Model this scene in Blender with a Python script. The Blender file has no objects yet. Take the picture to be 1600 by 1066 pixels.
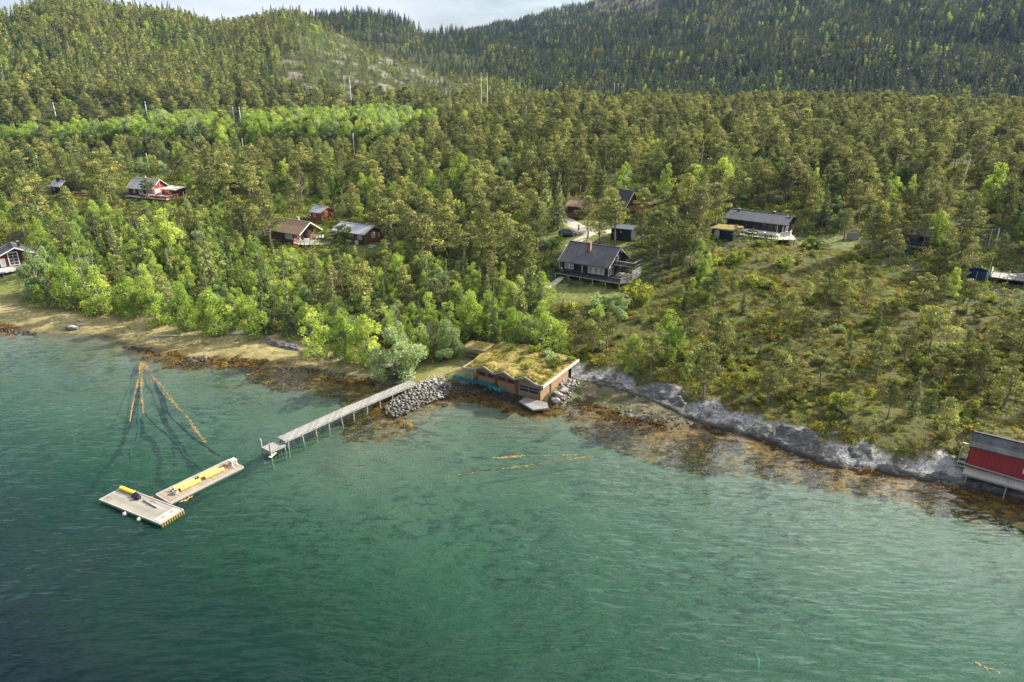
import bpy, bmesh, math, random
import numpy as np
from mathutils import Vector, Matrix
random.seed(7); RNG = np.random.default_rng(11)
SC = bpy.context.scene
COL = SC.collection
R_ = math.radians

# ------------------------------------------------------------------ camera
PITCH = R_(21.0); FPX = 1600*24/36.0; CAMZ = 45.0
cam_d = bpy.data.cameras.new('camera'); cam_d.lens = 24; cam_d.sensor_width = 36
cam_d.clip_start = 0.5; cam_d.clip_end = 9000
cam = bpy.data.objects.new('camera', cam_d); COL.objects.link(cam)
cam.location = (0, 0, CAMZ); cam.rotation_euler = (R_(90)-PITCH, 0, 0)
SC.camera = cam

def ray(px, py):
    a = (px-800)/FPX; b = (533-py)/FPX
    return np.array([a, math.cos(PITCH)+b*math.sin(PITCH), -math.sin(PITCH)+b*math.cos(PITCH)])
def at_z(px, py, z):
    d = ray(px, py); t = (z-CAMZ)/d[2]
    return np.array([d[0]*t, d[1]*t, z])
def project(x, y, z):
    """world -> photograph pixels (used to lay out plant zones from the survey of the picture)"""
    dz = z-CAMZ
    dep = y*math.cos(PITCH)-dz*math.sin(PITCH)
    u = y*math.sin(PITCH)+dz*math.cos(PITCH)
    dep = np.where(dep < 1, 1, dep)
    return 800+FPX*x/dep, 533-FPX*u/dep, dep

# ------------------------------------------------------------------ noise
def _h(i, j, s):
    v = np.sin(i*127.1+j*311.7+s*74.7)*43758.5453
    return v-np.floor(v)
def vnoise(x, y, s=0.0):
    i = np.floor(x); j = np.floor(y); fx = x-i; fy = y-j
    ux = fx*fx*(3-2*fx); uy = fy*fy*(3-2*fy)
    a = _h(i, j, s); b = _h(i+1, j, s); c = _h(i, j+1, s); d = _h(i+1, j+1, s)
    return (a*(1-ux)+b*ux)*(1-uy)+(c*(1-ux)+d*ux)*uy
def fbm(x, y, s=0.0, o=4, g=0.5):
    t = 0; a = 1; n = 0
    for k in range(o):
        t = t+a*(vnoise(x, y, s+k*3.1)*2-1); n += a; a *= g; x = x*2.03+5.2; y = y*2.03-3.7
    return t/n
def sstep(a, b, x):
    t = np.clip((x-a)/(b-a), 0, 1); return t*t*(3-2*t)

# ------------------------------------------------------------------ shoreline (surveyed)
SHORE_PX = [(-260,470),(-100,492),(0,511),(25,519),(62,522),(105,525),(160,527),(192,541),(240,551),(275,557),(282,566),(312,566),(332,562),(367,565),(400,567),(450,575),(500,582),(550,592),(600,602),(608,620),(604,638),(620,650),(640,645),(665,632),(700,620),(750,617),(800,630),(837,637),(857,632),(882,627),(905,630),(942,642),(960,652),(1000,660),(1037,666),(1075,672),(1125,672),(1175,680),(1200,690),(1250,712),(1300,728),(1335,731),(1375,736),(1420,745),(1464,752),(1498,760),(1532,765),(1600,782),(1750,815),(1950,850)]
SHORE = np.array([at_z(px, py, 0.0)[:2] for px, py in SHORE_PX])
SHORE = np.vstack([[[-700, 300]], SHORE, [[200, 20], [900, -300]]])
ROCK_PX = [(872,610),(890,592),(940,600),(1000,618),(1040,634),(1075,652),(1110,664),(1150,672),(1200,686),(1250,708),(1300,725),(1335,729),(1375,733),(1420,742),(1464,749),(1498,757),(1532,762),(1600,778),(1750,812)]
ROCK = np.array([at_z(px, py, 0.2)[:2] for px, py in ROCK_PX])

def seg_dist(x, y, line):
    best = np.full(x.shape, 1e12)
    for (ax, ay), (bx, by) in zip(line[:-1], line[1:]):
        dx = bx-ax; dy = by-ay; L = dx*dx+dy*dy
        t = np.clip(((x-ax)*dx+(y-ay)*dy)/L, 0, 1)
        d = (x-ax-t*dx)**2+(y-ay-t*dy)**2
        best = np.minimum(best, d)
    return np.sqrt(best)
def in_poly(x, y, poly):
    c = np.zeros(x.shape, bool); n = len(poly); j = n-1
    for i in range(n):
        xi, yi = poly[i]; xj, yj = poly[j]
        if yi != yj:
            m = ((yi > y) != (yj > y)) & (x < (xj-xi)*(y-yi)/(yj-yi)+xi)
            c ^= m
        j = i
    return c
LANDPOLY = np.vstack([SHORE, [[3000, 400], [3000, 5000], [-3000, 5000], [-3000, 300]]])
def shore_dist(x, y):
    d = seg_dist(x, y, SHORE)
    return np.where(in_poly(x, y, LANDPOLY), d, -d)
ROCKPOLY = np.vstack([ROCK, [[300, 20], [3000, 20], [3000, 5000], [-3000, 5000], [-3000, 96]]])
def rock_dist(x, y):
    d = seg_dist(x, y, ROCK)
    return np.where(in_poly(x, y, ROCKPOLY), d, -d)

# ------------------------------------------------------------------ hills from their skylines
def crest(pts):
    out = []
    for px, py, Rr in pts:
        d = ray(px, py); hh = math.hypot(d[0], d[1])
        out.append((math.atan2(d[0], d[1]), CAMZ+Rr*d[2]/hh, Rr))
    a = np.array(out); return a[np.argsort(a[:, 0])]
H1 = crest([(-500,90,600),(-250,50,620),(-100,26,620),(0,12,620),(60,-10,640),(120,-14,650),(170,2,660),(200,5,670),(250,11,680),(288,16,690),(310,26,700),(335,31,700),(370,26,700),(400,22,700),(440,15,700),(470,18,690),(507,38,680),(545,56,650),(585,73,620),(620,98,600),(650,110,580),(690,113,560),(725,116,540),(760,123,520),(800,137,500),(860,152,470),(940,165,450)])
H2 = crest([(200,80,950),(350,50,950),(450,25,950),(487,17,950),(520,13,950),(550,12,950),(570,11,950),(595,15,950),(617,21,950),(637,27,950),(662,40,950),(712,43,930),(757,45,900),(800,62,850),(850,82,780),(882,87,720),(920,85,680),(962,92,640),(1025,100,610),(1075,117,580),(1112,135,560),(1180,152,540),(1300,165,520)])
H3 = crest([(500,90,1500),(700,60,1500),(740,46,1500),(760,41,1500),(785,31,1500),(800,34,1480),(830,22,1470),(850,17,1460),(880,8,1450),(910,3,1450),(950,-15,1450),(1000,-40,1450),(1100,-70,1450),(1200,-90,1450),(1400,-110,1450),(1600,-120,1450),(1900,-100,1450),(2300,-60,1450)])
def hill(az, r, C, r0, base, topoff, pw):
    Z = np.interp(az, C[:, 0], C[:, 1])-topoff; Rr = np.interp(az, C[:, 0], C[:, 2])
    t = (r-r0)/np.maximum(Rr-r0, 20)
    up = np.power(np.clip(t, 0, 1), pw)
    dn = np.clip((t-1)*0.8, 0, 1.5)
    return np.where(t <= 1, base+(Z-base)*up, Z-(Z-base)*dn)
PADS = []      # (x, y, z, r): level ground cut for buildings
GL_S = [0, 6, 14, 30, 70, 120, 170, 260, 400, 4000]; GL_Z = [0, .5, 1.3, 3.7, 9.6, 16, 20.5, 23, 24.5, 25]
GR_S = [0, 4, 10, 30, 60, 100, 150, 220, 330, 4000]; GR_Z = [0, .35, 2.4, 6.2, 11.3, 17, 22, 26.5, 28, 28]
SB_D = [0, 3, 8, 20, 32, 45, 62, 85, 120, 4000]; SB_Z = [0, .3, .75, 1.6, 2.5, 4.4, 8.5, 15, 24, 40]
def height(x, y, fine=True):
    x = np.asarray(x, float); y = np.asarray(y, float)
    s = shore_dist(x, y)
    wob = fbm(x/6.0, y/6.0, 2.0, 2)*1.2*sstep(1, 6, np.abs(s))
    sl = np.maximum(s+wob*0.6, 0)
    gl = np.interp(sl, GL_S, GL_Z); gr = np.interp(sl, GR_S, GR_Z)
    m = sstep(-18, 22, x)
    g = gl*(1-m)+gr*m
    # cliff of bare rock along the eastern shore
    rd = rock_dist(x, y)
    on = sstep(6, 10, x)
    cl = 0.3+1.9*sstep(-0.2, 3.4, rd)+np.maximum(rd-3.4, 0)*0.2
    flat = np.interp(sl, [0, 2, 10], [0, .25, .55])
    rr = np.where(rd > -0.2, cl, flat)
    near = 1-sstep(8, 16, rd)
    g = g*(1-on*near)+rr*on*near
    # undulation
    g = g+fbm(x/34.0, y/34.0, 5.0, 3)*1.9*sstep(14, 70, s)+fbm(x/9.0, y/9.0, 8.0, 3)*0.55*sstep(10, 30, s)
    r = np.hypot(x, y); az = np.arctan2(x, y)
    base = g
    rough = fbm(x/90.0, y/90.0, 21.0, 4)*11*sstep(430, 560, r)+fbm(x/28.0, y/28.0, 31.0, 3)*4.0*sstep(420, 500, r)
    b0 = 24.0
    k1 = hill(az, r, H1, 392, b0, 7, 0.85); k2 = hill(az, r, H2, 440, b0, 8, 0.95); k3 = hill(az, r, H3, 470, b0, 6, 1.15)
    k1 = k1+rough*np.clip((k1-b0)/30, 0, 1)*sstep(0, 25, np.abs(r-np.interp(az, H1[:, 0], H1[:, 2])))
    k2 = k2+rough*0.7*np.clip((k2-b0)/30, 0, 1)*sstep(0, 40, np.abs(r-np.interp(az, H2[:, 0], H2[:, 2])))
    k3 = k3+rough*1.3*np.clip((k3-b0)/30, 0, 1)*sstep(0, 60, np.abs(r-np.interp(az, H3[:, 0], H3[:, 2])))
    far = np.maximum(np.maximum(k1, k2), k3)
    g = np.where(r > 385, np.maximum(base, far), base)
    # sea bed
    d = np.maximum(-s, 0)
    px, py, _ = project(x, y, 0*x)
    deep = sstep(700, 960, py+0.35*(420-px))*sstep(900, 250, px)
    bed = -np.interp(d, SB_D, SB_Z)*(1+1.3*deep)+fbm(x/7.0, y/7.0, 41.0, 3)*0.35*sstep(1, 10, d)
    h = np.where(s >= 0, g, bed)
    if fine:
        h = h+fbm(x/2.6, y/2.6, 51.0, 3)*0.16*sstep(3, 12, s)
    for (qx, qy, qz, qr) in PADS:
        w = 1-sstep(qr*0.75, qr*1.5, np.hypot(x-qx, y-qy))
        h = h*(1-w)+qz*w
    return h
def H(x, y): return float(height(np.array([x]), np.array([y]))[0])
def T(px, py, tmax=1600):
    """where the sight line through a surveyed point meets the terrain"""
    d = ray(px, py); t = np.geomspace(20, tmax, 900)
    z = CAMZ+d[2]*t; h = height(d[0]*t, d[1]*t)
    k = np.nonzero(z < h)[0]
    if len(k) == 0: k = [len(t)-1]
    i = max(k[0], 1)
    a = z[i-1]-h[i-1]; b = h[i]-z[i]
    tt = t[i-1]+(t[i]-t[i-1])*a/max(a+b, 1e-6)
    x, y = d[0]*tt, d[1]*tt
    return np.array([x, y, H(x, y)])

# ------------------------------------------------------------------ object helpers
def link(o): COL.objects.link(o); return o
def tag(o, label=None, cat=None, group=None, kind=None):
    if label: o['label'] = label
    if cat: o['category'] = cat
    if group: o['group'] = group
    if kind: o['kind'] = kind
    return o
def thing(name, label, cat, loc, yaw=0.0, group=None):
    o = bpy.data.objects.new(name, None); o.empty_display_size = 0.3; link(o)
    o.location = [float(v) for v in loc]; o.rotation_euler = (0, 0, yaw)
    return tag(o, label, cat, group)
def mesh_np(name, V, F, mats, smooth=False, attrs=None, midx=None):
    """V (n,3), F (m,k) arrays"""
    V = np.asarray(V, np.float32); F = np.asarray(F, np.int32)
    me = bpy.data.meshes.new(name)
    n, k = F.shape
    me.vertices.add(len(V)); me.vertices.foreach_set('co', V.ravel())
    me.loops.add(n*k); me.loops.foreach_set('vertex_index', F.ravel())
    me.polygons.add(n); me.polygons.foreach_set('loop_start', np.arange(0, n*k, k, dtype=np.int32))
    if smooth: me.polygons.foreach_set('use_smooth', np.ones(n, bool))
    for m in mats: me.materials.append(m)
    if midx is not None: me.polygons.foreach_set('material_index', np.asarray(midx, np.int32))
    me.update(calc_edges=True)
    for nm, (typ, dat) in (attrs or {}).items():
        a = me.attributes.new(nm, typ, 'POINT')
        a.data.foreach_set('color' if typ == 'FLOAT_COLOR' else 'value', np.asarray(dat, np.float32).ravel())
    return me
class MB:
    """collects shapes for ONE mesh"""
    def __init__(s): s.v = []; s.f = []; s.m = []
    def add(s, V, F, mi=0):
        o = len(s.v); s.v += [tuple(map(float, p)) for p in V]
        s.f += [tuple(i+o for i in f) for f in F]; s.m += [mi]*len(F)
        return s
    def box(s, c, d, yaw=0, mi=0, tilt=0):
        x, y, z = d[0]/2, d[1]/2, d[2]/2
        P = [(-x,-y,-z),(x,-y,-z),(x,y,-z),(-x,y,-z),(-x,-y,z),(x,-y,z),(x,y,z),(-x,y,z)]
        M = Matrix.Rotation(yaw, 3, 'Z') @ Matrix.Rotation(tilt, 3, 'Y')
        P = [M @ Vector(p)+Vector(c) for p in P]
        return s.add(P, [(0,3,2,1),(4,5,6,7),(0,1,5,4),(1,2,6,5),(2,3,7,6),(3,0,4,7)], mi)
    def bar(s, a, b, w, h=None, mi=0, n=4, taper=1.0):
        """prism from a to b; n=4 square, more for round"""
        a = Vector(a); b = Vector(b); d = (b-a)
        if d.length < 1e-6: return s
        h = h or w; dz = d.normalized()
        u = Vector((0, 0, 1)) if abs(dz.z) < .95 else Vector((0, 1, 0))
        e1 = dz.cross(u).normalized(); e2 = e1.cross(dz).normalized()
        ring = []
        for k in range(n):
            t = 2*math.pi*(k+.5)/n; q = 1/math.cos(math.pi/n) if n == 4 else 1
            ring.append((math.cos(t)*w/2*q, math.sin(t)*h/2*q))
        V = [a+e1*p+e2*q for p, q in ring]+[b+(e1*p+e2*q)*taper for p, q in ring]
        F = [(k, (k+1) % n, n+(k+1) % n, n+k) for k in range(n)]+[tuple(range(n))[::-1], tuple(range(n, 2*n))]
        return s.add(V, F, mi)
    def tube(s, pts, rad, n=8, mi=0, cap=True):
        pts = [Vector(p) for p in pts]; rad = rad if hasattr(rad, '__len__') else [rad]*len(pts)
        o = []; F = []
        for i, p in enumerate(pts):
            d = (pts[min(i+1, len(pts)-1)]-pts[max(i-1, 0)]).normalized()
            u = Vector((0, 0, 1)) if abs(d.z) < .9 else Vector((1, 0, 0))
            e1 = d.cross(u).normalized(); e2 = e1.cross(d)
            o += [p+e1*math.cos(2*math.pi*k/n)*rad[i]+e2*math.sin(2*math.pi*k/n)*rad[i] for k in range(n)]
        for i in range(len(pts)-1):
            F += [(i*n+k, i*n+(k+1) % n, (i+1)*n+(k+1) % n, (i+1)*n+k) for k in range(n)]
        if cap: F += [tuple(range(n))[::-1], tuple(range((len(pts)-1)*n, len(pts)*n))]
        return s.add(o, F, mi)
    def lathe(s, c, prof, n=16, mi=0, axis='z'):
        V = []; F = []
        for r, z in prof:
            for k in range(n):
                t = 2*math.pi*k/n; p = (r*math.cos(t), r*math.sin(t), z)
                if axis == 'x': p = (p[2], p[0], p[1])
                if axis == 'y': p = (p[0], p[2], p[1])
                V.append((p[0]+c[0], p[1]+c[1], p[2]+c[2]))
        for i in range(len(prof)-1):
            F += [(i*n+k, i*n+(k+1) % n, (i+1)*n+(k+1) % n, (i+1)*n+k) for k in range(n)]
        F += [tuple(range(n))[::-1], tuple(range((len(prof)-1)*n, len(prof)*n))]
        return s.add(V, F, mi)
    def poly(s, P, off, mi=0):
        """polygon P thickened by the vector off"""
        n = len(P); P = [Vector(p) for p in P]; off = Vector(off)
        V = P+[p+off for p in P]
        F = [tuple(range(n)), tuple(range(n, 2*n))[::-1]]+[(k, n+k, n+(k+1) % n, (k+1) % n) for k in range(n)]
        return s.add(V, F, mi)
    def build(s, name, mats, parent=None, smooth=False, bevel=0.0):
        me = bpy.data.meshes.new(name); me.from_pydata(s.v, [], s.f)
        for m in (mats if isinstance(mats, (list, tuple)) else [mats]): me.materials.append(m)
        me.polygons.foreach_set('material_index', s.m)
        bm = bmesh.new(); bm.from_mesh(me); bmesh.ops.recalc_face_normals(bm, faces=bm.faces)
        if smooth:
            for f in bm.faces: f.smooth = True
        bm.to_mesh(me); bm.free(); me.update()
        o = link(bpy.data.objects.new(name, me))
        if parent: o.parent = parent
        if bevel:
            b = o.modifiers.new('bevel', 'BEVEL'); b.width = bevel; b.segments = 1; b.limit_method = 'ANGLE'
        return o
def dup(root, loc, yaw, label=None, group=None, scale=None):
    r = root.copy(); link(r); r.location = [float(v) for v in loc]; r.rotation_euler = (0, 0, yaw)
    if scale is not None: r.scale = scale
    if label: r['label'] = label
    if group: r['group'] = group
    for ch in list(root.children):
        c = ch.copy(); link(c); c.parent = r
        for g in list(ch.children):
            d = g.copy(); link(d); d.parent = c
    return r
# ------------------------------------------------------------------ materials
class NT:
    def __init__(s, name):
        s.m = bpy.data.materials.new(name); s.m.use_nodes = True
        s.t = s.m.node_tree; s.t.nodes.clear(); s.out = s.n('ShaderNodeOutputMaterial')
    def n(s, typ, **kw):
        x = s.t.nodes.new(typ)
        for k, v in kw.items(): setattr(x, k, v)
        return x
    def l(s, a, b): s.t.links.new(a, b)
    def _set(s, sock, v):
        if hasattr(v, 'links') or isinstance(v, bpy.types.NodeSocket): s.l(v, sock)
        elif isinstance(v, (tuple, list)) and len(v) == 3 and sock.type == 'RGBA': sock.default_value = (*v, 1)
        else: sock.default_value = v
    def pos(s, scale=(1, 1, 1), rot=(0, 0, 0), obj=False):
        if obj: v = s.n('ShaderNodeTexCoord').outputs['Object']
        else: v = s.n('ShaderNodeNewGeometry').outputs['Position']
        mp = s.n('ShaderNodeMapping'); s.l(v, mp.inputs[0]); mp.inputs['Scale'].default_value = scale; mp.inputs['Rotation'].default_value = rot
        return mp.outputs[0]
    def noise(s, vec, scale, detail=4, rough=.55, dist=0.0, col=False):
        x = s.n('ShaderNodeTexNoise'); s.l(vec, x.inputs['Vector']); x.inputs['Scale'].default_value = scale
        x.inputs['Detail'].default_value = detail; x.inputs['Roughness'].default_value = rough; x.inputs['Distortion'].default_value = dist
        return x.outputs['Color' if col else 'Fac']
    def voro(s, vec, scale, feat='F1', out='Distance', rnd=1.0):
        x = s.n('ShaderNodeTexVoronoi', feature=feat); s.l(vec, x.inputs['Vector']); x.inputs['Scale'].default_value = scale
        x.inputs['Randomness'].default_value = rnd
        return x.outputs[out]
    def wave(s, vec, scale, dist=1.0, axis='X', detail=2, prof='SIN'):
        x = s.n('ShaderNodeTexWave', bands_direction=axis, wave_profile=prof); s.l(vec, x.inputs['Vector'])
        x.inputs['Scale'].default_value = scale; x.inputs['Distortion'].default_value = dist; x.inputs['Detail'].default_value = detail
        return x.outputs['Fac']
    def ramp(s, fac, stops, interp='LINEAR'):
        x = s.n('ShaderNodeValToRGB'); s.l(fac, x.inputs[0]); e = x.color_ramp; e.interpolation = interp
        while len(e.elements) < len(stops): e.elements.new(0.5)
        for el, (p, c) in zip(e.elements, stops):
            el.position = p; el.color = (*c, 1) if hasattr(c, '__len__') else (c, c, c, 1)
        return x.outputs[0]
    def mix(s, fac, a, b, mode='MIX'):
        x = s.n('ShaderNodeMix', data_type='RGBA', blend_type=mode)
        s._set(x.inputs[0], fac); s._set(x.inputs[6], a); s._set(x.inputs[7], b)
        return x.outputs[2]
    def math(s, op, a, b=None, c=None, clamp=False):
        x = s.n('ShaderNodeMath', operation=op, use_clamp=clamp); s._set(x.inputs[0], a)
        if b is not None: s._set(x.inputs[1], b)
        if c is not None: s._set(x.inputs[2], c)
        return x.outputs[0]
    def mapr(s, v, a, b, c=0.0, d=1.0):
        x = s.n('ShaderNodeMapRange'); s._set(x.inputs[0], v)
        for i, q in enumerate((a, b, c, d)): x.inputs[i+1].default_value = q
        return x.outputs[0]
    def attr(s, name, typ='GEOMETRY'):
        x = s.n('ShaderNodeAttribute', attribute_name=name, attribute_type=typ); return x
    def bump(s, h, strength=.4, dist=.1, normal=None):
        x = s.n('ShaderNodeBump'); s.l(h, x.inputs['Height']); x.inputs['Strength'].default_value = strength; x.inputs['Distance'].default_value = dist
        if normal: s.l(normal, x.inputs['Normal'])
        return x.outputs[0]
    def pbr(s, col, rough=.7, spec=.3, normal=None, metal=0.0):
        x = s.n('ShaderNodeBsdfPrincipled'); s._set(x.inputs['Base Color'], col); s._set(x.inputs['Roughness'], rough)
        x.inputs['Specular IOR Level'].default_value = spec; x.inputs['Metallic'].default_value = metal
        if normal: s.l(normal, x.inputs['Normal'])
        return x.outputs[0]
    def done(s, sh): s.l(sh, s.out.inputs[0]); return s.m

def flat(name, col, rough=.6, spec=.3, var=.25, scale=3.0, metal=0.0, bumpy=0.0):
    t = NT(name); v = t.pos(obj=True); n = t.noise(v, scale, 5, .6)
    c = t.mix(t.ramp(n, [(.3, 0.0), (.7, 1.0)]), tuple(q*(1-var) for q in col), tuple(min(1, q*(1+var)) for q in col))
    return t.done(t.pbr(c, rough, spec, t.bump(t.noise(v, scale*8, 3), bumpy, .02) if bumpy else None, metal))
def planks(name, col, axis='X', width=.14, var=.3, rough=.75, grime=(.1, .1, .09), gap=.55):
    """boards running across AXIS, object space"""
    t = NT(name); v = t.pos(obj=True)
    sep = t.n('ShaderNodeSeparateXYZ'); t.l(v, sep.inputs[0]); x = sep.outputs[axis]
    q = t.math('DIVIDE', x, width); fl = t.math('FLOOR', q); fr = t.math('FRACT', q)
    wn = t.n('ShaderNodeTexWhiteNoise', noise_dimensions='1D'); t.l(fl, wn.inputs['W'])
    st = {'X': (1, .12, .12), 'Y': (.12, 1, .12), 'Z': (.12, .12, 1)}[axis]
    g = t.noise(t.pos(obj=True, scale=tuple(k*(9 if k == 1 else 5) for k in st)), 2.2, 5, .65)
    f = t.math('ADD', t.math('MULTIPLY', wn.outputs['Value'], .6), t.math('MULTIPLY', g, .5))
    c = t.mix(f, tuple(k*(1-var) for k in col), tuple(min(1, k*(1+var)) for k in col))
    big = t.ramp(t.noise(v, .9, 4), [(.45, 0.0), (.75, .55)])
    c = t.mix(big, c, grime)
    edge = t.math('LESS_THAN', t.math('ABSOLUTE', t.math('SUBTRACT', fr, .5)), .44)
    c = t.mix(edge, tuple(k*gap*.6 for k in col), c)
    return t.done(t.pbr(c, rough, .25, t.bump(edge, .5, .02)))
def roofing(name, col, row=.33, colw=.3, var=.2, rough=.5, spec=.35, axis='X'):
    t = NT(name); v = t.pos(obj=True)
    b = t.n('ShaderNodeTexBrick'); t.l(v, b.inputs['Vector']); b.inputs['Scale'].default_value = 1
    b.inputs['Brick Width'].default_value = colw; b.inputs['Row Height'].default_value = row; b.inputs['Mortar Size'].default_value = .03
    b.inputs['Color1'].default_value = (*[k*(1-var) for k in col], 1); b.inputs['Color2'].default_value = (*[k*(1+var) for k in col], 1)
    b.inputs['Mortar'].default_value = (*[k*.45 for k in col], 1)
    c = t.mix(t.ramp(t.noise(v, .7, 5), [(.4, 0.0), (.75, .5)]), b.outputs['Color'], tuple(k*1.5+.02 for k in col))
    return t.done(t.pbr(c, rough, spec, t.bump(b.outputs['Fac'], -.5, .03)))
def foliage(name, dark, mid, light, trans=.3, warm=None, rough=.6):
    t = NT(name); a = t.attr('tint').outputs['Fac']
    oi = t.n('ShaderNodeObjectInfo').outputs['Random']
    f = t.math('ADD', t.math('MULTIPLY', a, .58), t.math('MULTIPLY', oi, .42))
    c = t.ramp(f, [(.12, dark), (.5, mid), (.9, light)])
    if warm:
        w = t.ramp(t.math('FRACT', t.math('MULTIPLY', oi, 7.31)), [(.62, 0.0), (.97, .5)])
        c = t.mix(t.math('MULTIPLY', w, t.math('SUBTRACT', 1.15, a)), c, warm)
    p = t.pbr(c, rough, .12)
    tr = t.n('ShaderNodeBsdfTranslucent'); t.l(t.mix(.5, c, (min(1, light[0]*1.25), min(1, light[1]*1.25), light[2])), tr.inputs[0])
    m = t.n('ShaderNodeMixShader'); m.inputs[0].default_value = trans; t.l(p, m.inputs[1]); t.l(tr.outputs[0], m.inputs[2])
    return t.done(m.outputs[0])
M = {}
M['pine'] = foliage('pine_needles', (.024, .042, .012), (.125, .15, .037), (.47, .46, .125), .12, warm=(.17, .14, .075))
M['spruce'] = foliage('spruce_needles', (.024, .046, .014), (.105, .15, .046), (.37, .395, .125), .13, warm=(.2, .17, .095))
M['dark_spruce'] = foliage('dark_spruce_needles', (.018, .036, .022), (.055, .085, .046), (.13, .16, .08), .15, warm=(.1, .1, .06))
M['birch'] = foliage('birch_leaves', (.06, .125, .016), (.2, .31, .042), (.52, .58, .12), .32)
M['willow'] = foliage('willow_leaves', (.11, .17, .055), (.23, .31, .115), (.4, .47, .23), .34)
M['bush'] = foliage('bush_leaves', (.035, .075, .012), (.14, .2, .026), (.38, .4, .055), .28, warm=(.18, .14, .04))
M['heather'] = foliage('heather_sprays', (.022, .036, .008), (.15, .142, .02), (.5, .4, .045), .15, warm=(.28, .125, .03))
M['twig'] = foliage('bare_twigs', (.10, .085, .075), (.2, .18, .16), (.34, .32, .3), .05)
def bark(name, a, b):
    t = NT(name); v = t.pos(obj=True, scale=(3, 3, .7)); n = t.noise(v, 3.0, 5, .65)
    return t.done(t.pbr(t.mix(t.ramp(n, [(.35, 0.0), (.65, 1.0)]), a, b), .85, .15, t.bump(n, .5, .05)))
M['pine_bark'] = bark('pine_bark', (.14, .105, .075), (.3, .235, .185))
M['spruce_bark'] = bark('spruce_bark', (.13, .11, .09), (.27, .24, .21))
M['birch_bark'] = bark('birch_bark', (.16, .14, .12), (.48, .46, .43))
M['dead_wood'] = bark('dead_wood', (.3, .28, .26), (.55, .53, .5))
# terrain
def ground_mat(name, hills=False):
    t = NT(name); v = t.pos()
    A = t.attr('zone_a'); B = t.attr('zone_b')
    sa = t.n('ShaderNodeSeparateColor'); t.l(A.outputs['Color'], sa.inputs[0]); sb = t.n('ShaderNodeSeparateColor'); t.l(B.outputs['Color'], sb.inputs[0])
    n1 = t.noise(v, .16, 6, .62); n2 = t.noise(v, 1.3, 5, .65); n3 = t.noise(v, 5.0, 4, .6); n4 = t.noise(v, .5, 4, .6, .6)
    forest = t.mix(t.ramp(n2, [(.36, 0.0), (.62, 1.0)]), (.012, .02, .007), (.045, .062, .014))
    forest = t.mix(t.ramp(n4, [(.5, 0.0), (.66, .8)]), forest, (.07, .055, .02))
    heath = t.mix(t.ramp(n2, [(.38, 0.0), (.62, 1.0)]), (.03, .036, .01), (.14, .135, .024))
    heath = t.mix(t.ramp(n4, [(.44, 0.0), (.62, .9)]), heath, (.1, .06, .02))
    heath = t.mix(t.ramp(n3, [(.58, 0.0), (.74, .5)]), heath, (.13, .12, .03)); heath = t.mix(.5, heath, (.03, .045, .01))
    lawn = t.mix(t.ramp(n2, [(.35, 0.0), (.65, 1.0)]), (.06, .085, .02), (.17, .17, .045))
    straw = t.mix(t.ramp(n3, [(.35, 0.0), (.65, 1.0)]), (.17, .14, .06), (.36, .3, .155))
    straw = t.mix(t.ramp(n4, [(.46, 0.0), (.6, .85)]), straw, (.16, .15, .05))
    straw = t.mix(t.ramp(n2, [(.58, 0.0), (.68, .8)]), straw, (.09, .075, .05))
    rockn = t.noise(t.pos(scale=(1, 1, 2.2), rot=(.3, .2, .7)), 1.6, 8, .68, .8)
    rock = t.ramp(rockn, [(.3, (.07, .07, .075)), (.45, (.2, .2, .21)), (.56, (.36, .355, .35)), (.72, (.52, .5, .48))])
    if hills: rock = t.ramp(rockn, [(.3, (.03, .028, .024)), (.42, (.085, .075, .06)), (.56, (.17, .15, .118)), (.75, (.29, .27, .23))])
    tide = t.mix(t.ramp(n3, [(.4, 0.0), (.62, 1.0)]), (.05, .042, .022), (.2, .17, .1))
    tide = t.mix(t.ramp(n4, [(.47, 0.0), (.57, .9)]), tide, (.03, .028, .018)); tide = t.mix(t.ramp(n1, [(.5, 0.0), (.62, .6)]), tide, (.07, .085, .03))
    c = forest
    c = t.mix(sa.outputs[2], c, heath); c = t.mix(sb.outputs[0], c, lawn); c = t.mix(sa.outputs[1], c, straw)
    c = t.mix(sb.outputs[2], c, tide); c = t.mix(sa.outputs[0], c, rock)
    # under water: sand with weed, brown wrack by the shore
    sep = t.n('ShaderNodeSeparateXYZ'); t.l(v, sep.inputs[0]); z = sep.outputs[2]
    sand = t.mix(n2, (.1, .112, .078), (.185, .195, .145))
    weed = t.ramp(t.noise(t.pos(scale=(.7, 1.15, 1), rot=(0, 0, .5)), .85, 7, .74), [(.5, 0.0), (.57, .9)])
    weed = t.math('MULTIPLY', weed, t.ramp(t.noise(v, .06, 2), [(.4, 0.1), (.58, .9)]))
    bed = t.mix(weed, sand, (.03, .045, .042))
    kelp = t.ramp(t.noise(v, 1.1, 5, .7, 1.2), [(.35, (.025, .017, .006)), (.48, (.115, .064, .01)), (.64, (.3, .165, .022))])
    edge = t.math('ADD', t.math('MULTIPLY', sb.outputs[1], 1.0), t.math('MULTIPLY', t.math('SUBTRACT', t.noise(v, .9, 6, .7), .5), 2.4))
    bed = t.mix(t.ramp(edge, [(.42, 0.0), (.56, 1.0)]), bed, kelp)
    uw = t.mapr(t.math('ADD', z, t.math('MULTIPLY', t.math('SUBTRACT', n2, .5), .3)), .1, -.12)
    c = t.mix(uw, c, bed)
    wet = t.mapr(z, .45, .02)
    c = t.mix(t.math('MULTIPLY', wet, .55), c, t.mix(1.0, c, (.42, .38, .33), 'MULTIPLY'))
    hh = t.math('ADD', n3, t.math('MULTIPLY', t.math('MULTIPLY', rockn, sa.outputs[0]), 3))
    return t.done(t.pbr(c, .85, .2, t.bump(hh, .6, .25)))
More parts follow.
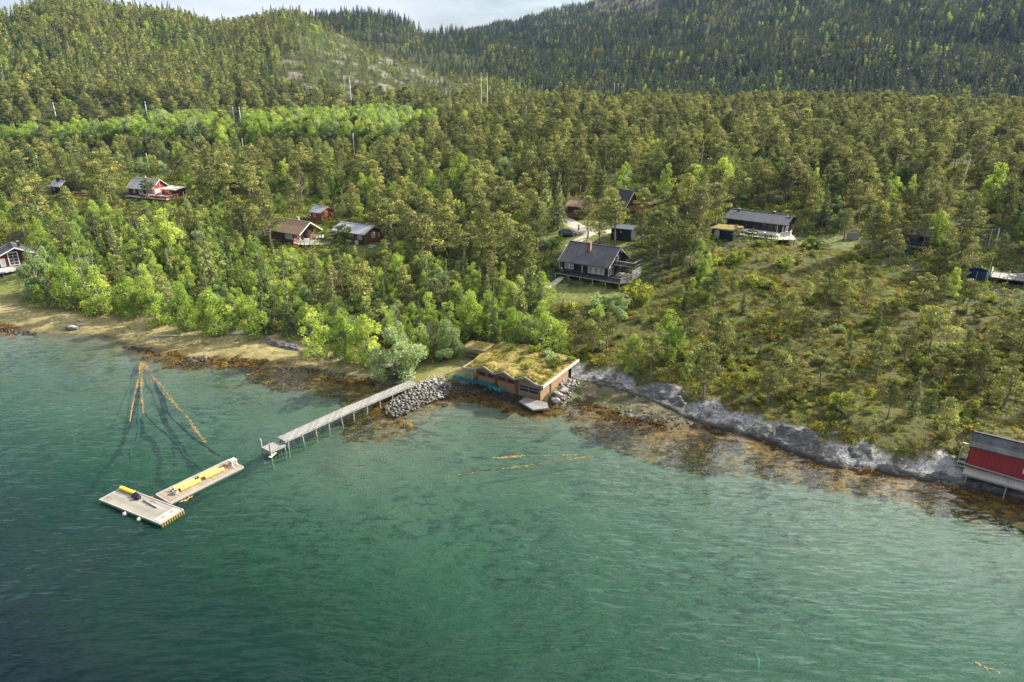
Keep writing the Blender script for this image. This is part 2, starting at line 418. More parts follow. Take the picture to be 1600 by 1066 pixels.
M['ground'] = ground_mat('ground'); M['hills'] = ground_mat('hills', True)
# bare shore rock
def rock_mat(name, dark, mid, lite, blue=0.0):
    t = NT(name); v = t.pos(); vs = t.pos(scale=(.55, 1.6, 2.0), rot=(.35, .25, -.5))
    r = t.noise(vs, 1.1, 9, .66, .9); r2 = t.noise(v, .5, 4, .6); cr = t.voro(t.pos(scale=(1, 1, 1.6), rot=(.5, .2, .9)), .9, 'DISTANCE_TO_EDGE')
    c = t.ramp(r, [(.3, dark), (.5, mid), (.7, lite)])
    c = t.mix(t.ramp(r2, [(.55, 0.0), (.7, .55)]), c, tuple(k*1.15 for k in lite))
    c = t.mix(t.ramp(cr, [(.0, .5), (.03, 0.0)]), c, tuple(k*.6 for k in dark))
    li = t.ramp(t.noise(v, 4.0, 3), [(.66, 0.0), (.74, .7)]); c = t.mix(li, c, (.1, .1, .05))
    sep = t.n('ShaderNodeSeparateXYZ'); t.l(v, sep.inputs[0])
    wet = t.mapr(t.math('ADD', sep.outputs[2], t.math('MULTIPLY', t.math('SUBTRACT', r2, .5), .8)), .75, .15)
    c = t.mix(wet, c, (.03, .026, .02))
    return t.done(t.pbr(c, .75, .25, t.bump(r, .8, .2)))
M['rock'] = rock_mat('shore_rock', (.022, .022, .021), (.085, .084, .08), (.235, .228, .212))
M['stone'] = rock_mat('grey_stone', (.07, .065, .06), (.2, .19, .175), (.38, .365, .34))
# water
def water_mat():
    t = NT('sea_water'); v = t.pos()
    dep = t.attr('depth').outputs['Fac']
    a = t.noise(t.pos(scale=(.33, 1.0, 1), rot=(0, 0, R_(20))), 1.25, 1.5, .5, .25)
    b = t.noise(t.pos(scale=(.4, 1.0, 1), rot=(0, 0, R_(-16))), .5, 2, .5, .3)
    c = t.noise(t.pos(scale=(.4, 1.0, 1), rot=(0, 0, R_(34))), 2.6, 1, .5)
    cal = t.ramp(t.noise(v, .022, 4, .55, 1.0), [(.36, .3), (.6, 1.2)])
    hgt = t.math('ADD', t.math('ADD', a, t.math('MULTIPLY', b, 1.7)), t.math('MULTIPLY', c, .22))
    hgt = t.math('MULTIPLY', hgt, cal)
    nrm = t.bump(hgt, .62, .36)
    gl = t.n('ShaderNodeBsdfGlossy'); gl.inputs['Roughness'].default_value = .07; t.l(nrm, gl.inputs['Normal']); gl.inputs[0].default_value = (.9, .94, 1, 1)
    k = t.math('SUBTRACT', 1.0, t.math('EXPONENT', t.math('MULTIPLY', dep, -.065)))
    body = t.n('ShaderNodeBsdfDiffuse')
    t.l(t.mix(t.mapr(dep, 2.0, 13.0), (.016, .062, .036), (.001, .009, .013)), body.inputs[0])
    cc = t.n('ShaderNodeCombineColor')        # what the water column swallows, by its depth
    for i, q in enumerate((-.36, -.125, -.205)): t.l(t.math('EXPONENT', t.math('MULTIPLY', dep, q)), cc.inputs[i])
    tr = t.n('ShaderNodeBsdfTransparent'); t.l(cc.outputs[0], tr.inputs[0])
    m1 = t.n('ShaderNodeMixShader'); t.l(k, m1.inputs[0]); t.l(tr.outputs[0], m1.inputs[1]); t.l(body.outputs[0], m1.inputs[2])
    fr = t.n('ShaderNodeFresnel'); t.l(t.mapr(t.n('ShaderNodeNewGeometry').outputs['Backfacing'], 0.0, 1.0, 1.34, 1/1.34), fr.inputs[0]); t.l(nrm, fr.inputs['Normal'])
    m2 = t.n('ShaderNodeMixShader'); t.l(fr.outputs[0], m2.inputs[0]); t.l(m1.outputs[0], m2.inputs[1]); t.l(gl.outputs[0], m2.inputs[2])
    return t.done(m2.outputs[0])
M['water'] = water_mat()
# ------------------------------------------------------------------ sky, sun
SUN_AZ = R_(67); SUN_EL = R_(32)          # azimuth clockwise from the view direction (+Y)
w = bpy.data.worlds.new('World'); SC.world = w; w.use_nodes = True
nt = w.node_tree; nt.nodes.clear()
wo = nt.nodes.new('ShaderNodeOutputWorld'); bg = nt.nodes.new('ShaderNodeBackground')
sky = nt.nodes.new('ShaderNodeTexSky'); sky.sky_type = 'NISHITA'; sky.sun_disc = False
sky.sun_elevation = SUN_EL; sky.sun_rotation = SUN_AZ; sky.altitude = 50; sky.air_density = 1.0; sky.dust_density = 1.5
tc = nt.nodes.new('ShaderNodeTexCoord'); mp = nt.nodes.new('ShaderNodeMapping'); mp.inputs['Scale'].default_value = (1, 1, 3.2)
nz = nt.nodes.new('ShaderNodeTexNoise'); nz.inputs['Scale'].default_value = 2.6; nz.inputs['Detail'].default_value = 7; nz.inputs['Roughness'].default_value = .6; nz.inputs['Distortion'].default_value = .4
rp = nt.nodes.new('ShaderNodeValToRGB'); rp.color_ramp.elements[0].position = .36; rp.color_ramp.elements[1].position = .58
mx = nt.nodes.new('ShaderNodeMix'); mx.data_type = 'RGBA'; mx.inputs[7].default_value = (5.6, 5.85, 6.3, 1)
dt = nt.nodes.new('ShaderNodeVectorMath'); dt.operation = 'DOT_PRODUCT'; dt.inputs[1].default_value = (math.sin(SUN_AZ)*math.cos(SUN_EL), math.cos(SUN_AZ)*math.cos(SUN_EL), math.sin(SUN_EL))
nt.links.new(tc.outputs['Generated'], dt.inputs[0])
cr = nt.nodes.new('ShaderNodeValToRGB'); nt.links.new(dt.outputs['Value'], cr.inputs[0])      # clouds glow towards the sun
for e_, (p_, c_) in zip(cr.color_ramp.elements, ((.3, (6.6, 6.9, 7.3, 1)), (.92, (32, 32, 31, 1)))): e_.position = p_; e_.color = c_
nt.links.new(cr.outputs[0], mx.inputs[7])
nt.links.new(tc.outputs['Generated'], mp.inputs[0]); nt.links.new(mp.outputs[0], nz.inputs['Vector']); nt.links.new(nz.outputs['Fac'], rp.inputs[0])
nt.links.new(rp.outputs[0], mx.inputs[0]); nt.links.new(sky.outputs[0], mx.inputs[6]); nt.links.new(mx.outputs[2], bg.inputs[0])
bg.inputs[1].default_value = 0.05
nt.links.new(bg.outputs[0], wo.inputs[0])
sd = bpy.data.lights.new('sun', 'SUN'); sd.energy = 5.0; sd.angle = R_(0.5); sd.color = (1.0, .925, .78)
so = link(bpy.data.objects.new('sun', sd))
dv = Vector((math.sin(SUN_AZ)*math.cos(SUN_EL), math.cos(SUN_AZ)*math.cos(SUN_EL), math.sin(SUN_EL)))
so.rotation_euler = (-dv).to_track_quat('-Z', 'Y').to_euler(); so.location = (200, 0, 300)
SC.view_settings.view_transform = 'Standard'; SC.view_settings.look = 'None'
SC.view_settings.exposure = 1.47; SC.view_settings.gamma = 1.0; SC.view_settings.use_curve_mapping = False
SC.cycles.use_denoising = True; SC.cycles.max_bounces = 6; SC.cycles.diffuse_bounces = 2; SC.cycles.glossy_bounces = 3
SC.cycles.transparent_max_bounces = 12; SC.cycles.transmission_bounces = 4; SC.cycles.volume_bounces = 0
SC.cycles.caustics_reflective = False; SC.cycles.caustics_refractive = False; SC.cycles.sample_clamp_indirect = 4

# ------------------------------------------------------------------ level ground under buildings
def pad(px, py, r, dz=0.0):
    p = T(px, py); PADS.append((p[0], p[1], p[2]+dz, r)); return p

def zones(x, y, h):
    """what grows on the ground where: floats 0..1"""
    s = shore_dist(x, y); rd = rock_dist(x, y); px, py, dep = project(x, y, h)
    jx = px+fbm(x/3.0, y/3.0, 61.0, 3)*14*90/np.maximum(dep, 60); jy = py+fbm(x/3.0, y/3.0, 62.0, 3)*9*90/np.maximum(dep, 60)
    r = np.hypot(x, y)
    z = {}
    rock = sstep(-.4, .3, rd)*(1-sstep(1.6, 2.6, rd+fbm(x/2.5, y/2.5, 63.0, 3)*2.4))*sstep(6, 9, x)
    out = fbm(x/11.0, y/8.0, 64.0, 5, .62)
    hillrock = sstep(.29, .38, out+.19*np.exp(-(((px-600)/170)**2+((py-100)/75)**2)))*(((px > 440) & (px < 860) & (py < 185) & (r > 405) & (r < np.interp(np.arctan2(x, y), H1[:, 0], H1[:, 2])+15))*1.0)
    hillrock2 = sstep(.55, .62, out)*((r > 420)*1.0)
    top3 = sstep(.02, .12, out+.3*sstep(25, 5, py))*((px > 745) & (px < 1030) & (py < 40) & (r > 900))
    z['rock'] = np.clip(np.maximum(np.maximum(rock, hillrock), np.maximum(hillrock2*.8, top3*.8)), 0, 1)
    beach = (1-sstep(8, 13.5, s+fbm(x/5.0, y/5.0, 65.0, 3)*4))*(1-sstep(-28, -18, x))
    bl = in_poly(jx, jy, [(625,605),(640,588),(668,580),(705,566),(735,560),(760,585),(730,600),(700,610),(650,612)])*1.0
    z['straw'] = np.clip(np.maximum(beach, bl*.55), 0, 1)
    z['heath'] = in_poly(jx, jy, [(850,478),(1000,472),(1060,420),(1150,388),(1280,378),(1330,384),(1390,430),(1520,478),(1750,490),(1750,800),(1500,740),(1300,705),(1150,655),(1000,605),(890,580),(870,520)])*1.0
    lawn = in_poly(jx, jy, [(855,440),(1000,455),(990,472),(860,478),(835,455)]) | in_poly(jx, jy, [(840,385),(868,345),(960,340),(990,380),(960,392),(880,395)]) \
        | in_poly(jx, jy, [(540,385),(600,378),(600,395),(560,402),(540,398)]) | in_poly(jx, jy, [(-60,415),(40,418),(34,432),(60,450),(30,470),(-60,480)]) \
        | in_poly(jx, jy, [(620,610),(650,575),(720,555),(770,545),(780,580),(720,600)]) | in_poly(jx, jy, [(1240,372),(1350,365),(1340,392),(1262,388)])
    z['lawn'] = lawn*1.0
    d = np.maximum(-s, 0)
    ke = (1-sstep(3, 8, d))*sstep(4, 14, x)+(1-sstep(1, 4.5, d))*(x <= 8)*(.55+.45*np.sin(x/9.0+1.2))
    ke = np.maximum(ke, in_poly(jx, jy, [(380,560),(600,600),(620,650),(590,665),(520,625),(440,610),(385,592)])*.68)
    ke = np.maximum(ke, in_poly(jx, jy, [(540,655),(600,640),(660,650),(640,675),(580,695),(530,690)])*.55)
    ke = np.maximum(ke, in_poly(jx, jy, [(870,640),(960,655),(1150,680),(1260,725),(1420,760),(1620,790),(1640,840),(1480,810),(1330,760),(1180,745),(1100,740),(1000,720),(900,680)])*.64)
    z['kelp'] = np.clip(ke, 0, 1)
    ti = (1-sstep(-.6, .2, rd))*sstep(9, 12, x)*(s > -1)+(np.abs(s) < 2.0)*(x < 9)*.9*(1-sstep(.5, 2.0, s))
    ti = np.maximum(ti, in_poly(jx, jy, [(595,660),(600,608),(640,600),(705,590),(735,598),(845,620),(890,590),(905,640),(700,630),(640,655)])*.9)
    z['tide'] = np.clip(ti, 0, 1)
    return z

def polar(r0, r1, nr, a0, a1, na):
    rr = np.geomspace(r0, r1, nr); aa = np.linspace(R_(a0), R_(a1), na)
    Rg, Ag = np.meshgrid(rr, aa, indexing='ij')
    i = np.arange(nr*na).reshape(nr, na)
    F = np.stack([i[:-1, :-1], i[:-1, 1:], i[1:, 1:], i[1:, :-1]], -1).reshape(-1, 4)
    return (Rg*np.sin(Ag)).ravel(), (Rg*np.cos(Ag)).ravel(), F
def submesh(V, F, attrs):
    u, inv = np.unique(F.ravel(), return_inverse=True)
    return V[u], inv.reshape(F.shape), {k: (t, d[u]) for k, (t, d) in attrs.items()}

def make_land():
    x, y, F = polar(9, 2600, 560, -64, 64, 640)
    h = height(x, y)
    z = zones(x, y, h)
    # rock knolls stand proud and rough
    rr = np.hypot(x, y)
    h = h+z['rock']*(rr > 400)*(fbm(x/9.0, y/5.0, 71.0, 4)*2.6+.4)
    za = np.stack([z['rock'], z['straw'], z['heath'], np.ones_like(x)], -1); zb = np.stack([z['lawn'], z['kelp'], z['tide'], np.ones_like(x)], -1)
    V = np.stack([x, y, h], -1); at = {'zone_a': ('FLOAT_COLOR', za), 'zone_b': ('FLOAT_COLOR', zb)}
    fr = rr[F].mean(1)
    for nm, m in (('ground', fr < 425), ('hills', fr >= 425)):
        v, f, a = submesh(V, F[m], at)
        tag(link(bpy.data.objects.new(nm, mesh_np(nm, v, f, [M[nm]], True, a))), kind='structure')
    # sea
    fm = h[F].min(1) < 0.5
    Vw = np.stack([x, y, np.zeros_like(x)], -1)
    v, f, a = submesh(Vw, F[fm], {'depth': ('FLOAT', np.maximum(-h, 0))})
    tag(link(bpy.data.objects.new('sea', mesh_np('sea', v, f, [M['water']], True, a))), kind='structure')
make_land_later = make_land

def polyline(P, step):
    P = np.asarray(P, float); d = np.r_[0, np.cumsum(np.hypot(*np.diff(P[:, :2], axis=0).T))]
    t = np.arange(0, d[-1], step)
    return np.stack([np.interp(t, d, P[:, k]) for k in range(P.shape[1])], -1)
def smooth_line(P, it):
    P = P.copy()
    for _ in range(it): P[1:-1] = (P[:-2]+2*P[1:-1]+P[2:])/4
    return P
def rock_band(name, line, v0, v1, amp, label_kind='structure', step=.22, side=1):
    """broken bedrock hugging the ground along a line, from V0 to V1 metres inland"""
    L = smooth_line(polyline(line, step), 24)
    tg = np.gradient(L, axis=0); tg /= np.linalg.norm(tg, axis=1)[:, None]
    nm = np.stack([-tg[:, 1], tg[:, 0]], -1)*side
    vs = np.linspace(v0, v1, int((v1-v0)/step)+1)
    X = L[:, None, 0]+nm[:, None, 0]*vs[None]; Y = L[:, None, 1]+nm[:, None, 1]*vs[None]
    x = X.ravel(); y = Y.ravel(); h = height(x, y, False)
    t = (np.tile(vs, len(L))-v0)/(v1-v0); u = np.repeat(np.arange(len(L))*step, len(vs))
    ed = sstep(0, .12, t)*(1-sstep(.3, .62, t+fbm(x/1.6, y/1.6, 81.0, 3)*.34+fbm(x/6, y/6, 85.0, 2)*.4))
    # slanting strata: ledges that break off in steps
    c, s_ = math.cos(.5), math.sin(.5)
    p = (u*c+t*5*s_)/2.4; q = (-u*s_+t*5*c)/.8
    st = vnoise(p, q, 82.0)*.7+vnoise(p*2.3, q*2.3, 86.0)*.3; st = np.floor(st*5)/5*.8+st*.2
    rid = 1-np.abs(fbm(x/3.4, y/2.6, 83.0, 3))*2
    hh = h-.35+ed*(.3+amp*(.9*st+.35*rid)+fbm(x/.7, y/.7, 84.0, 2)*.07)
    n, m = len(L), len(vs); i = np.arange(n*m).reshape(n, m)
    F = np.stack([i[:-1, :-1], i[:-1, 1:], i[1:, 1:], i[1:, :-1]], -1).reshape(-1, 4)
    if side > 0: F = F[:, ::-1]
    o = link(bpy.data.objects.new(name, mesh_np(name, np.stack([x, y, hh], -1), F, [M['rock']], False)))
    return tag(o, kind='structure')

def rock_mesh(name, r, sub=2, seed=0, mats=None, sq=(1, 1, .7)):
    bm = bmesh.new(); bmesh.ops.create_icosphere(bm, subdivisions=sub, radius=1)
    P = np.array([v.co[:] for v in bm.verts])
    rs = np.random.default_rng(seed)
    for _ in range(9):          # knock facets off
        n = rs.normal(size=3); n /= np.linalg.norm(n); c = rs.uniform(.55, .85)
        d = P @ n-c; P -= np.outer(np.maximum(d, 0), n)
    P *= np.array(sq)*r
    for v, p in zip(bm.verts, P): v.co = p
    me = bpy.data.meshes.new(name); bm.to_mesh(me); bm.free()
    for m in (mats or [M['stone']]): me.materials.append(m)
    return me
def rubble(name, label, pts, mat):
    """a heap of broken stones nobody would count"""
    protos = [rock_mesh('p', 1, 1, k, sq=(1, .8, .65)) for k in range(6)]
    VV = []; FF = []; n = 0
    for (x, y, z, r) in pts:
        me = protos[random.randrange(6)]
        P = np.empty(len(me.vertices)*3); me.vertices.foreach_get('co', P); P = P.reshape(-1, 3)
        I = np.empty(len(me.polygons)*3, int); me.polygons.foreach_get('vertices', I); I = I.reshape(-1, 3)
        a, b = random.uniform(0, 6.28), random.uniform(-.5, .5)
        Rm = np.array(Matrix.Rotation(a, 3, 'Z') @ Matrix.Rotation(b, 3, 'X'))
        VV.append(P @ Rm.T*r+[x, y, z]); FF.append(I+n); n += len(P)
    for p in protos: bpy.data.meshes.remove(p)
    o = link(bpy.data.objects.new(name, mesh_np(name, np.vstack(VV), np.vstack(FF), [mat])))
    return tag(o, label, None, None, 'stuff')
def scatter_px(poly, step, jit=.5):
    """ground points under a surveyed outline"""
    W = np.array([T(px, py)[:2] for px, py in poly])
    lo, hi = W.min(0), W.max(0)
    gx, gy = np.meshgrid(np.arange(lo[0], hi[0], step), np.arange(lo[1], hi[1], step))
    gx = gx.ravel()+RNG.uniform(-jit, jit, gx.size)*step; gy = gy.ravel()+RNG.uniform(-jit, jit, gy.size)*step
    m = in_poly(gx, gy, W); gx, gy = gx[m], gy[m]
    return gx, gy, height(gx, gy)
# ------------------------------------------------------------------ plants
def quads(P, size, rs, up=0.0, aspect=1.0):
    """one small leaf face per point, random facing"""
    n = len(P); a = rs.normal(size=(n, 3)); a[:, 2] += up; a /= np.linalg.norm(a, axis=1)[:, None]
    b = np.cross(a, rs.normal(size=(n, 3))); b /= np.linalg.norm(b, axis=1)[:, None]; c = np.cross(a, b)
    s = (size*rs.uniform(.65, 1.35, n))[:, None]
    V = np.stack([P-b*s*aspect, P-c*s*.6, P+b*s*aspect, P+c*s*.6], 1).reshape(-1, 3)
    return V, np.arange(n*4).reshape(n, 4)
def sph(n, rs):
    p = rs.normal(size=(n, 3)); p /= np.linalg.norm(p, axis=1)[:, None]
    return p*(rs.uniform(0.25, 1, n)**.4)[:, None]
def crown_mesh(name, clumps, leaf, mat, rs, up=.2, aspect=1.0):
    """clumps: (centre, radii, leaves, tint)"""
    PP = []; TT = []
    for c, r, n, t in clumps:
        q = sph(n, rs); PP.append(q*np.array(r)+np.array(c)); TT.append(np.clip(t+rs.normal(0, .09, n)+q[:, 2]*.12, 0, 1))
    P = np.vstack(PP); Tn = np.repeat(np.concatenate(TT), 4)
    V, F = quads(P, leaf, rs, up, aspect)
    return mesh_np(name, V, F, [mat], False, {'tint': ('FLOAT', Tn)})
def trunk_mesh(name, h, r, rs, mat, branches=(), lean=.04):
    b = MB(); n = 7; pts = []; lx, ly = rs.normal(0, lean, 2)
    for k in range(n):
        t = k/(n-1); pts.append((lx*h*t*t+rs.normal(0, .012)*h*(t > 0)*(t < 1), ly*h*t*t+rs.normal(0, .012)*h*(t > 0), -.3+(h+.3)*t))
    b.tube(pts, [r*(1-.8*k/(n-1))*(1.35 if k == 0 else 1) for k in range(n)], 7)
    def on(z):
        i = min(max((z+.3)/(h+.3)*(n-1), 0), n-1.001); k = int(i); f = i-k
        return np.array(pts[k])*(1-f)+np.array(pts[k+1])*f
    for z0, tip, br in branches:
        p = on(z0); m = (p+np.array(tip))/2+np.array([0, 0, .08*h*rs.uniform(-.5, .6)])
        b.tube([p, m, tip], [br, br*.7, br*.25], 5)
    me = bpy.data.meshes.new(name); me.from_pydata(b.v, [], b.f); me.materials.append(mat); me.update()
    for p in me.polygons: p.use_smooth = True
    return me
def pine(seed, h=8.0, wide=1.0, lod=1.0, low=.42, leaf=.125, umbrella=False, cone=.5):
    rs = np.random.default_rng(seed); cl = []; br = []
    k = int(rs.integers(24, 32)) if not umbrella else 18
    off = rs.normal(0, .035, 2)*h
    for i in range(k):
        t = (i+rs.uniform(0, .8))/k; z = h*(low+(1-low)*t*.97)
        rnd = math.sin(min(1, (t+.2)*.9)*math.pi)**.7; con = (1-t)**.75*min(1, .45+t*3)
        prof = (rnd*(1-cone)+con*1.12*cone)*h*.23*wide if not umbrella else h*.34*wide*(1-.6*t)
        a = i*2.4+rs.uniform(-.7, .7); rr = prof*rs.uniform(.35, 1.12)*(1 if t < .9 else .3)
        c = np.array([math.cos(a)*rr+off[0]*t, math.sin(a)*rr+off[1]*t, z+rs.uniform(-.03, .04)*h])
        R = h*rs.uniform(.058, .11)*(1.0 if not umbrella else 1.25)*(1 if t < .85 else .75)
        cl.append((c, (R*1.2, R*1.2, R*.55), int(112*lod*(R/(h*.09))**2), rs.uniform(.12, .88)))
        if i % 2 == 0: br.append((max(z-h*rs.uniform(.05, .11), h*.15), tuple(c-np.array([0, 0, R*.2])), h*.008))
    for i in range(5):     # dead lower limbs
        a = rs.uniform(0, 6.28); z = h*rs.uniform(.2, low); br.append((z, (math.cos(a)*h*.12, math.sin(a)*h*.12, z+h*rs.uniform(-.02, .05)), h*.005))
    return crown_mesh('pine_crown', cl, leaf, M['pine'], rs, .3), trunk_mesh('pine_trunk', h*.93, h*.02, rs, M['pine_bark'], br)
def spruce(seed, h=9.0, wide=1.0, lod=1.0, leaf=.14, thin=1.0):
    rs = np.random.default_rng(seed); PP = []; TT = []; br = []
    lev = 17
    for i in range(lev):
        t = i/(lev-1); z = h*(.1+.88*t); rad = h*.185*wide*(1-t)**.82+.07*h*.25*(1-t)+.05
        nb = int(4+6*(1-t))
        for j in range(nb):
            a = rs.uniform(0, 6.28); L = rad*rs.uniform(.6, 1.15); m = max(3, int(34*lod*thin*(L/(h*.16))**1.1))
            s = rs.uniform(.12, 1, m); w = rs.normal(0, .1, m)*L
            drop = -L*.34*s**1.6+rs.normal(0, .03, m)*h*.4
            PP.append(np.stack([math.cos(a)*L*s-math.sin(a)*w, math.sin(a)*L*s+math.cos(a)*w, z+drop], -1))
            TT.append(np.clip(rs.uniform(.2, .75)+.25*s-.1+rs.normal(0, .08, m), 0, 1))
        if i % 2: br.append((z, (math.cos(a)*L*.8, math.sin(a)*L*.8, z-L*.2), h*.005))
    P = np.vstack(PP); V, F = quads(P, leaf, rs, .5)
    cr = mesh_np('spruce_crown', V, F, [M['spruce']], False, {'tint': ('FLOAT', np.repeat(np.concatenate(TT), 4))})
    return cr, trunk_mesh('spruce_trunk', h*.98, h*.015, rs, M['spruce_bark'], br, .015)
def leafy(seed, h=8.0, wide=1.0, lod=1.0, leaf=.15, mat='birch', low=.05, barkm='birch_bark', k=40, slim=False):
    rs = np.random.default_rng(seed); cl = []; br = []
    heads = [(rs.normal(0, .1)*h*wide, rs.normal(0, .1)*h*wide, rs.uniform(.72, 1.0)) for _ in range(3)] if not slim else [(0, 0, 1.0)]
    heads[0] = (0, 0, 1.0)
    for i in range(k):
        hx, hy, hs = heads[i % len(heads)]
        t = (i+rs.uniform(0, 1))/k; z = h*hs*(low+(1-low)*t*.95)
        prof = math.sin(min(1, t*.82+.18)*math.pi)**.7*h*(.25 if not slim else .17)*wide
        a = i*2.4+rs.uniform(-.8, .8); rr = prof*rs.uniform(.3, 1.2); q = min(1, .25+t*1.4)
        c = np.array([math.cos(a)*rr+hx*q, math.sin(a)*rr+hy*q, z]); R = h*rs.uniform(.05, .115)*(wide if not slim else .8)
        cl.append((c, (R, R, R*.95), int(104*lod*(R/(h*.09))**2), rs.uniform(.08, .92)))
        if i % 2 == 0: br.append((max(z-h*.16, h*.05), tuple(c), h*.007))
    return crown_mesh(mat+'_crown', cl, leaf, M[mat], rs, .1), trunk_mesh(mat+'_trunk', h*.86, h*.015, rs, M[barkm], br, .06)
def bush(seed, h=1.6, mat='bush', leaf=.11, lod=1.0, wide=1.0):
    rs = np.random.default_rng(seed); cl = []; br = []
    for i in range(11):
        a = rs.uniform(0, 6.28); rr = h*.55*wide*rs.uniform(.05, 1)**.6; z = h*rs.uniform(.25, .85)*(1-.4*rr/(h*.55*wide))
        R = h*rs.uniform(.17, .3); c = (math.cos(a)*rr, math.sin(a)*rr, z)
        cl.append((c, (R, R, R*.9), int(58*lod), rs.uniform(.15, .9)))
        br.append((.05, c, .02*h))
    return crown_mesh('bush_foliage', cl, leaf, M[mat], rs, .2), trunk_mesh('bush_stem', h*.5, .03*h, rs, M['spruce_bark'], br)
def bare(seed, h=6.0, fine=3):
    rs = np.random.default_rng(seed); b = MB()
    def grow(p, d, L, r, lv):
        e = p+d*L; m = (p+e)/2+rs.normal(0, .04, 3)*L
        b.tube([p, m, e], [r, r*.8, r*.5], 5 if lv > 1 else 4, cap=False)
        if lv == 0: return
        for q in range(4 if lv > 1 else 5):
            f = rs.uniform(.35, 1); dd = d*.6+rs.normal(0, .55, 3); dd[2] += .1; dd /= np.linalg.norm(dd)
            grow(p+(e-p)*f, dd, L*rs.uniform(.4, .65), r*.5, lv-1)
    b.tube([(0, 0, -.3), (.05, .03, h*.3), (0, .06, h*.55)], [h*.02, h*.016, h*.012], 6)
    for q in range(13):
        z = h*rs.uniform(.25, .62); a = rs.uniform(0, 6.28); el = rs.uniform(.2, 1.1)
        grow(np.array([0, .04, z]), np.array([math.cos(a)*math.cos(el), math.sin(a)*math.cos(el), math.sin(el)]), h*.3, h*.007, fine-1)
    me = bpy.data.meshes.new('bare_tree'); me.from_pydata(b.v, [], b.f); me.materials.append(M['twig']); me.update()
    return me
# full-size models (unit height 1 => scaled)
def norm(pair, h):
    for me in pair:
        n = len(me.vertices); c = np.empty(n*3, np.float32); me.vertices.foreach_get('co', c); me.vertices.foreach_set('co', c/h); me.update()
    return pair
PROTO = {
 'pine': [norm(pine(100+i, 8, .98+.16*(i % 3), 1, [.34, .46, .26, .5, .4, .22, .42, .3, .2, .38][i], cone=[.3, .1, .8, .2, .5, .9, .15, .7, 1.0, .45][i]), 8) for i in range(10)],
 'umbrella': [norm(pine(140+i, 5, 1.25, 1.2, .45, .1, True), 5) for i in range(3)],
 'spruce': [norm(spruce(200+i, 9, [.8, 1, .65, .9, 1.1, .7][i], 1, .14, [1, .9, .65, .8, 1, .55][i]), 9) for i in range(6)],
 'birch': [norm(leafy(300+i, 8, [.9, 1.1, .8, 1.05, 1.25, .75, 1.0][i], 1, .13), 8) for i in range(7)],
 'slimbirch': [norm(leafy(340+i, 6, .95, .8, .11, slim=True, k=26), 6) for i in range(4)],
 'willow': [norm(leafy(400+i, 7, 1.3, 1.1, .125, 'willow', .05, 'spruce_bark', 46), 7) for i in range(3)],
 'bush': [norm(bush(500+i, 1.6, 'bush'), 1.6) for i in range(4)],
 'greybush': [norm(bush(540+i, 1.6, 'willow'), 1.6) for i in range(2)],
}
# light models for the far woods (crown and trunk in one)
def far_proto(nm, clumps, leaf, mat, seed, h, tr=.018, conic=False):
    rs = np.random.default_rng(seed); me = crown_mesh(nm, clumps, leaf, M[mat], rs, .3)
    b = MB(); b.tube([(0, 0, -.5), (0, 0, h*.5), (0, 0, h*.85)], [h*tr, h*tr*.8, h*tr*.3], 4)
    bm = bmesh.new(); bm.from_mesh(me)
    vs = [bm.verts.new(p) for p in b.v]
    for f in b.f:
        q = bm.faces.new([vs[i] for i in f]); q.material_index = 1
    bm.to_mesh(me); bm.free(); me.materials.append(M['pine_bark'])
    return me
def far_pine(s):
    rs = np.random.default_rng(s); h = 8; cl = []; cn = [.2, .7, .45, .95, .1, .6][s % 6]
    for i in range(15):
        t = (i+rs.uniform(0, .8))/15; z = h*(.32+.64*t); pr = (math.sin(min(1, (t+.2)*.9)*math.pi)**.75*(1-cn)+cn*1.1*(1-t)**.8)*h*.22
        a = i*2.4+rs.uniform(-.5, .5); rr = pr*rs.uniform(.35, 1.1); R = h*rs.uniform(.07, .13)*(1 if t < .8 else .7)
        cl.append(((math.cos(a)*rr, math.sin(a)*rr, z), (R*1.1, R*1.1, R*.6), 34, rs.uniform(.15, .85)))
    return far_proto('far_pine', cl, .22, 'pine', s, h)
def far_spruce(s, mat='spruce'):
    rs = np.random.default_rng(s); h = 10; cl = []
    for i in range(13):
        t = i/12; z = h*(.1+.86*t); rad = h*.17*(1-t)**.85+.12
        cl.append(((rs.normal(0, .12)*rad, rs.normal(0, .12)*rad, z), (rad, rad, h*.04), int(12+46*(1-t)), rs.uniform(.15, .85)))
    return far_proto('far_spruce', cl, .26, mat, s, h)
def far_birch(s):
    rs = np.random.default_rng(s); h = 7; cl = []
    for i in range(13):
        t = (i+.5)/13; z = h*(.14+.8*t); pr = math.sin(min(1, t*.86+.14)*math.pi)**.6*h*.27; a = i*2.4
        rr = pr*rs.uniform(.2, 1); R = h*rs.uniform(.1, .17)
        cl.append(((math.cos(a)*rr, math.sin(a)*rr, z), (R, R, R), 40, rs.uniform(.15, .85)))
    return far_proto('far_birch', cl, .26, 'birch', s, h)
def herb(s, mat, h=.5, w=.9, n=46, leaf=.09):
    rs = np.random.default_rng(s); cl = []
    for i in range(6):
        a = rs.uniform(0, 6.28); rr = w*.6*rs.uniform(0, 1)
        cl.append(((math.cos(a)*rr, math.sin(a)*rr, h*.35), (w*.4, w*.4, h*.5), n//6*2, rs.uniform(.1, .9)))
    return crown_mesh('ground_plant', cl, leaf, M[mat], rs, .6)

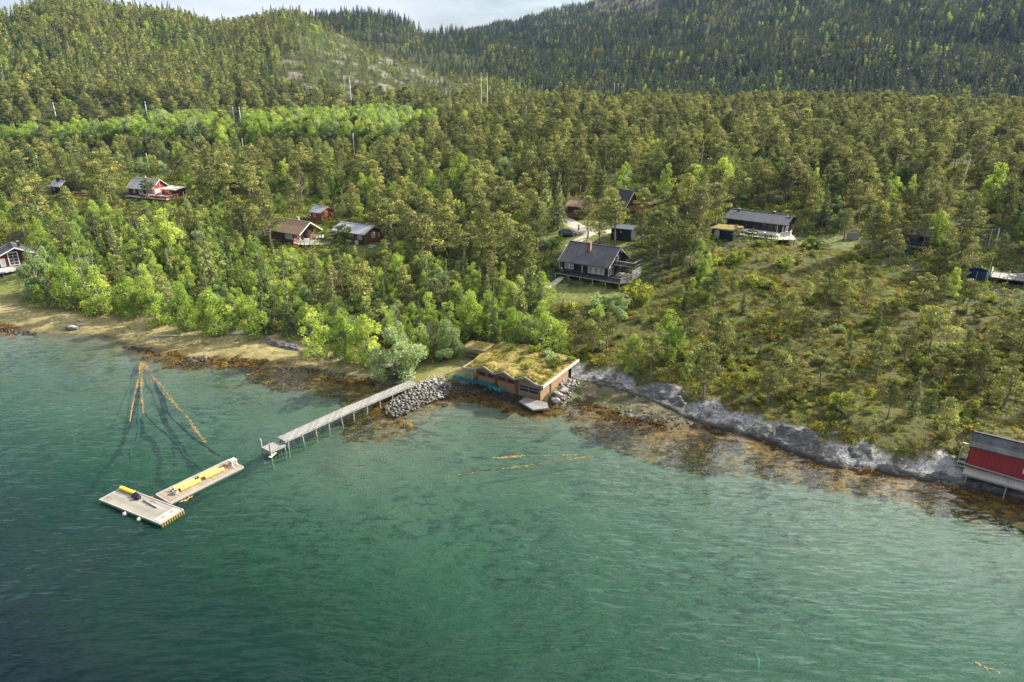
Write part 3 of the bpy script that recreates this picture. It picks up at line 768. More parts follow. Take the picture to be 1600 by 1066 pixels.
def gn_scatter(name, label, P, S, protos, seed=0, tilt=.05):
    """ONE object of kind stuff that sets plant models on the points P with sizes S"""
    me = bpy.data.meshes.new(name); me.vertices.add(len(P)); me.vertices.foreach_set('co', np.asarray(P, np.float32).ravel())
    a = me.attributes.new('size', 'FLOAT', 'POINT'); a.data.foreach_set('value', np.asarray(S, np.float32))
    o = link(bpy.data.objects.new(name, me)); tag(o, label, None, None, 'stuff')
    g = bpy.data.node_groups.new(name, 'GeometryNodeTree')
    g.interface.new_socket('Geometry', in_out='INPUT', socket_type='NodeSocketGeometry'); g.interface.new_socket('Geometry', in_out='OUTPUT', socket_type='NodeSocketGeometry')
    N = g.nodes.new; L = g.links.new
    gi = N('NodeGroupInput'); go = N('NodeGroupOutput'); ip = N('GeometryNodeInstanceOnPoints'); jn = N('GeometryNodeGeometryToInstance')
    mp_ = N('GeometryNodeMeshToPoints'); L(gi.outputs[0], mp_.inputs['Mesh'])
    for me_ in reversed(protos):
        po = bpy.data.objects.new('model', me_); oi = N('GeometryNodeObjectInfo'); oi.inputs['Object'].default_value = po; oi.inputs['As Instance'].default_value = False
        L(oi.outputs['Geometry'], jn.inputs[0])
    L(mp_.outputs[0], ip.inputs['Points']); L(jn.outputs[0], ip.inputs['Instance']); ip.inputs['Pick Instance'].default_value = True
    ri = N('FunctionNodeRandomValue'); ri.data_type = 'INT'; ri.inputs['Min'].default_value = 0; ri.inputs['Max'].default_value = len(protos)-1; ri.inputs['Seed'].default_value = seed
    L(ri.outputs['Value'] if ri.outputs['Value'].type == 'INT' else [q for q in ri.outputs if q.type == 'INT'][0], ip.inputs['Instance Index'])
    rr = N('FunctionNodeRandomValue'); rr.data_type = 'FLOAT_VECTOR'; rr.inputs['Min'].default_value = (-tilt, -tilt, 0); rr.inputs['Max'].default_value = (tilt, tilt, 6.283); rr.inputs['Seed'].default_value = seed+5
    L([q for q in rr.outputs if q.type == 'VECTOR'][0], ip.inputs['Rotation'])
    na = N('GeometryNodeInputNamedAttribute'); na.data_type = 'FLOAT'; na.inputs['Name'].default_value = 'size'
    L([q for q in na.outputs if q.type == 'VALUE'][0], ip.inputs['Scale'])
    L(ip.outputs[0], go.inputs[0])
    md = o.modifiers.new('scatter', 'NODES'); md.node_group = g
    return o
# ------------------------------------------------------------------ building materials
M['black_wall'] = planks('black_boards', (.018, .018, .021), 'X', .16, .35, .7, (.03, .03, .033))
M['darkred_wall'] = planks('dark_red_boards', (.1, .03, .022), 'X', .15, .3, .7, (.08, .03, .025))  # own dark red; on red-gabled houses, shade painted into the long walls
M['brown_wall'] = planks('brown_log_wall', (.1, .045, .022), 'Z', .2, .3, .7, (.07, .04, .03))  # own brown; on orange-gabled cabins, shade painted into the long walls
M['orange_wall'] = planks('orange_log_wall', (.22, .078, .03), 'Z', .2, .3, .65, (.13, .055, .03))  # own orange of the hut; on log cabins, sunlight painted into the gables
M['red_wall'] = planks('red_boards', (.2, .032, .024), 'X', .15, .22, .65, (.2, .03, .025))  # own red of rails and posts; on gables, sunlight painted into the colour
M['boat_red'] = planks('boathouse_red_boards', (.27, .03, .03), 'X', .14, .18, .7, (.2, .03, .03))
M['pine_board'] = planks('weathered_pine_boards', (.27, .165, .088), 'Z', .17, .16, .8, (.2, .14, .09), .85)
M['roof_dark'] = roofing('dark_roof_tiles', (.05, .05, .056), .36, .3)
M['roof_brown'] = planks('reed_brown_roof', (.27, .185, .12), 'X', .22, .22, .7, (.18, .13, .09))
M['roof_grey'] = planks('grey_metal_roof', (.3, .31, .33), 'X', .3, .12, .4, (.28, .28, .29), .8)
M['roof_slate'] = planks('old_grey_roof', (.05, .052, .058), 'X', .25, .25, .8, (.13, .13, .14), .8)
M['white'] = flat('white_paint', (.6, .59, .565), .55, .3, .08)
M['offwhite'] = flat('weathered_white_boards', (.42, .4, .35), .7, .2, .15, 2.0)
M['deck_grey'] = planks('grey_deck_boards', (.26, .25, .235), 'X', .14, .22, .75, (.3, .28, .26))
M['deck_y'] = planks('grey_jetty_boards', (.235, .23, .22), 'X', .2, .32, .8, (.16, .155, .145), .35)
M['raft_boards'] = planks('raft_boards', (.235, .22, .195), 'Y', .2, .3, .8, (.16, .14, .12), .4)
M['raft_tan'] = planks('tan_raft_boards', (.25, .205, .16), 'X', .2, .32, .8, (.15, .12, .09), .4)
M['old_wood'] = flat('old_grey_wood', (.28, .265, .24), .85, .15, .25, 5.0)
M['dark_wood'] = flat('dark_stained_wood', (.05, .04, .033), .75, .2, .3, 5.0)
M['brown_wood'] = flat('brown_stained_wood', (.17, .075, .035), .75, .2, .3, 5.0)
M['glass'] = flat('window_glass', (.03, .036, .042), .06, .6, .2)
M['curtain_glass'] = flat('window_with_curtain', (.3, .31, .33), .1, .5, .25, 6.0)
M['black'] = flat('black_rubber', (.02, .02, .022), .6, .3)
M['steel'] = flat('galvanised_steel', (.5, .5, .5), .4, .5, .12, 4.0, .5)
M['concrete'] = flat('concrete', (.2, .192, .18), .85, .2, .2, 2.0, 0, .4)
M['brick'] = roofing('chimney_brick', (.3, .15, .1), .12, .26, .3, .8, .2)
M['yellow'] = flat('yellow_plastic', (.78, .55, .03), .45, .4, .12, 2.0)
M['paleyellow'] = flat('sun bleached yellow plastic', (.66, .53, .12), .5, .3, .12, 2.0)
M['carpaint'] = flat('dark_blue_car_paint', (.014, .028, .062), .18, .7, .1)
M['oldrope'] = flat('weedy_rope', (.04, .065, .07), .9, .1, .3)
M['ochre'] = flat('ochre_rope_fender', (.22, .165, .06), .8, .1, .3)
M['orange'] = flat('orange_paint', (.7, .2, .03), .6)
M['skin'] = flat('skin', (.5, .3, .22), .6, .3, .05)
M['hair'] = flat('brown_hair', (.07, .045, .03), .7, .2)
M['cloth_white'] = flat('white_shirt', (.68, .68, .74), .85, .1, .1); M['cloth_dark'] = flat('dark_cloth', (.03, .032, .045), .9, .1, .2); M['cloth_blue'] = flat('blue_grey_cloth', (.1, .12, .18), .9, .1, .2)
M['tarp'] = flat('turquoise_net', (.03, .2, .23), .8, .2, .35, 9.0)
M['bluenet'] = flat('blue_safety_net', (.01, .03, .075), .7, .2, .3)
M['gravel'] = flat('gravel_road', (.38, .34, .28), .9, .15, .3, .7, 0, .5)
def turf_mat():
    t = NT('turf'); v = t.pos(); a = t.noise(v, .9, 5, .65); b = t.noise(v, 3.2, 4, .6)
    c = t.ramp(a, [(.3, (.05, .07, .018)), (.44, (.12, .115, .03)), (.57, (.22, .135, .045)), (.7, (.11, .125, .03))])
    return t.done(t.pbr(t.mix(t.ramp(b, [(.4, 0.0), (.65, .7)]), c, (.26, .215, .08)), .9, .1, t.bump(b, .9, .15)))
M['turf'] = turf_mat()
M['wrack'] = foliage('golden_wrack', (.03, .02, .008), (.13, .075, .014), (.32, .19, .035), .1)
M['kelp'] = foliage('drift_kelp', (.13, .085, .03), (.3, .2, .08), (.5, .36, .17), .15)

ROADS = []
def L2W(loc, yaw, p):
    c, s = math.cos(yaw), math.sin(yaw)
    return np.array([loc[0]+c*p[0]-s*p[1], loc[1]+s*p[0]+c*p[1], loc[2]+p[2]])
def site(px, py, local, yaw, dz=0.0):
    """place a building so that its local ground point falls on the surveyed point; returns its origin"""
    p = T(px, py); q = L2W((0, 0, 0), yaw, (*local, 0)); return np.array([p[0]-q[0], p[1]-q[1], p[2]+dz])
def level(loc, yaw, L, W, zoff=-.05, ext=1.0):
    n = max(1, int(round(L/W)))
    for i in range(n):
        c = L2W(loc, yaw, ((i+.5)/n*L-L/2, 0, 0)); PADS.append((c[0], c[1], loc[2]+zoff, W*.62*ext))

def window(par, c, w, h, face, nx=1, ny=1, fm='white', gm='glass', fw=.09):
    """a window: pane, with frame and glazing bars as sub-part. face: outward axis"""
    ax = {'-y': (0, -1), '+y': (0, 1), '+x': (1, 0), '-x': (-1, 0)}[face]
    n = Vector((ax[0], ax[1], 0)); t = Vector((-ax[1], ax[0], 0)); c = Vector(c)
    def slab(b, u, v, du, dv, off, th):
        p = c+t*u+Vector((0, 0, v))+n*off
        b.box(p, (abs(t.x)*du+abs(n.x)*th, abs(t.y)*du+abs(n.y)*th, dv))
    b = MB(); slab(b, 0, 0, w-.02, h-.02, .015, .03); pane = b.build('window', M[gm], par)
    f = MB()
    for s in (-1, 1):
        slab(f, s*(w/2), 0, fw, h+fw, .03, .09); slab(f, 0, s*(h/2), w-fw, fw, .03, .085)
    for i in range(1, nx): slab(f, -w/2+w*i/nx, 0, .05, h-fw, .03, .07)
    for i in range(1, ny): slab(f, 0, -h/2+h*i/ny, w-fw, .045, .03, .06)
    f.build('window_frame', M[fm], pane); return pane
def door(par, c, w, h, face, m, hm='steel'):
    ax = {'-y': (0, -1), '+x': (1, 0), '+y': (0, 1), '-x': (-1, 0)}[face]; n = Vector((ax[0], ax[1], 0)); t = Vector((-ax[1], ax[0], 0)); c = Vector(c)
    b = MB(); b.box(c+n*.03, (abs(t.x)*w+abs(n.x)*.06, abs(t.y)*w+abs(n.y)*.06, h)); d = b.build('door', M[m], par)
    k = MB(); k.box(c+n*.09+t*w*.38, (.06, .06, .14)); k.build('handle', M[hm], d)
def cabin(name, label, loc, yaw, L, W, hw, rise, oh, og, wall, roof, trim='white', cat='cabin', gable=None, found=.8, thick=.16, wallx=None):  # gable: brighter twin of wall, sunlight painted into the end walls
    o = thing(name, label, cat, loc, yaw); x0, x1 = (-L/2, L/2) if wallx is None else wallx; y = W/2
    b = MB()
    b.add([(x0,-y,-found),(x1,-y,-found),(x1,y,-found),(x0,y,-found),(x0,-y,hw),(x1,-y,hw),(x1,y,hw),(x0,y,hw),(x0,0,hw+rise),(x1,0,hw+rise)],
          [(0,1,5,4),(2,3,7,6)], 0)
    b.add([(x1,-y,-found),(x1,y,-found),(x1,y,hw),(x1,0,hw+rise),(x1,-y,hw)], [(0,1,2,3,4)], 1 if gable else 0)
    b.add([(x0,-y,-found),(x0,y,-found),(x0,y,hw),(x0,0,hw+rise),(x0,-y,hw)], [(4,3,2,1,0)], 1 if gable else 0)
    b.build('wall', [M[wall], M[gable or wall]], o)
    k = rise/y; r = MB(); xx0, xx1 = -L/2-og, L/2+og
    zr = hw+rise+.06; ze = hw-k*oh+.06
    for s in (-1, 1):
        r.poly([(xx0, 0, zr), (xx1, 0, zr), (xx1, s*(y+oh), ze), (xx0, s*(y+oh), ze)], (0, 0, thick))
    r.box((0, 0, zr+thick+.03), (xx1-xx0, .3, .07))
    ro = r.build('roof', M[roof], o)
    for sx, xe in ((-1, xx0), (1, xx1)):
        g = MB()
        for s in (-1, 1):
            P = [(xe, 0, zr-.06), (xe, 0, zr+thick+.03), (xe, s*(y+oh+.02), ze+thick+.03), (xe, s*(y+oh+.02), ze-.06)]
            g.poly(P, (sx*.06, 0, 0))
        g.build('barge_board', M[trim], o)
    return o, ro
def railing(par, pts, h, mpost, mrail, name='railing', step=1.3, rails=(1.0,), fill=None, sw=.09):
    b = MB()
    for p, q in zip(pts[:-1], pts[1:]):
        p = Vector(p); q = Vector(q); n = max(1, int(round((q-p).length/step)))
        for i in range(n+1):
            a = p.lerp(q, i/n); b.box(a+Vector((0, 0, h/2)), (.08, .08, h))
        for r in rails: b.bar(p+Vector((0, 0, h*r)), q+Vector((0, 0, h*r)), .1, .05, 1)
        if fill == 'boards':
            m = max(2, int((q-p).length/.15)); d = (q-p).normalized(); yw = math.atan2(d.y, d.x)
            for i in range(m): b.box(p.lerp(q, (i+.5)/m)+Vector((0, 0, h*.5)), (.11, .025, h*.86), yw, 0)
    return b.build(name, [M[mpost], M[mrail]], par)
def deck(par, poly, z, th, m, name='deck', posts=None, down=1.2, pm='old_wood'):
    b = MB(); b.poly([(x, y, z-th) for x, y in poly], (0, 0, th)); d = b.build(name, M[m], par)
    for x, y in (posts or []):
        q = MB(); q.box((x, y, z-th-down/2), (.13, .13, down)); q.build('post', M[pm], par)
    return d
def part_box(par, name, c, d, m, yaw=0):
    b = MB(); b.box(c, d, yaw); return b.build(name, M[m], par, bevel=.02)

# ---------------------------------------------------------------- black cabin with veranda
YB = R_(-33)
loc = site(949, 441, (5.1, -4.2), YB, .75); level(loc, YB, 11, 10, -.75, 1.0)
o, ro = cabin('black_cabin', 'black cabin with dark tiled roof, brick chimney and long veranda', loc, YB, 10.2, 8.4, 2.55, 2.6, .8, .55, 'black_wall', 'roof_dark', 'offwhite', found=1.2)
c = MB(); c.box((-.4, -1.6, 4.9), (.66, .66, 2.2)); ch = c.build('chimney', M['brick'], ro)
c = MB(); c.box((-.4, -1.6, 6.05), (.76, .76, .1)); c.build('chimney_cap', M['concrete'], ch)
for x in (-3.95, -2.95): window(o, (x, -4.2, 1.35), .85, 1.1, '-y', 1, 1, gm='curtain_glass', fw=.13)
for x in (1.35, 2.55, 3.75): window(o, (x, -4.2, 1.25), 1.05, 1.3, '-y', 1, 1, gm='curtain_glass', fw=.13)
for y in (-3.6, -2.3): window(o, (5.1, y, 1.2), .9, 1.5, '+x', 1, 1, gm='glass', fw=.13)
window(o, (5.1, 0, 3.1), .7, 1.3, '+x', 1, 2, gm='glass')
door(o, (-.9, -4.2, 1.0), .95, 2.0, '-y', 'dark_wood'); door(o, (5.1, 1.6, 1.0), .9, 2.0, '+x', 'dark_wood')
deck(o, [(-5.6, -4.2), (-5.6, -6.2), (8.6, -6.2), (9.6, -4.6), (9.6, 1.5), (5.1, 1.5), (5.1, -4.2)], 0, .12, 'deck_grey', posts=[(-5.5, -6.1), (-2.6, -6.1), (0, -6.1), (2.8, -6.1), (5.6, -6.1), (8.5, -6.1), (9.5, -3)], pm='offwhite')
railing(o, [(-5.6, -4.3, 0), (-5.6, -6.15, 0), (8.6, -6.15, 0)], .95, 'black_wall', 'dark_wood', 'balustrade', 1.6, (1.0, .15), 'boards')
railing(o, [(8.6, -6.15, 0), (9.5, -4.6, 0), (9.5, -3.2, 0)], .95, 'dark_wood', 'offwhite', 'deck_railing', 1.2, (1.0, .5))
b = MB(); b.box((7.4, -.6, 2.3), (4.6, 3.6, .14)); b.build('balcony', M['dark_wood'], o)
railing(o, [(5.3, -2.35, 2.37), (9.6, -2.35, 2.37), (9.6, 1.1, 2.37)], .9, 'dark_wood', 'offwhite', 'balcony_railing', 1.2, (1.0, .1), 'boards')
for x, y, h in ((-5.3, -5.0, 2.2), (-.1, -5.0, 2.05), (9.4, -2.3, 2.25)):
    b = MB(); b.box((x, y, h/2), (.14, .14, h)); b.build('porch_post', M['offwhite' if x < 0 else 'old_wood'], o)
b = MB()
for i in range(22): b.box((9.72+.001*(i % 2), -3.1+i*.2, 1.0), (.05, .19, 1.95-.0*i))
b.box((9.66, -1.0, 1.75), (.06, 4.2, .1)); b.box((9.66, -1.0, .35), (.06, 4.2, .1)); b.build('board_screen', M['offwhite'], o)
b = MB(); b.lathe((5.6, .6, 4.5), [(.05, -.3), (.05, .1), (.35, .25), (.4, .3), (.05, .22)], 12); b.build('satellite_dish', M['white'], o)
def furniture_table(loc, label, m='old_wood', s=1.0, yaw=0):
    t = thing('garden_table', label, 'table', loc, yaw); b = MB(); b.box((0, 0, .72*s), (1.5*s, .8*s, .05)); b.build('table_top', M[m], t)
    for x in (-.65, .65):
        for y in (-.32, .32): q = MB(); q.box((x*s, y*s, .35*s), (.06, .06, .7*s)); q.build('leg', M[m], t)
    return t
def garden_chair(loc, yaw, label, m='white', group=None):
    t = thing('garden_chair', label, 'chair', loc, yaw, group)
    b = MB(); b.box((0, 0, .45), (.52, .5, .05)); b.build('seat', M[m], t)
    b = MB(); b.box((0, .25, .75), (.52, .05, .6), 0, 0); b.build('backrest', M[m], t)
    for x in (-.23, .23):
        for y in (-.22, .22): q = MB(); q.box((x, y, .21), (.05, .05, .43)); q.build('leg', M[m], t)
    return t
def sofa(loc, yaw, label, m='black', L=2.2):
    t = thing('garden_sofa', label, 'sofa', loc, yaw)
    b = MB(); b.box((0, 0, .22), (L, .8, .36)); b.build('base', M[m], t, bevel=.04)
    b = MB(); b.box((0, -.03, .46), (L-.2, .7, .13)); b.build('cushion', M['offwhite'], t, bevel=.05)
    b = MB(); b.box((0, .36, .62), (L, .14, .5)); b.build('backrest', M[m], t, bevel=.04)
    return t
BL, BY = loc.copy(), YB
furniture_table(L2W(BL, BY, (7.2, -4.4, 0)), 'dark table under the balcony of the black cabin', 'dark_wood')
furniture_table(L2W(BL, BY, (-3.2, -5.2, 0)), 'small blue grey table on the veranda of the black cabin', 'cloth_blue', .9)
garden_chair(L2W(BL, BY, (-4.4, -5.2, 0)), BY+1.5, 'white chair at the end of the black cabin veranda')
# garage behind
loc = site(984, 378, (2.2, -2.6), R_(-28), .1); level(loc, R_(-28), 6, 6, -.1, .8)
g = thing('garage', 'black garage with flat roof behind the black cabin', 'garage', loc, R_(-28))
b = MB(); b.box((0, 0, .95), (4.6, 4.6, 2.9)); b.build('wall', M['black_wall'], g)
b = MB(); b.box((0, 0, 2.48), (5.0, 5.0, .16)); b.build('roof', M['roof_dark'], g); part_box(g, 'lamp', (0, -2.38, 1.8), (.25, .16, .2), 'white')
door(g, (-1.3, -2.3, .6), 1.0, 2.0, '-y', 'dark_wood')

# ---------------------------------------------------------------- dark cabin with wide terrace
YW = R_(-38)
loc = site(1212, 379, (6.2, -7.6), YW, 1.0); level(loc, YW, 13, 8, -1.0, 1.0)
o, ro = cabin('dark_cabin', 'long low dark cabin with wide pale terrace and white dish', loc, YW, 12.8, 6.8, 2.2, 1.25, .7, .6, 'black_wall', 'roof_dark', 'dark_wood', found=1.6)
for x, z, h_, m in ((-5.0, -.5, .9, 'black'), (2.6, .5, .9, 'black')):
    c = MB(); c.box((x, z, 3.5), (.4 if x < 0 else .6, .4 if x < 0 else .6, h_)); k = c.build('chimney', M[m], ro); c = MB(); c.box((x, z, 3.5+h_/2+.05), (.5, .5, .09)); c.build('chimney_cap', M['steel'], k)
b = MB(); b.lathe((6.3, -.6, 3.2), [(.06, -.4), (.06, .1), (.4, .24), (.5, .36), (.06, .2)], 14); b.build('satellite_dish', M['white'], o)
for x in (.3, 2.0, 3.4, 4.8): window(o, (x, -3.4, 1.15), 1.2, 1.7, '-y', 1, 1, 'dark_wood', 'glass', .07)
window(o, (6.4, -1.8, 1.2), 1.3, 1.6, '+x', 2, 1, 'white', 'glass'); window(o, (-4.2, -3.4, 1.5), .9, .8, '-y', 1, 1, 'dark_wood')
door(o, (-2.2, -3.4, 1.02), .95, 2.0, '-y', 'dark_wood')
for x in (5.0, 6.2): part_box(o, 'porch_post', (x, -3.85, 1.05), (.12, .12, 2.1), 'white')
deck(o, [(-2.4, -3.4), (-2.4, -8.0), (6.6, -8.0), (9.8, -5.6), (7.4, -1.0), (6.4, -1.0), (6.4, -3.4)], -.25, .14, 'offwhite', posts=[(-2.2, -7.8), (.5, -7.8), (3.4, -7.8), (6.4, -7.8), (9.4, -5.6)], down=1.4, pm='dark_wood')
b = MB(); b.box((1.9, -4.9, .12), (7.4, 2.6, .5)); b.build('upper_deck', M['offwhite'], o)
railing(o, [(-2.3, -7.9, -.25), (6.6, -7.9, -.25), (9.6, -5.6, -.25)], .85, 'black', 'steel', 'deck_railing', 1.25, (1.0,))
railing(o, [(6.3, -5.4, -.25), (7.6, -3.2, -.25), (7.3, -1.0, -.25)], 1.0, 'offwhite', 'offwhite', 'board_screen', 1.0, (1.0, .1), 'boards')
railing(o, [(-5.2, -4.6, .2), (-2.5, -6.0, .2), (-1.6, -6.0, .2)], .9, 'offwhite', 'offwhite', 'stair_railing', .6, (1.0,))
WL, WY = loc.copy(), YW
# turf shed beside it
loc = site(1143, 377, (2.2, -2.2), YW, .05); level(loc, YW, 5, 5, -.1, .7)
g = thing('turf_shed', 'low black shed with turf roof left of the wide terrace', 'shed', loc, YW)
b = MB(); b.box((0, 0, .95), (4.8, 4.4, 2.3)); b.build('wall', M['black_wall'], g)
r = MB(); r.poly([(-2.7, -2.5, 2.15), (2.7, -2.5, 2.3), (2.7, 2.5, 2.3), (-2.7, 2.5, 2.15)], (0, 0, .22)); r.build('roof', M['turf'], g)
b = MB(); b.box((0, -2.53, 2.3), (5.4, .06, .26)); b.build('edge_board', M['offwhite'], g); door(g, (-1.2, -2.2, .95), 1.1, 1.9, '-y', 'offwhite')
sofa(L2W(WL, WY, (.6, -6.7, -.25)), WY, 'dark garden sofa at the stair end of the wide terrace')
sofa(L2W(WL, WY, (5.6, -5.2, -.25)), WY+1.57, 'pale garden sofa by the board screen of the wide terrace', 'offwhite')
gr = thing('barbecue', 'round black barbecue with pale lid in the middle of the wide terrace', 'barbecue', L2W(WL, WY, (3.3, -7.0, -.25)), WY)
b = MB(); b.lathe((0, 0, .75), [(.05, -.3), (.3, -.2), (.36, 0)], 14); b.build('bowl', M['black'], gr, True); b = MB(); b.lathe((0, 0, .76), [(.36, 0), (.28, .2), (.05, .28)], 14); b.build('lid', M['steel'], gr, True)
for k in range(3): q = MB(); a = k*2.094; q.bar((.1*math.cos(a), .1*math.sin(a), .6), (.35*math.cos(a), .35*math.sin(a), 0), .04); q.build('leg', M['black'], gr)
furniture_table(L2W(WL, WY, (4.4, -7.0, -.25)), 'low table beside the barbecue on the wide terrace', 'dark_wood', .7)

# ---------------------------------------------------------------- three log cabins on the left
YN = R_(-31)
loc = site(466, 382, (4.6, -3.2), YN, .6); level(loc, YN, 10, 8, -.6, 1.0)
o, ro = cabin('brown_cabin', 'log cabin with brown roof, white gable trim and curved terrace', loc, YN, 9.2, 6.4, 2.2, 2.1, .6, 1.5, 'brown_wall', 'roof_brown', 'white', found=1.0, wallx=(-4.6, 3.4), gable='orange_wall')  # shade on the long walls painted in as darker boards than the gable
c = MB(); c.box((-2.4, -.6, 4.4), (.4, .4, 1.1)); k = c.build('chimney', M['black'], ro)
c = MB(); c.box((.8, 1.0, 4.3), (.6, .6, 1.5)); k = c.build('chimney', M['concrete'], ro); c = MB(); c.box((.8, 1.0, 5.1), (.7, .7, .1)); c.build('chimney_cap', M['steel'], k)
window(o, (1.6, -3.2, 1.2), 2.4, 1.5, '-y', 5, 2, gm='curtain_glass'); window(o, (3.4, -1.7, 1.2), 1.0, 1.3, '+x', 2, 2, gm='curtain_glass'); window(o, (3.4, 1.9, 1.3), 1.1, 1.1, '+x', 2, 2, gm='curtain_glass')
door(o, (3.4, .3, 1.05), 1.0, 2.05, '+x', 'dark_wood')
deck(o, [(3.4, -3.6), (4.6, -4.6), (8.0, -4.4), (11.0, -2.0), (12.2, 1.6), (11.0, 4.0), (3.4, 4.0)], -.1, .16, 'deck_grey', posts=[(4.6, -4.4), (7.8, -4.2), (10.8, -2), (12, 1.4)], down=.9, pm='dark_wood')
railing(o, [(4.2, -4.3, -.1), (8.0, -4.3, -.1), (10.9, -2.0, -.1)], .9, 'brown_wood', 'offwhite', 'deck_railing', 1.2, (1.0, .55))
for s in (-3.1, 3.1): part_box(o, 'porch_post', (4.9, s*.98, .95), (.16, .16, 2.1), 'brown_wood')
NL, NY = loc.copy(), YN
for i, (x, y, a, lb) in enumerate([(4.6, -2.4, .3, 'white chair at the front corner of the brown cabin terrace'), (6.0, 1.6, 2.2, 'white chair in the middle of the brown cabin terrace'), (6.9, 2.6, -1.9, 'white chair at the back of the brown cabin terrace')]):
    garden_chair(L2W(NL, NY, (x, y, -.1)), a, lb)
sofa(L2W(NL, NY, (5.0, 2.6, -.1)), NY+.3, 'white garden sofa under the gable of the brown cabin', 'white', 1.9)
furniture_table(L2W(NL, NY, (5.4, -1.2, -.1)), 'white table on the brown cabin terrace', 'white', .8)
furniture_table(L2W(NL, NY, (9.9, 2.4, -.1)), 'low pale table at the far end of the brown cabin terrace', 'offwhite', .9)
loc = site(571, 382, (5.0, -2.9), YN, .3); level(loc, YN, 11, 6.5, -.3, .9)
o, ro = cabin('grey_roofed_cabin', 'log cabin with pale grey metal roof and red orange gable', loc, YN, 10.0, 5.8, 2.2, 1.25, .6, .5, 'brown_wall', 'roof_grey', 'brown_wood', gable='orange_wall', found=.8, wallx=(-2.2, 5.0))  # same logs: lit gable and shaded long wall painted in two tones
window(o, (3.3, -2.9, 1.25), 1.3, 1.1, '-y', 2, 2, gm='curtain_glass'); window(o, (5.0, 0, 1.45), 1.2, 1.2, '+x', 2, 2, gm='curtain_glass', fw=.14); window(o, (5.0, 2.0, 1.3), .5, .8, '+x', 1, 1, gm='curtain_glass')
door(o, (.4, -2.9, .95), 1.0, 1.95, '-y', 'dark_wood')
for x in (-4.8, -2.6): part_box(o, 'porch_post', (x, -2.9, .95), (.15, .15, 2.3), 'dark_wood')
loc2 = L2W(loc, YN, (3.2, -3.9, -.3)); bn = thing('bin', 'small white bin at the corner of the grey roofed log cabin', 'bin', loc2, YN); part_box(bn, 'body', (0, 0, .45), (.6, .55, .9), 'white'); part_box(bn, 'lid', (0, 0, .93), (.66, .6, .08), 'offwhite')
for i, (px, py, lb) in enumerate([(579, 387.5, 'square white slab on the grass below the grey roofed cabin'), (582, 384.5, 'long white plank lying on the grass below the grey roofed cabin')]):
    p = T(px, py); s = MB(); s.box((0, 0, 0), (1.0 if i == 0 else 1.9, .8 if i == 0 else .5, .18)); q = s.build('stone_slab' if i == 0 else 'plank', M['offwhite'], None, bevel=.03); q.location = p+np.array([0, 0, .08]); q.rotation_euler = (0, .05, .5-i); tag(q, lb, 'slab' if i == 0 else 'plank')
loc = site(503, 348, (1.9, -2.2), YN, .3); level(loc, YN, 5, 5, -.3, .9)
o, ro = cabin('log_hut', 'small orange log hut behind the brown roofed cabin', loc, YN, 3.9, 4.6, 2.3, 1.1, .4, .4, 'orange_wall', 'roof_grey', 'orange_wall', 'hut', found=.7)
window(o, (-.5, -2.3, 1.4), .7, .8, '-y', 2, 2); door(o, (1.95, -.8, 1.0), .9, 1.9, '+x', 'orange_wall'); window(o, (1.95, .9, 1.4), .6, .7, '+x', 1, 1, 'brown_wood')

# ---------------------------------------------------------------- red house on the far left slope
YR = R_(-22)
loc = site(203, 307, (-5.0, -3.1), YR, .5); level(loc, YR, 11, 8, -.5, 1.1)
o, ro = cabin('red_house', 'dark red house with pale grey roof and white window wall', loc, YR, 10.0, 6.2, 2.4, 2.3, .6, .5, 'darkred_wall', 'roof_grey', 'offwhite', 'house', found=1.0, gable='red_wall')  # sun on the gable and shade on the long walls painted as two reds
window(o, (-2.6, -3.1, 1.3), .8, 1.0, '-y', 1, 1, gm='curtain_glass'); window(o, (.2, -3.1, 1.2), 1.7, 1.4, '-y', 2, 1, gm='curtain_glass'); window(o, (3.6, -3.1, 1.3), 2.2, 1.6, '-y', 3, 1, gm='curtain_glass', fw=.16)
window(o, (5.0, -1.0, 1.3), 2.2, 1.6, '+x', 3, 1, gm='curtain_glass', fw=.16); c = MB(); c.box((-1.0, .3, 5.1), (.5, .5, 1.0)); c.build('chimney', M['concrete'], ro)
deck(o, [(-5.0, -3.1), (-5.0, -4.8), (1.8, -5.2), (12.6, -5.2), (13.0, 1.0), (5.0, 1.0), (5.0, -3.1)], -.1, .16, 'offwhite', posts=[(-4.8, -4.7), (1.8, -5), (5.5, -5), (9, -5), (12.4, -5)], pm='brown_wood')
railing(o, [(2.0, -5.1, -.1), (5.4, -5.1, -.1)], .9, 'red_wall', 'white', 'white_railing', 1.0, (1.0,), 'boards'); railing(o, [(7.2, -5.1, -.1), (12.5, -5.1, -.1), (12.8, 1.0, -.1)], .95, 'red_wall', 'offwhite', 'red_railing', 1.2, (1.0, .1), 'boards')
b = MB(); b.poly([(7.2, -2.2, 2.35), (13.4, -2.2, 2.25), (13.4, 2.4, 2.6), (7.2, 2.4, 2.7)], (0, 0, .14)); b.build('side_roof', M['offwhite'], o); b = MB(); b.box((11.4, 1.0, 1.1), (3.0, 2.4, 2.3)); b.build('side_wall', M['red_wall'], o)
for x in (7.4, 10.0): part_box(o, 'porch_post', (x, -2.0, 1.1), (.14, .14, 2.4), 'red_wall')
RL, RY = loc.copy(), YR
sofa(L2W(RL, RY, (3.0, -4.3, -.1)), RY, 'white garden sofa in front of the red house', 'white', 2.4); furniture_table(L2W(RL, RY, (6.1, -4.2, -.1)), 'white table on the terrace of the red house', 'white', 1.2)
p = T(211, 309); bt = thing('covered_boat', 'white covered boat lying before the red house', 'boat', p+np.array([9.5, -3.0, .2]), .2)
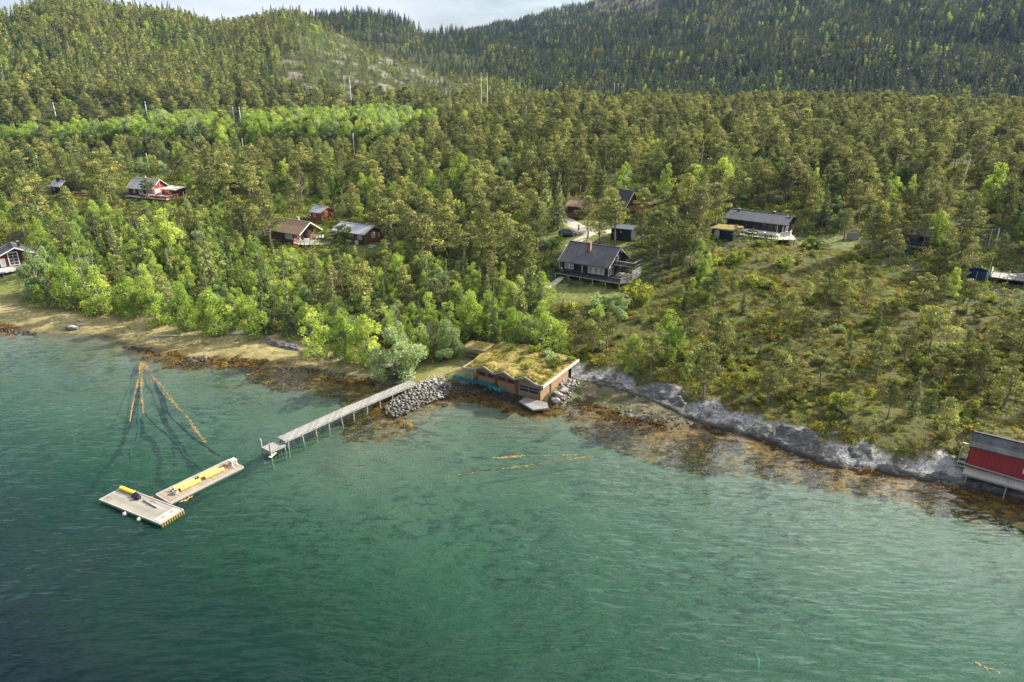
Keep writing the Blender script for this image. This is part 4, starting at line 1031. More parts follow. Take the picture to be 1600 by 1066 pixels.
b = MB(); b.lathe((0, 0, .5), [(.05, -1.6), (.5, -1.1), (.62, 0), (.55, 1.0), (.3, 1.5)], 12, axis='x'); b.build('hull', M['white'], bt, True); b = MB(); b.box((0, 0, .35), (2.0, 1.1, .2)); b.build('cradle', M['old_wood'], bt)
def flagpole(px, py, top, label, m='white'):
    p = T(px, py); dep = project(*p)[2]; h = (py-top)*dep/FPX/.97; t = thing('flagpole', label, 'flagpole', p)
    b = MB(); b.tube([(0, 0, -.3), (0, 0, h)], [.07, .035], 8); b.build('pole', M[m], t); b = MB(); b.lathe((0, 0, h+.06), [(.02, -.06), (.08, 0), (.02, .06)], 8); b.build('finial', M[m], t); part_box(t, 'base', (0, 0, .15), (.35, .35, .4), 'concrete')
flagpole(254, 315, 278, 'white flagpole before the red house'); flagpole(1541, 443, 405, 'white post with ball top at the corner of the railed terrace'); flagpole(1544, 385, 360, 'thin white pole between the pines by the trampoline')
# dark hut
loc = site(88, 303, (0, -2.4), R_(-20), .3); level(loc, R_(-20), 5, 5, -.3, 1.0)
o, ro = cabin('dark_hut', 'dark hut with bleached roof among tall pines', loc, R_(-20), 4.0, 4.4, 2.2, 1.5, .5, .4, 'black_wall', 'roof_grey', 'offwhite', 'hut', found=.8)
c = MB(); c.box((-.2, -.6, 3.9), (.7, .7, 1.2)); c.build('chimney', M['black'], ro); door(o, (.9, -2.2, 1.0), .9, 1.9, '-y', 'darkred_wall'); window(o, (-.8, -2.2, 1.3), .8, .9, '-y', 2, 2)
p = T(132, 306); te = thing('terrace', 'small red terrace with white rail right of the dark hut', 'terrace', p, R_(-8)); deck(te, [(-2.2, -1), (2.2, -1), (2.2, 1), (-2.2, 1)], .5, .12, 'offwhite', posts=[(-2, -.9), (2, -.9), (-2, .9), (2, .9)], down=.7, pm='brown_wood'); railing(te, [(-2.1, -.95, .5), (2.1, -.95, .5)], .7, 'red_wall', 'white', 'railing', 1.0, (1.0,), 'boards')
# red cabin at the bay
YL = R_(-50)
loc = site(47, 416, (3.2, 2.2), YL, .5); level(loc, YL, 8, 9, -.5, 1.0)
o, ro = cabin('red_cabin', 'red cabin with white trim and tall white gridded window', loc, YL, 6.0, 7.4, 2.5, 1.75, .6, .8, 'darkred_wall', 'roof_slate', 'white', found=1.0, gable='red_wall')  # lit gable and shaded sides painted in as brighter and darker red
window(o, (3.0, -.6, 1.75), 1.9, 3.0, '+x', 2, 4, gm='glass', fw=.16); window(o, (3.0, -2.8, 1.1), .9, 1.7, '+x', 1, 1, gm='curtain_glass'); part_box(o, 'lamp', (3.1, 2.3, 1.7), (.15, .25, .3), 'white')
c = MB(); c.box((.6, 1.2, 4.6), (.6, .6, 1.2)); k = c.build('chimney', M['black'], ro); c = MB(); c.box((.6, 1.2, 5.25), (.5, .5, .1)); c.build('chimney_cap', M['steel'], k)
b = MB(); b.box((-2.0, -7.0, 1.0), (5.0, 6.0, 3.4)); b.build('wing_wall', M['darkred_wall'], o); b = MB()
for s in (-1, 1): b.poly([(-4.8, -7.0, 4.2), (1.0, -7.0, 4.2), (1.0, -7.0+s*3.8, 2.6), (-4.8, -7.0+s*3.8, 2.6)], (0, 0, .15))
b.build('wing_roof', M['roof_slate'], o); b = MB()
for s in (-1, 1): b.poly([(1.03, -7.0, 4.1), (1.03, -7.0, 4.4), (1.03, -7.0+s*3.85, 2.8), (1.03, -7.0+s*3.85, 2.5)], (.06, 0, 0))
b.build('barge_board', M['white'], o); window(o, (.5, -7.6, 1.1), 1.4, 1.8, '+x', 1, 1, gm='curtain_glass')
deck(o, [(3.0, 2.6), (6.6, 1.6), (7.4, -4.0), (7.4, -13), (1.0, -13), (1.0, -4.0), (3.0, -4.0)], -.05, .35, 'offwhite', posts=[(6.4, 1.4), (7.2, -3.5), (7.2, -8)], down=.9)

# ---------------------------------------------------------------- brown gable, dark red house, hidden hut, terrace house
YA = R_(-58)
loc = site(985, 334, (2.0, 0), YA, .4); level(loc, YA, 5, 5, -.4, .9)
o, ro = cabin('brown_house', 'brown house with steep pointed gable and flat grey terrace', loc, YA, 5.0, 4.2, 1.9, 3.0, .5, .45, 'brown_wall', 'roof_dark', 'offwhite', 'house', found=.9)
window(o, (2.5, 0, 1.5), .6, 1.0, '+x', 1, 2, 'brown_wood')
deck(o, [(2.5, 2.2), (2.5, 7.2), (-4.0, 9.0), (-4.0, 2.2)], 1.4, .2, 'roof_slate', 'flat_terrace', posts=[(2.3, 2.6), (2.3, 7.0), (-3.8, 8.6)], down=2.2, pm='brown_wood')
railing(o, [(2.9, -1.6, .4), (2.9, 7.4, .4)], 1.2, 'brown_wall', 'brown_wood', 'railing', 1.4, (1.0, .1), 'boards')
loc = site(904, 339, (0, -2.2), R_(-30), .3); level(loc, R_(-30), 6, 5, -.3, .9)
o, ro = cabin('dark_red_house', 'half hidden dark red house at the end of the gravel drive', loc, R_(-30), 6.0, 4.6, 2.3, 1.2, .5, .4, 'darkred_wall', 'roof_brown', 'brown_wood', 'house', found=.8)
window(o, (1.8, -2.3, 1.4), .9, .9, '-y', 2, 1, gm='curtain_glass'); door(o, (-.6, -2.3, 1.0), .9, 1.9, '-y', 'dark_wood')
deck(o, [(-4, -2.3), (-4, -4.2), (2.4, -4.2), (2.4, -2.3)], -.05, .14, 'brown_wood', posts=[(-3.8, -4), (2.2, -4)]); railing(o, [(-4, -4.1, 0), (2.3, -4.1, 0)], .9, 'brown_wood', 'brown_wood', 'railing', 1.2, (1.0, .1), 'boards')
loc = site(1421, 386, (0, -2.6), R_(-40), .5); level(loc, R_(-40), 6, 6, -.5, .9)
o, ro = cabin('black_hut', 'black hut hidden behind twin stemmed pines', loc, R_(-40), 5.4, 4.4, 2.0, .9, .4, .4, 'black_wall', 'roof_dark', 'dark_wood', 'hut', found=.9)
window(o, (.8, -2.2, 1.2), 1.1, 1.0, '-y', 1, 1, 'dark_wood'); deck(o, [(-3, -2.2), (-3, -4), (3, -4), (3, -2.2)], -.1, .12, 'deck_grey', posts=[(-2.8, -3.8), (0, -3.8), (2.8, -3.8)], down=.8, pm='offwhite'); railing(o, [(-3, -3.95, -.1), (3, -3.95, -.1)], .8, 'dark_wood', 'old_wood', 'railing', 1.2, (1.0,))
YE = R_(-34)
loc = site(1547, 440, (-5.5, -3.6), YE, .9); level(loc, YE, 11, 8, -.9, 1.0)
o = thing('terrace_house', 'black house with white corner boards behind a railed grey terrace', 'house', loc, YE)
b = MB(); b.box((4.6, 3.0, 1.5), (6.0, 5.0, 4.4)); b.build('wall', M['black_wall'], o)
b = MB(); b.poly([(1.2, .1, 3.7), (8.0, .1, 3.7), (8.0, 6.0, 4.6), (1.2, 6.0, 4.6)], (0, 0, .18)); b.build('roof', M['roof_dark'], o)
part_box(o, 'corner_board', (1.56, .46, 2.2), (.34, .34, 3.0), 'white'); window(o, (4.6, .5, 1.3), 2.6, 1.8, '-y', 2, 1)
deck(o, [(-5.6, -3.6), (9.0, -3.6), (9.0, .5), (-5.6, .5)], 0, .16, 'deck_grey', posts=[(-5.4, -3.4), (-3, -3.4), (-.5, -3.4), (2, -3.4), (4.5, -3.4)], down=1.6, pm='old_wood')
railing(o, [(-5.5, .4, 0), (-5.5, -3.5, 0), (8.9, -3.5, 0)], 1.0, 'old_wood', 'offwhite', 'deck_railing', 1.25, (1.0, .62, .3))
furniture_table(L2W(loc, YE, (-.8, -1.6, 0)), 'grey table on the railed terrace', 'old_wood', 1.1); garden_chair(L2W(loc, YE, (-2.6, -1.8, 0)), 1.2, 'pale chair on the railed terrace', 'offwhite'); garden_chair(L2W(loc, YE, (1.2, -2.2, 0)), -1.0, 'pale chair near the house wall on the railed terrace', 'offwhite')
p = T(1331, 374.5); sc = thing('board_screen', 'leaning grey board screen at the top of the heath', 'fence panel', p, R_(-12))
b = MB()
for i in range(12): b.box((-1.1+i*.2, .002*(i % 2), .75), (.19, .05, 1.45))
b.build('boards', M['old_wood'], sc); b = MB(); b.bar((-1.25, 0, -.2), (-1.05, 0, 1.7), .12); b.build('post', M['offwhite'], sc); b = MB(); b.box((1.25, 0, .7), (.1, .1, 1.7)); b.build('post', M['old_wood'], sc)
# trampoline
p = T(1522, 440); tr = thing('trampoline', 'trampoline with blue safety net by the railed terrace', 'trampoline', p)
b = MB(); b.lathe((0, 0, .75), [(1.75, -.04), (1.75, .04), (1.3, .05), (1.3, .03)], 24); b.build('pad', M['bluenet'], tr); b = MB(); b.lathe((0, 0, .75), [(1.3, -.01), (1.29, .01)], 24); b.build('mat', M['black'], tr)
b = MB()
for k in range(24):
    a, a2 = k*math.pi/12, (k+1)*math.pi/12
    if k != 7: b.poly([(1.72*math.cos(a), 1.72*math.sin(a), .8), (1.72*math.cos(a2), 1.72*math.sin(a2), .8), (1.72*math.cos(a2), 1.72*math.sin(a2), 2.2), (1.72*math.cos(a), 1.72*math.sin(a), 2.2)], (.01, .01, 0))
b.build('net', M['bluenet'], tr)
for k in range(6): q = MB(); a = k*math.pi/3; q.bar((1.8*math.cos(a), 1.8*math.sin(a), -.1), (1.8*math.cos(a), 1.8*math.sin(a), 2.3), .07, n=6); q.build('pole', M['steel'], tr)

# ---------------------------------------------------------------- turf roofed boathouse
YT = R_(-32.5); LT = np.array([4.2, 90.7, 1.15])
for x in (-1.2, -4.6, -8.4, -11.8): c_ = L2W(LT, YT, (x, 4.6, 0)); PADS.append((c_[0], c_[1], 1.1, 3.9))
bh = thing('boathouse', 'boathouse with turf roof and three gabled wooden fronts', 'boathouse', LT, YT)
def turf_z(x, y):
    g = 0
    for pk, hw_ in ((-9.6, 1.8), (-6.0, 1.8), (-2.25, 1.9)): g = np.maximum(g, np.clip(1-np.abs(x-pk)/hw_, 0, 1))
    front = 2.3+.72*g-.3*sstep(-10.8, -13.4, x)
    back = 2.45+.01*y+.35*np.exp(-((x+7)/4.5)**2)*sstep(0, 8, y)
    k = sstep(.6, 4.2, y)
    return front*(1-k)+back*k
gx, gy = np.meshgrid(np.linspace(-13.4, .75, 95), np.linspace(-.75, 10.4, 70), indexing='ij'); X = gx.ravel(); Y = gy.ravel()
Z = turf_z(X, Y); inn = sstep(-.7, .2, Y)*sstep(.7, 0, X); Zt = Z+.14+(fbm(X/1.3, Y/1.3, 3.0, 3)*.22+.14)*inn
n1, n2 = gx.shape; ii = np.arange(n1*n2).reshape(n1, n2)
Ft = np.stack([ii[:-1, :-1], ii[1:, :-1], ii[1:, 1:], ii[:-1, 1:]], -1).reshape(-1, 4)
me = mesh_np('turf', np.stack([X, Y, Zt], -1), Ft, [M['turf']], True); q = link(bpy.data.objects.new('turf_roof', me)); q.parent = bh; turfo = q
b = MB()
xs = np.linspace(-13.4, .75, 60)
for a, c in zip(xs[:-1], xs[1:]):     # roof edge along the front, following the three gables
    za, zc = float(turf_z(a, -.8)), float(turf_z(c, -.8)); b.poly([(a, -.82, za-.1), (c, -.82, zc-.1), (c, -.82, zc+.2), (a, -.82, za+.2)], (0, .06, 0))
b.build('eave_board', M['old_wood'], bh)
b = MB(); b.poly([(.8, -.82, 2.1), (.8, 10.4, 2.4), (.8, 10.4, 2.8), (.8, -.82, 2.55)], (.1, 0, 0)); b.build('barge_board', M['offwhite'], bh)
b = MB(); b.poly([(-13.45, -.82, 1.85), (-13.45, 10.4, 2.2), (-13.45, 10.4, 2.7), (-13.45, -.82, 2.25)], (-.08, 0, 0)); b.build('barge_board', M['old_wood'], bh)
for (a, c, pk) in ((-11.4, -7.85, -9.6), (-7.75, -4.2, -6.0), (-4.1, 0, -2.25)):
    b = MB(); b.poly([(a, 0, -.4), (c, 0, -.4), (c, 0, float(turf_z(c, 0))), (pk, 0, float(turf_z(pk, 0))), (a, 0, float(turf_z(a, 0)))], (0, .12, 0)); b.build('front_wall', M['pine_board'], bh)
    for x in (a+.1, c-.1): part_box(bh, 'corner_post', (x, -.05, .9), (.2, .2, 2.6), 'brown_wood')
for x in (-10.4, -8.8, -6.75, -5.2):
    b = MB(); b.box((x, -.01, 1.5), (1.15, .06, .5)); w_ = b.build('window', M['black'], bh); f = MB()
    for s in (-1, 1): f.box((x+s*.62, -.04, 1.5), (.09, .09, .66)); f.box((x, -.04, 1.5+s*.3), (1.2, .085, .08))
    f.build('window_frame', M['brown_wood'], w_)
b = MB(); b.box((-2.0, -.01, .95), (3.2, .06, 1.0)); w_ = b.build('window', M['black'], bh); f = MB(); f.box((-2.0, -.05, 1.0), (3.2, .05, .07)); f.box((-2.0, -.05, .95), (.07, .055, 1.0)); f.box((-2, -.05, .42), (3.4, .08, .1)); f.box((-2, -.05, 1.48), (3.4, .08, .1)); f.build('window_frame', M['old_wood'], w_)
b = MB(); b.poly([(0, .12, -.5), (0, 8.6, .3), (0, 8.6, 2.45), (0, .12, 2.3)], (-.12, 0, 0)); b.build('side_wall', M['pine_board'], bh)
window(bh, (0, 1.3, 1.55), 1.5, .9, '+x', 2, 1, 'old_wood', 'black')
b = MB(); b.box((.05, 2.9, 1.2), (.1, .2, 2.9)); b.build('corner_post', M['dark_wood'], bh)
b = MB(); b.poly([(-11.4, .1, -.4), (-11.4, 9.5, .4), (-11.4, 9.5, 2.4), (-11.4, .1, 2.2)], (.12, 0, 0)); b.build('side_wall', M['dark_wood'], bh); b = MB(); b.box((-5.7, 9.6, 1.0), (11.4, .12, 2.8)); b.build('back_wall', M['dark_wood'], bh)
for x, y in ((-13.2, -.5), (-11.9, -.5), (-13.2, 4)): part_box(bh, 'porch_post', (x, y, .75), (.17, .17, 2.5), 'old_wood')
b = MB(); b.bar((-13.2, -.5, .9), (-12.4, -.5, 1.9), .1); b.bar((-11.9, -.5, .9), (-12.5, -.5, 1.9), .1); b.build('brace', M['old_wood'], bh)
# turquoise netting heaped along the wall
rs = np.random.default_rng(5); P = []
for t in np.linspace(0, 1, 900):
    x = -15.2+t*9.4; P.append((x+rs.normal(0, .15), -.75+rs.normal(0, .22)-.3*math.sin(t*9), .12+abs(rs.normal(0, .14))*(1.6-t)))
V, F = quads(np.array(P), .17, rs, .8); o = link(bpy.data.objects.new('fishing_net', mesh_np('fishing_net', V, F, [M['tarp']]))); o.location = LT; o.rotation_euler = (0, 0, YT); tag(o, 'turquoise net heaped along the foot of the turf roofed boathouse', 'net')
p = LT+np.array([0, 0, 0]); s = MB(); s.poly([(-2.6, -1.9, -.6), (.4, -2.9, -.8), (2.0, -1.2, -.8), (1.3, -.3, -.5), (-2.2, -.5, -.4)], (0, 0, .3)); o = s.build('slipway', M['concrete'], None, bevel=.06); o.location = LT; o.rotation_euler = (0, 0, YT); tag(o, 'pale concrete landing slab before the boathouse', 'slab')
TURF_PLANTS = [(-9.6, 7.6, 1.3, 'bush', 'shrub at the back of the turf roof above the open porch'), (-6.2, 8.4, 1.7, 'bush', 'tall shrub in the middle of the turf roof back edge'), (-3.6, 8.9, 1.5, 'greybush', 'pale shrub at the back edge of the turf roof'), (-6.4, 5.2, .8, 'bush', 'low shrub in the centre of the turf roof'), (-11.4, 5.6, .7, 'bush', 'smallest shrub on the turf roof near its left verge'), (.2, 9.0, 1.2, 'bush', 'shrub at the far right corner of the turf roof'), (-4.3, 3.2, 1.5, 'bush', 'bright rounded shrub on the middle of the turf roof'), (-.9, 6.2, 1.9, 'bush', 'biggest shrub on the turf roof near the right verge'), (-2.4, 7.2, 1.4, 'greybush', 'grey shrub on the turf roof'), (-8.2, 3.6, .9, 'spruce', 'tiny dark conifer on the turf roof'), (-1.5, 2.4, .8, 'bush', 'small dark shrub low on the turf roof')]

# ---------------------------------------------------------------- open shelter with kayak, boats, boulders
loc = site(742, 562, (0, -1.5), R_(-30), .05); PADS.append((loc[0], loc[1], loc[2]-.05, 3.2))
sh = thing('shelter', 'open wooden shelter with sloping board roof under birches', 'shelter', loc, R_(-30))
b = MB(); b.poly([(-2.3, -1.6, 1.7), (2.3, -1.6, 1.9), (2.3, 1.2, 2.2), (-2.3, 1.2, 2.0)], (0, 0, .14)); b.build('roof', M['turf'], sh); b = MB(); b.poly([(-2.3, -1.66, 1.62), (2.3, -1.66, 1.82), (2.3, -1.66, 2.08), (-2.3, -1.66, 1.88)], (0, .05, 0)); b.build('edge_board', M['offwhite'], sh)
for x in (-2.1, 2.1):
    for y in (-1.4, 1.05): part_box(sh, 'post', (x, y, .75+(.1 if y > 0 else 0)), (.15, .15, 1.9+(.2 if y > 0 else 0)), 'old_wood')
b = MB(); b.box((0, 1.1, .9), (4.2, .1, 1.9)); b.build('back_wall', M['dark_wood'], sh); b = MB(); b.box((0, -1.45, 1.05), (4.6, .08, .12)); b.box((0, -1.45, .5), (4.6, .08, .12)); b.build('rail', M['old_wood'], sh)
k = thing('kayak', 'yellow kayak stored in the open shelter', 'kayak', L2W(loc, R_(-30), (0, -.2, .85)), R_(-30)); b = MB(); b.lathe((0, 0, 0), [(.02, -2.0), (.2, -1.4), (.3, -.4), (.3, .4), (.2, 1.4), (.02, 2.0)], 10, axis='x'); b.build('hull', M['yellow'], k, True); b = MB(); b.box((0, 0, .28), (.8, .36, .06)); b.build('cockpit', M['black'], k)
def rowboat(px, py, yaw, label, m, name='rowing_boat', L=3.6, flip=False):
    p = T(px, py); t = thing(name, label, 'boat', p+np.array([0, 0, .25]), yaw); V = []; F = []; n = 9; prof = [-1, -.6, 0, .6, 1]
    for i in range(n):
        u = i/(n-1); x = (u-.5)*L; wd = .68*(1-max(0, (u-.55)/.45)**2.2)*(.85+.15*min(1, u*3)); kz = .55*max(0, (u-.6)/.4)**2
        for s in prof: V.append((x, wd*s, -.2+kz*.6+(.55-.3*kz)*abs(s)**1.6+.12*u))
    for i in range(n-1):
        for j in range(4): F.append((i*5+j, (i+1)*5+j, (i+1)*5+j+1, i*5+j+1))
    F.append((0, 1, 2, 3, 4)); b = MB(); b.add(V, F)
    h = b.build('hull', M[m], t, True); sl = h.modifiers.new('thick', 'SOLIDIFY'); sl.thickness = .05
    for x in (-.8, .4): part_box(t, 'thwart', (x, 0, .18), (.25, 1.15, .05), 'old_wood')
    if flip: t.rotation_euler = (math.pi, 0, yaw); t.location.z += .25
    return t
rowboat(597, 574, R_(160), 'small white boat half under the big willow', 'white')
rowboat(378, 521, R_(-160), 'small upturned pale green boat at the inner edge of the beach', 'offwhite', 'upturned_boat', 3.4, True)
for i, (px, py, r, lb) in enumerate([(113, 514.5, 1.0, 'larger of the two grey boulders on the beach'), (122, 510, .75, 'smaller of the two grey boulders on the beach'), (872, 618, .8, 'dark boulder at the right corner of the boathouse'), (880, 612, .9, 'mossy boulder beside the boathouse side wall'), (868, 627, .7, 'boulder beside the concrete landing slab'), (1000, 655, .6, 'boulder at the water edge of the tidal flat'), (985, 652, .5, 'small dark boulder on the tidal flat')]):
    p = T(px, py); o = link(bpy.data.objects.new('boulder', rock_mesh('boulder', r, 3, 30+i, sq=(1.3, .9, .6)))); o.location = p+np.array([0, 0, r*.25]); o.rotation_euler = (0, 0, i*1.3); tag(o, lb, 'boulder')
for i, (pts, lb) in enumerate([([(122, 501), (128, 504)], 'log lying across the beach ditch'), ([(235, 527), (290, 526)], 'long bleached driftwood trunk on the beach')]):
    a, c = T(*pts[0]), T(*pts[1]); b = MB(); b.tube([a+[0, 0, .12], (a+c)/2+[0, .2, .18], c+[0, 0, .1]], [.16, .13, .06], 7); tag(b.build('driftwood', M['dead_wood'], None, True), lb, 'driftwood')

# ---------------------------------------------------------------- red boathouse at the edge
YX = R_(-36)
A = at_z(1510.5, 727, 2.0); LX = A-L2W((0, 0, 0), YX, (-4.5, -1.7, 0))
for x in (-3, 0, 3): c_ = L2W(LX, YX, (x, 1.4, 0)); PADS.append((c_[0], c_[1], 1.5, 2.6))
o, ro = cabin('red_boathouse', 'red boathouse with grey roof and plank deck over the shore rock', LX, YX, 9.0, 3.4, 2.55, 1.0, .2, .15, 'boat_red', 'roof_slate', 'dark_wood', 'boathouse', found=.5)
window(o, (1.2, -1.7, 1.25), .75, .7, '-y', 3, 2, 'white', 'glass', .13); window(o, (3.2, -1.7, 1.25), .75, .7, '-y', 3, 2, 'white', 'glass', .13)
door(o, (-4.5, .6, .9), .9, 1.8, '-x', 'dark_wood')
deck(o, [(-4.7, -1.7), (-4.7, -3.7), (4.8, -3.7), (4.8, -1.7)], -.15, .14, 'deck_grey', posts=[(-4.3, -3.5), (-.4, -3.5), (3.4, -3.5)], down=3.4)
b = MB(); b.box((0, -3.73, -.25), (9.5, .07, .26)); b.build('edge_board', M['old_wood'], o); b = MB(); b.bar((-5.6, -1.9, .3), (4, -2.1, -.02), .12); b.build('handrail', M['old_wood'], o)
b = MB()
for i in range(6): b.box((-5.05, -1.6+i*.55, -.35+i*.36), (.75, .34, .06))
b.bar((-5.42, -1.7, -.3), (-5.42, 1.3, 1.75), .08, .2); b.bar((-4.72, -1.7, -.3), (-4.72, 1.3, 1.75), .08, .2); b.build('steps', M['old_wood'], o)

# ---------------------------------------------------------------- jetty
def jetty():
    o = thing('jetty', 'long narrow weathered jetty on thin legs', 'jetty', (0, 0, 0))
    C = [np.array([-30.0, 78.25, 1.25]), np.array([-23.5, 86.6, 1.28]), np.array([-15.2, 95.8, 1.45])]; W_ = 1.8
    for a, c in zip(C[:-1], C[1:]):
        d = c-a; L = np.linalg.norm(d); yw = math.atan2(d[1], d[0]); n = int(L/.2); pit = math.atan2(d[2], np.hypot(d[0], d[1]))
        b = MB()
        for i in range(n): p = a+d*(i+.5)/n; b.box(p+[0, 0, random.uniform(-.008, .008)], (.185, W_+random.uniform(-.06, .06), .05), yw, 0, -pit)
        b.build('deck', M['deck_y'], o)
        nx, ny = -math.sin(yw), math.cos(yw)
        for s in (-.8, .8): b = MB(); e = np.array([nx*s, ny*s, -.13]); b.bar(a+e, c+e, .09, .2); b.build('beam', M['old_wood'], o)
    for t in np.linspace(0.02, .9, 10):
        k = 0 if t < .48 else 1; tt = t/.48 if k == 0 else (t-.48)/.52; p = C[k]+(C[k+1]-C[k])*tt; d = C[k+1]-C[k]; yw = math.atan2(d[1], d[0]); nx, ny = -math.sin(yw), math.cos(yw)
        for s in (-.82, .82):
            q = p+np.array([nx*s, ny*s, 0]); g_ = H(q[0], q[1]); b = MB(); lx = random.uniform(-.12, .12)
            b.bar((q[0], q[1], p[2]-.08), (q[0]+lx+nx*s*.12, q[1]+lx+ny*s*.12, g_-.3), .19, n=6); b.build('leg', M['old_wood'], o)
        b = MB(); b.bar(p+np.array([nx*.9, ny*.9, -.28]), p-np.array([nx*.9, ny*.9, .28]), .1, .14); b.build('crossbar', M['old_wood'], o)
    e = C[2]; d = C[2]-C[1]; yw = math.atan2(d[1], d[0]); b = MB()
    def lp(u, s, z): return e+np.array([math.cos(yw)*u-math.sin(yw)*s, math.sin(yw)*u+math.cos(yw)*s, z])
    b.bar(lp(-.6, .85, 0), lp(-.6, .85, .95), .08); b.bar(lp(.6, .85, 0), lp(.6, .85, .8), .08); b.bar(lp(-.6, .85, .93), lp(.6, .85, .78), .06); b.build('handrail', M['offwhite'], o)
    # low landing at the outer end
    d = C[1]-C[0]; yw = math.atan2(d[1], d[0]); c = C[0]-np.array([math.cos(yw), math.sin(yw), 0])*1.15; c[2] = .78; b = MB()
    for i in range(11): b.box(c+np.array([math.cos(yw), math.sin(yw), 0])*(-1.05+i*.205), (.19, 1.95, .05), yw)
    b.build('landing', M['deck_y'], o)
    nx, ny = -math.sin(yw), math.cos(yw); b = MB()
    for s in (-.9, .9): b.bar(c+np.array([-math.cos(yw)*1.1+nx*s, -math.sin(yw)*1.1+ny*s, -.13]), c+np.array([math.cos(yw)*1.1+nx*s, math.sin(yw)*1.1+ny*s, -.13]), .08, .2)
    b.build('beam', M['old_wood'], o); b = MB(); b.box(c+np.array([-math.cos(yw)*.9-nx*.9, -math.sin(yw)*.9-ny*.9, -.55]), (1.3, .4, .08), yw+.4); b.build('step', M['offwhite'], o)
    for s in (-1.0, 1.0):
        q = c+np.array([-math.cos(yw)*1.15+nx*s, -math.sin(yw)*1.15+ny*s, 0]); b = MB(); b.bar((q[0], q[1], -3), (q[0], q[1], 2.0), .22, n=8); b.build('mooring_post', M['old_wood'], o)
        b = MB(); q2 = c+np.array([math.cos(yw)*1.0+nx*s*.85, math.sin(yw)*1.0+ny*s*.85, 0]); b.bar((q2[0], q2[1], -2.5), (q2[0], q2[1], .72), .15, n=6); b.build('leg', M['old_wood'], o)
jetty()

# ---------------------------------------------------------------- rafts with floats
def fit(corners, z):
    P = [at_z(px, py, z) for px, py in corners]; c = sum(P)/4; u = (P[1]-P[0]+P[2]-P[3])/2; v = (P[2]-P[1]+P[3]-P[0])/2
    return c, math.atan2(u[1], u[0]), np.linalg.norm(u), np.linalg.norm(v)
ca, ya, La, Wa = fit([(193, 761.5), (287.5, 796.5), (249.5, 819.5), (153.5, 780)], .42)
cb, yb, Lb, Wb = fit([(239.7, 773.5), (358.8, 718), (379.4, 729.5), (269.7, 785.6)], .42)
def raft(name, label, c, yaw, L, W, mat):
    o = thing(name, label, 'raft', (c[0], c[1], 0), yaw)
    b = MB(); b.box((0, 0, .39), (L-.1, W-.1, .06)); b.build('deck', M[mat], o)
    for s in (-1, 1): b = MB(); b.box((0, s*(W/2-.05), .36), (L, .14, .24)); b.build('edge_beam', M['old_wood'], o)
    for s in (-1, 1): b = MB(); b.box((s*(L/2-.03), 0, .3), (.14, W-.25, .28)); b.build('end_beam', M['old_wood'], o)
    b = MB()
    for s in (-.32, .32): b.box((0, s*W, .1), (L-.3, W*.22, .5))
    b.build('pontoon', M['concrete'], o); return o
ra = raft('raft', 'broad grey plank raft with white pad at one corner', ca, ya, La, Wa, 'raft_boards')
b = MB()
for i in range(10): b.lathe((La/2+.1, -Wa/2+.15+i*(Wa-.3)/9, .12), [(.09, -.32), (.11, 0), (.09, .3)], 8)
b.build('fender', M['ochre'], ra)
rb_ = raft('raft', 'long narrow tan raft carrying four yellow floats', cb, yb, Lb, Wb, 'raft_tan')
pd = MB(); pd.box((0, 0, 0), (1.0, Wa-.5, .05)); o = pd.build('pad', M['white'], None); o.location = L2W((ca[0], ca[1], .45), ya, (La/2-.75, 0, 0)); o.rotation_euler = (0, 0, ya); tag(o, 'white rectangular pad on the corner of the broad raft', 'pad')
for y, lb in ((-.5, 'orange disc at the near end of the white raft pad'), (.6, 'orange disc at the far end of the white raft pad')):
    d_ = MB(); d_.lathe((0, 0, 0), [(.05, -.03), (.22, -.02), (.22, .03), (.1, .05)], 14); o = d_.build('disc', M['orange'], None); o.location = L2W((ca[0], ca[1], .51), ya, (La/2-.75, y, 0)); tag(o, lb, 'disc')
def ribfloat(base, yaw, local, L, r, label, m, group=None, tl=0):
    t = thing('float', label, 'float', L2W(base, yaw, local), yaw+tl); prof = [(.03, -L/2), (r*.8, -L/2+.03)]; n = 13
    for i in range(n):
        x = -L/2+.06+(L-.12)*i/n; q = (L-.12)/n; prof += [(r, x), (r, x+q*.62), (r*.86, x+q*.7), (r*.86, x+q*.92)]
    prof += [(r*.8, L/2-.03), (.03, L/2)]; b = MB(); b.lathe((0, 0, 0), prof, 14, axis='x'); b.build('body', M[m], t, False)
    b = MB()
    for s in (-1, 1): b.lathe((s*(L/2+.03), 0, 0), [(.09, -.04), (.09, .04)], 10, axis='x')
    b.build('end_cap', M['black'], t)
ribfloat((ca[0], ca[1], .42), ya, (-La/2+1.5, Wa/2-.45, .2), 2.5, .23, 'bright yellow ribbed float on the broad raft', 'yellow')
for x, y, s in ((1.2, .42, 'shoreward pair, the far one'), (1.6, -.25, 'shoreward pair, the near one'), (-1.9, .42, 'seaward pair, the far one'), (-1.5, -.25, 'seaward pair, the near one')):
    ribfloat((cb[0], cb[1], .42), yb, (x, y, .25), 2.5, .25, 'pale yellow float on the narrow raft, '+s, 'paleyellow', None, -.03)
def coil(loc, r, label, m, seed, name='rope_coil', n=5):
    rs = np.random.default_rng(seed); b = MB()
    for k in range(n):
        P = [(math.cos(a)*r*(1-.1*k)+rs.normal(0, .03), math.sin(a)*r*(1-.1*k)+rs.normal(0, .03), .06+k*.07+rs.normal(0, .02)) for a in np.linspace(0, 6.0, 16)]
        b.tube(P, .05, 6)
    o = b.build(name, M[m], None, True); o.location = loc; return tag(o, label, 'rope')
coil(L2W((ca[0], ca[1], .42), ya, (-La/2+3.1, Wa/2-.6, 0)), .38, 'black hose coil at the end of the bright yellow float', 'black', 1, 'hose_coil', 6)
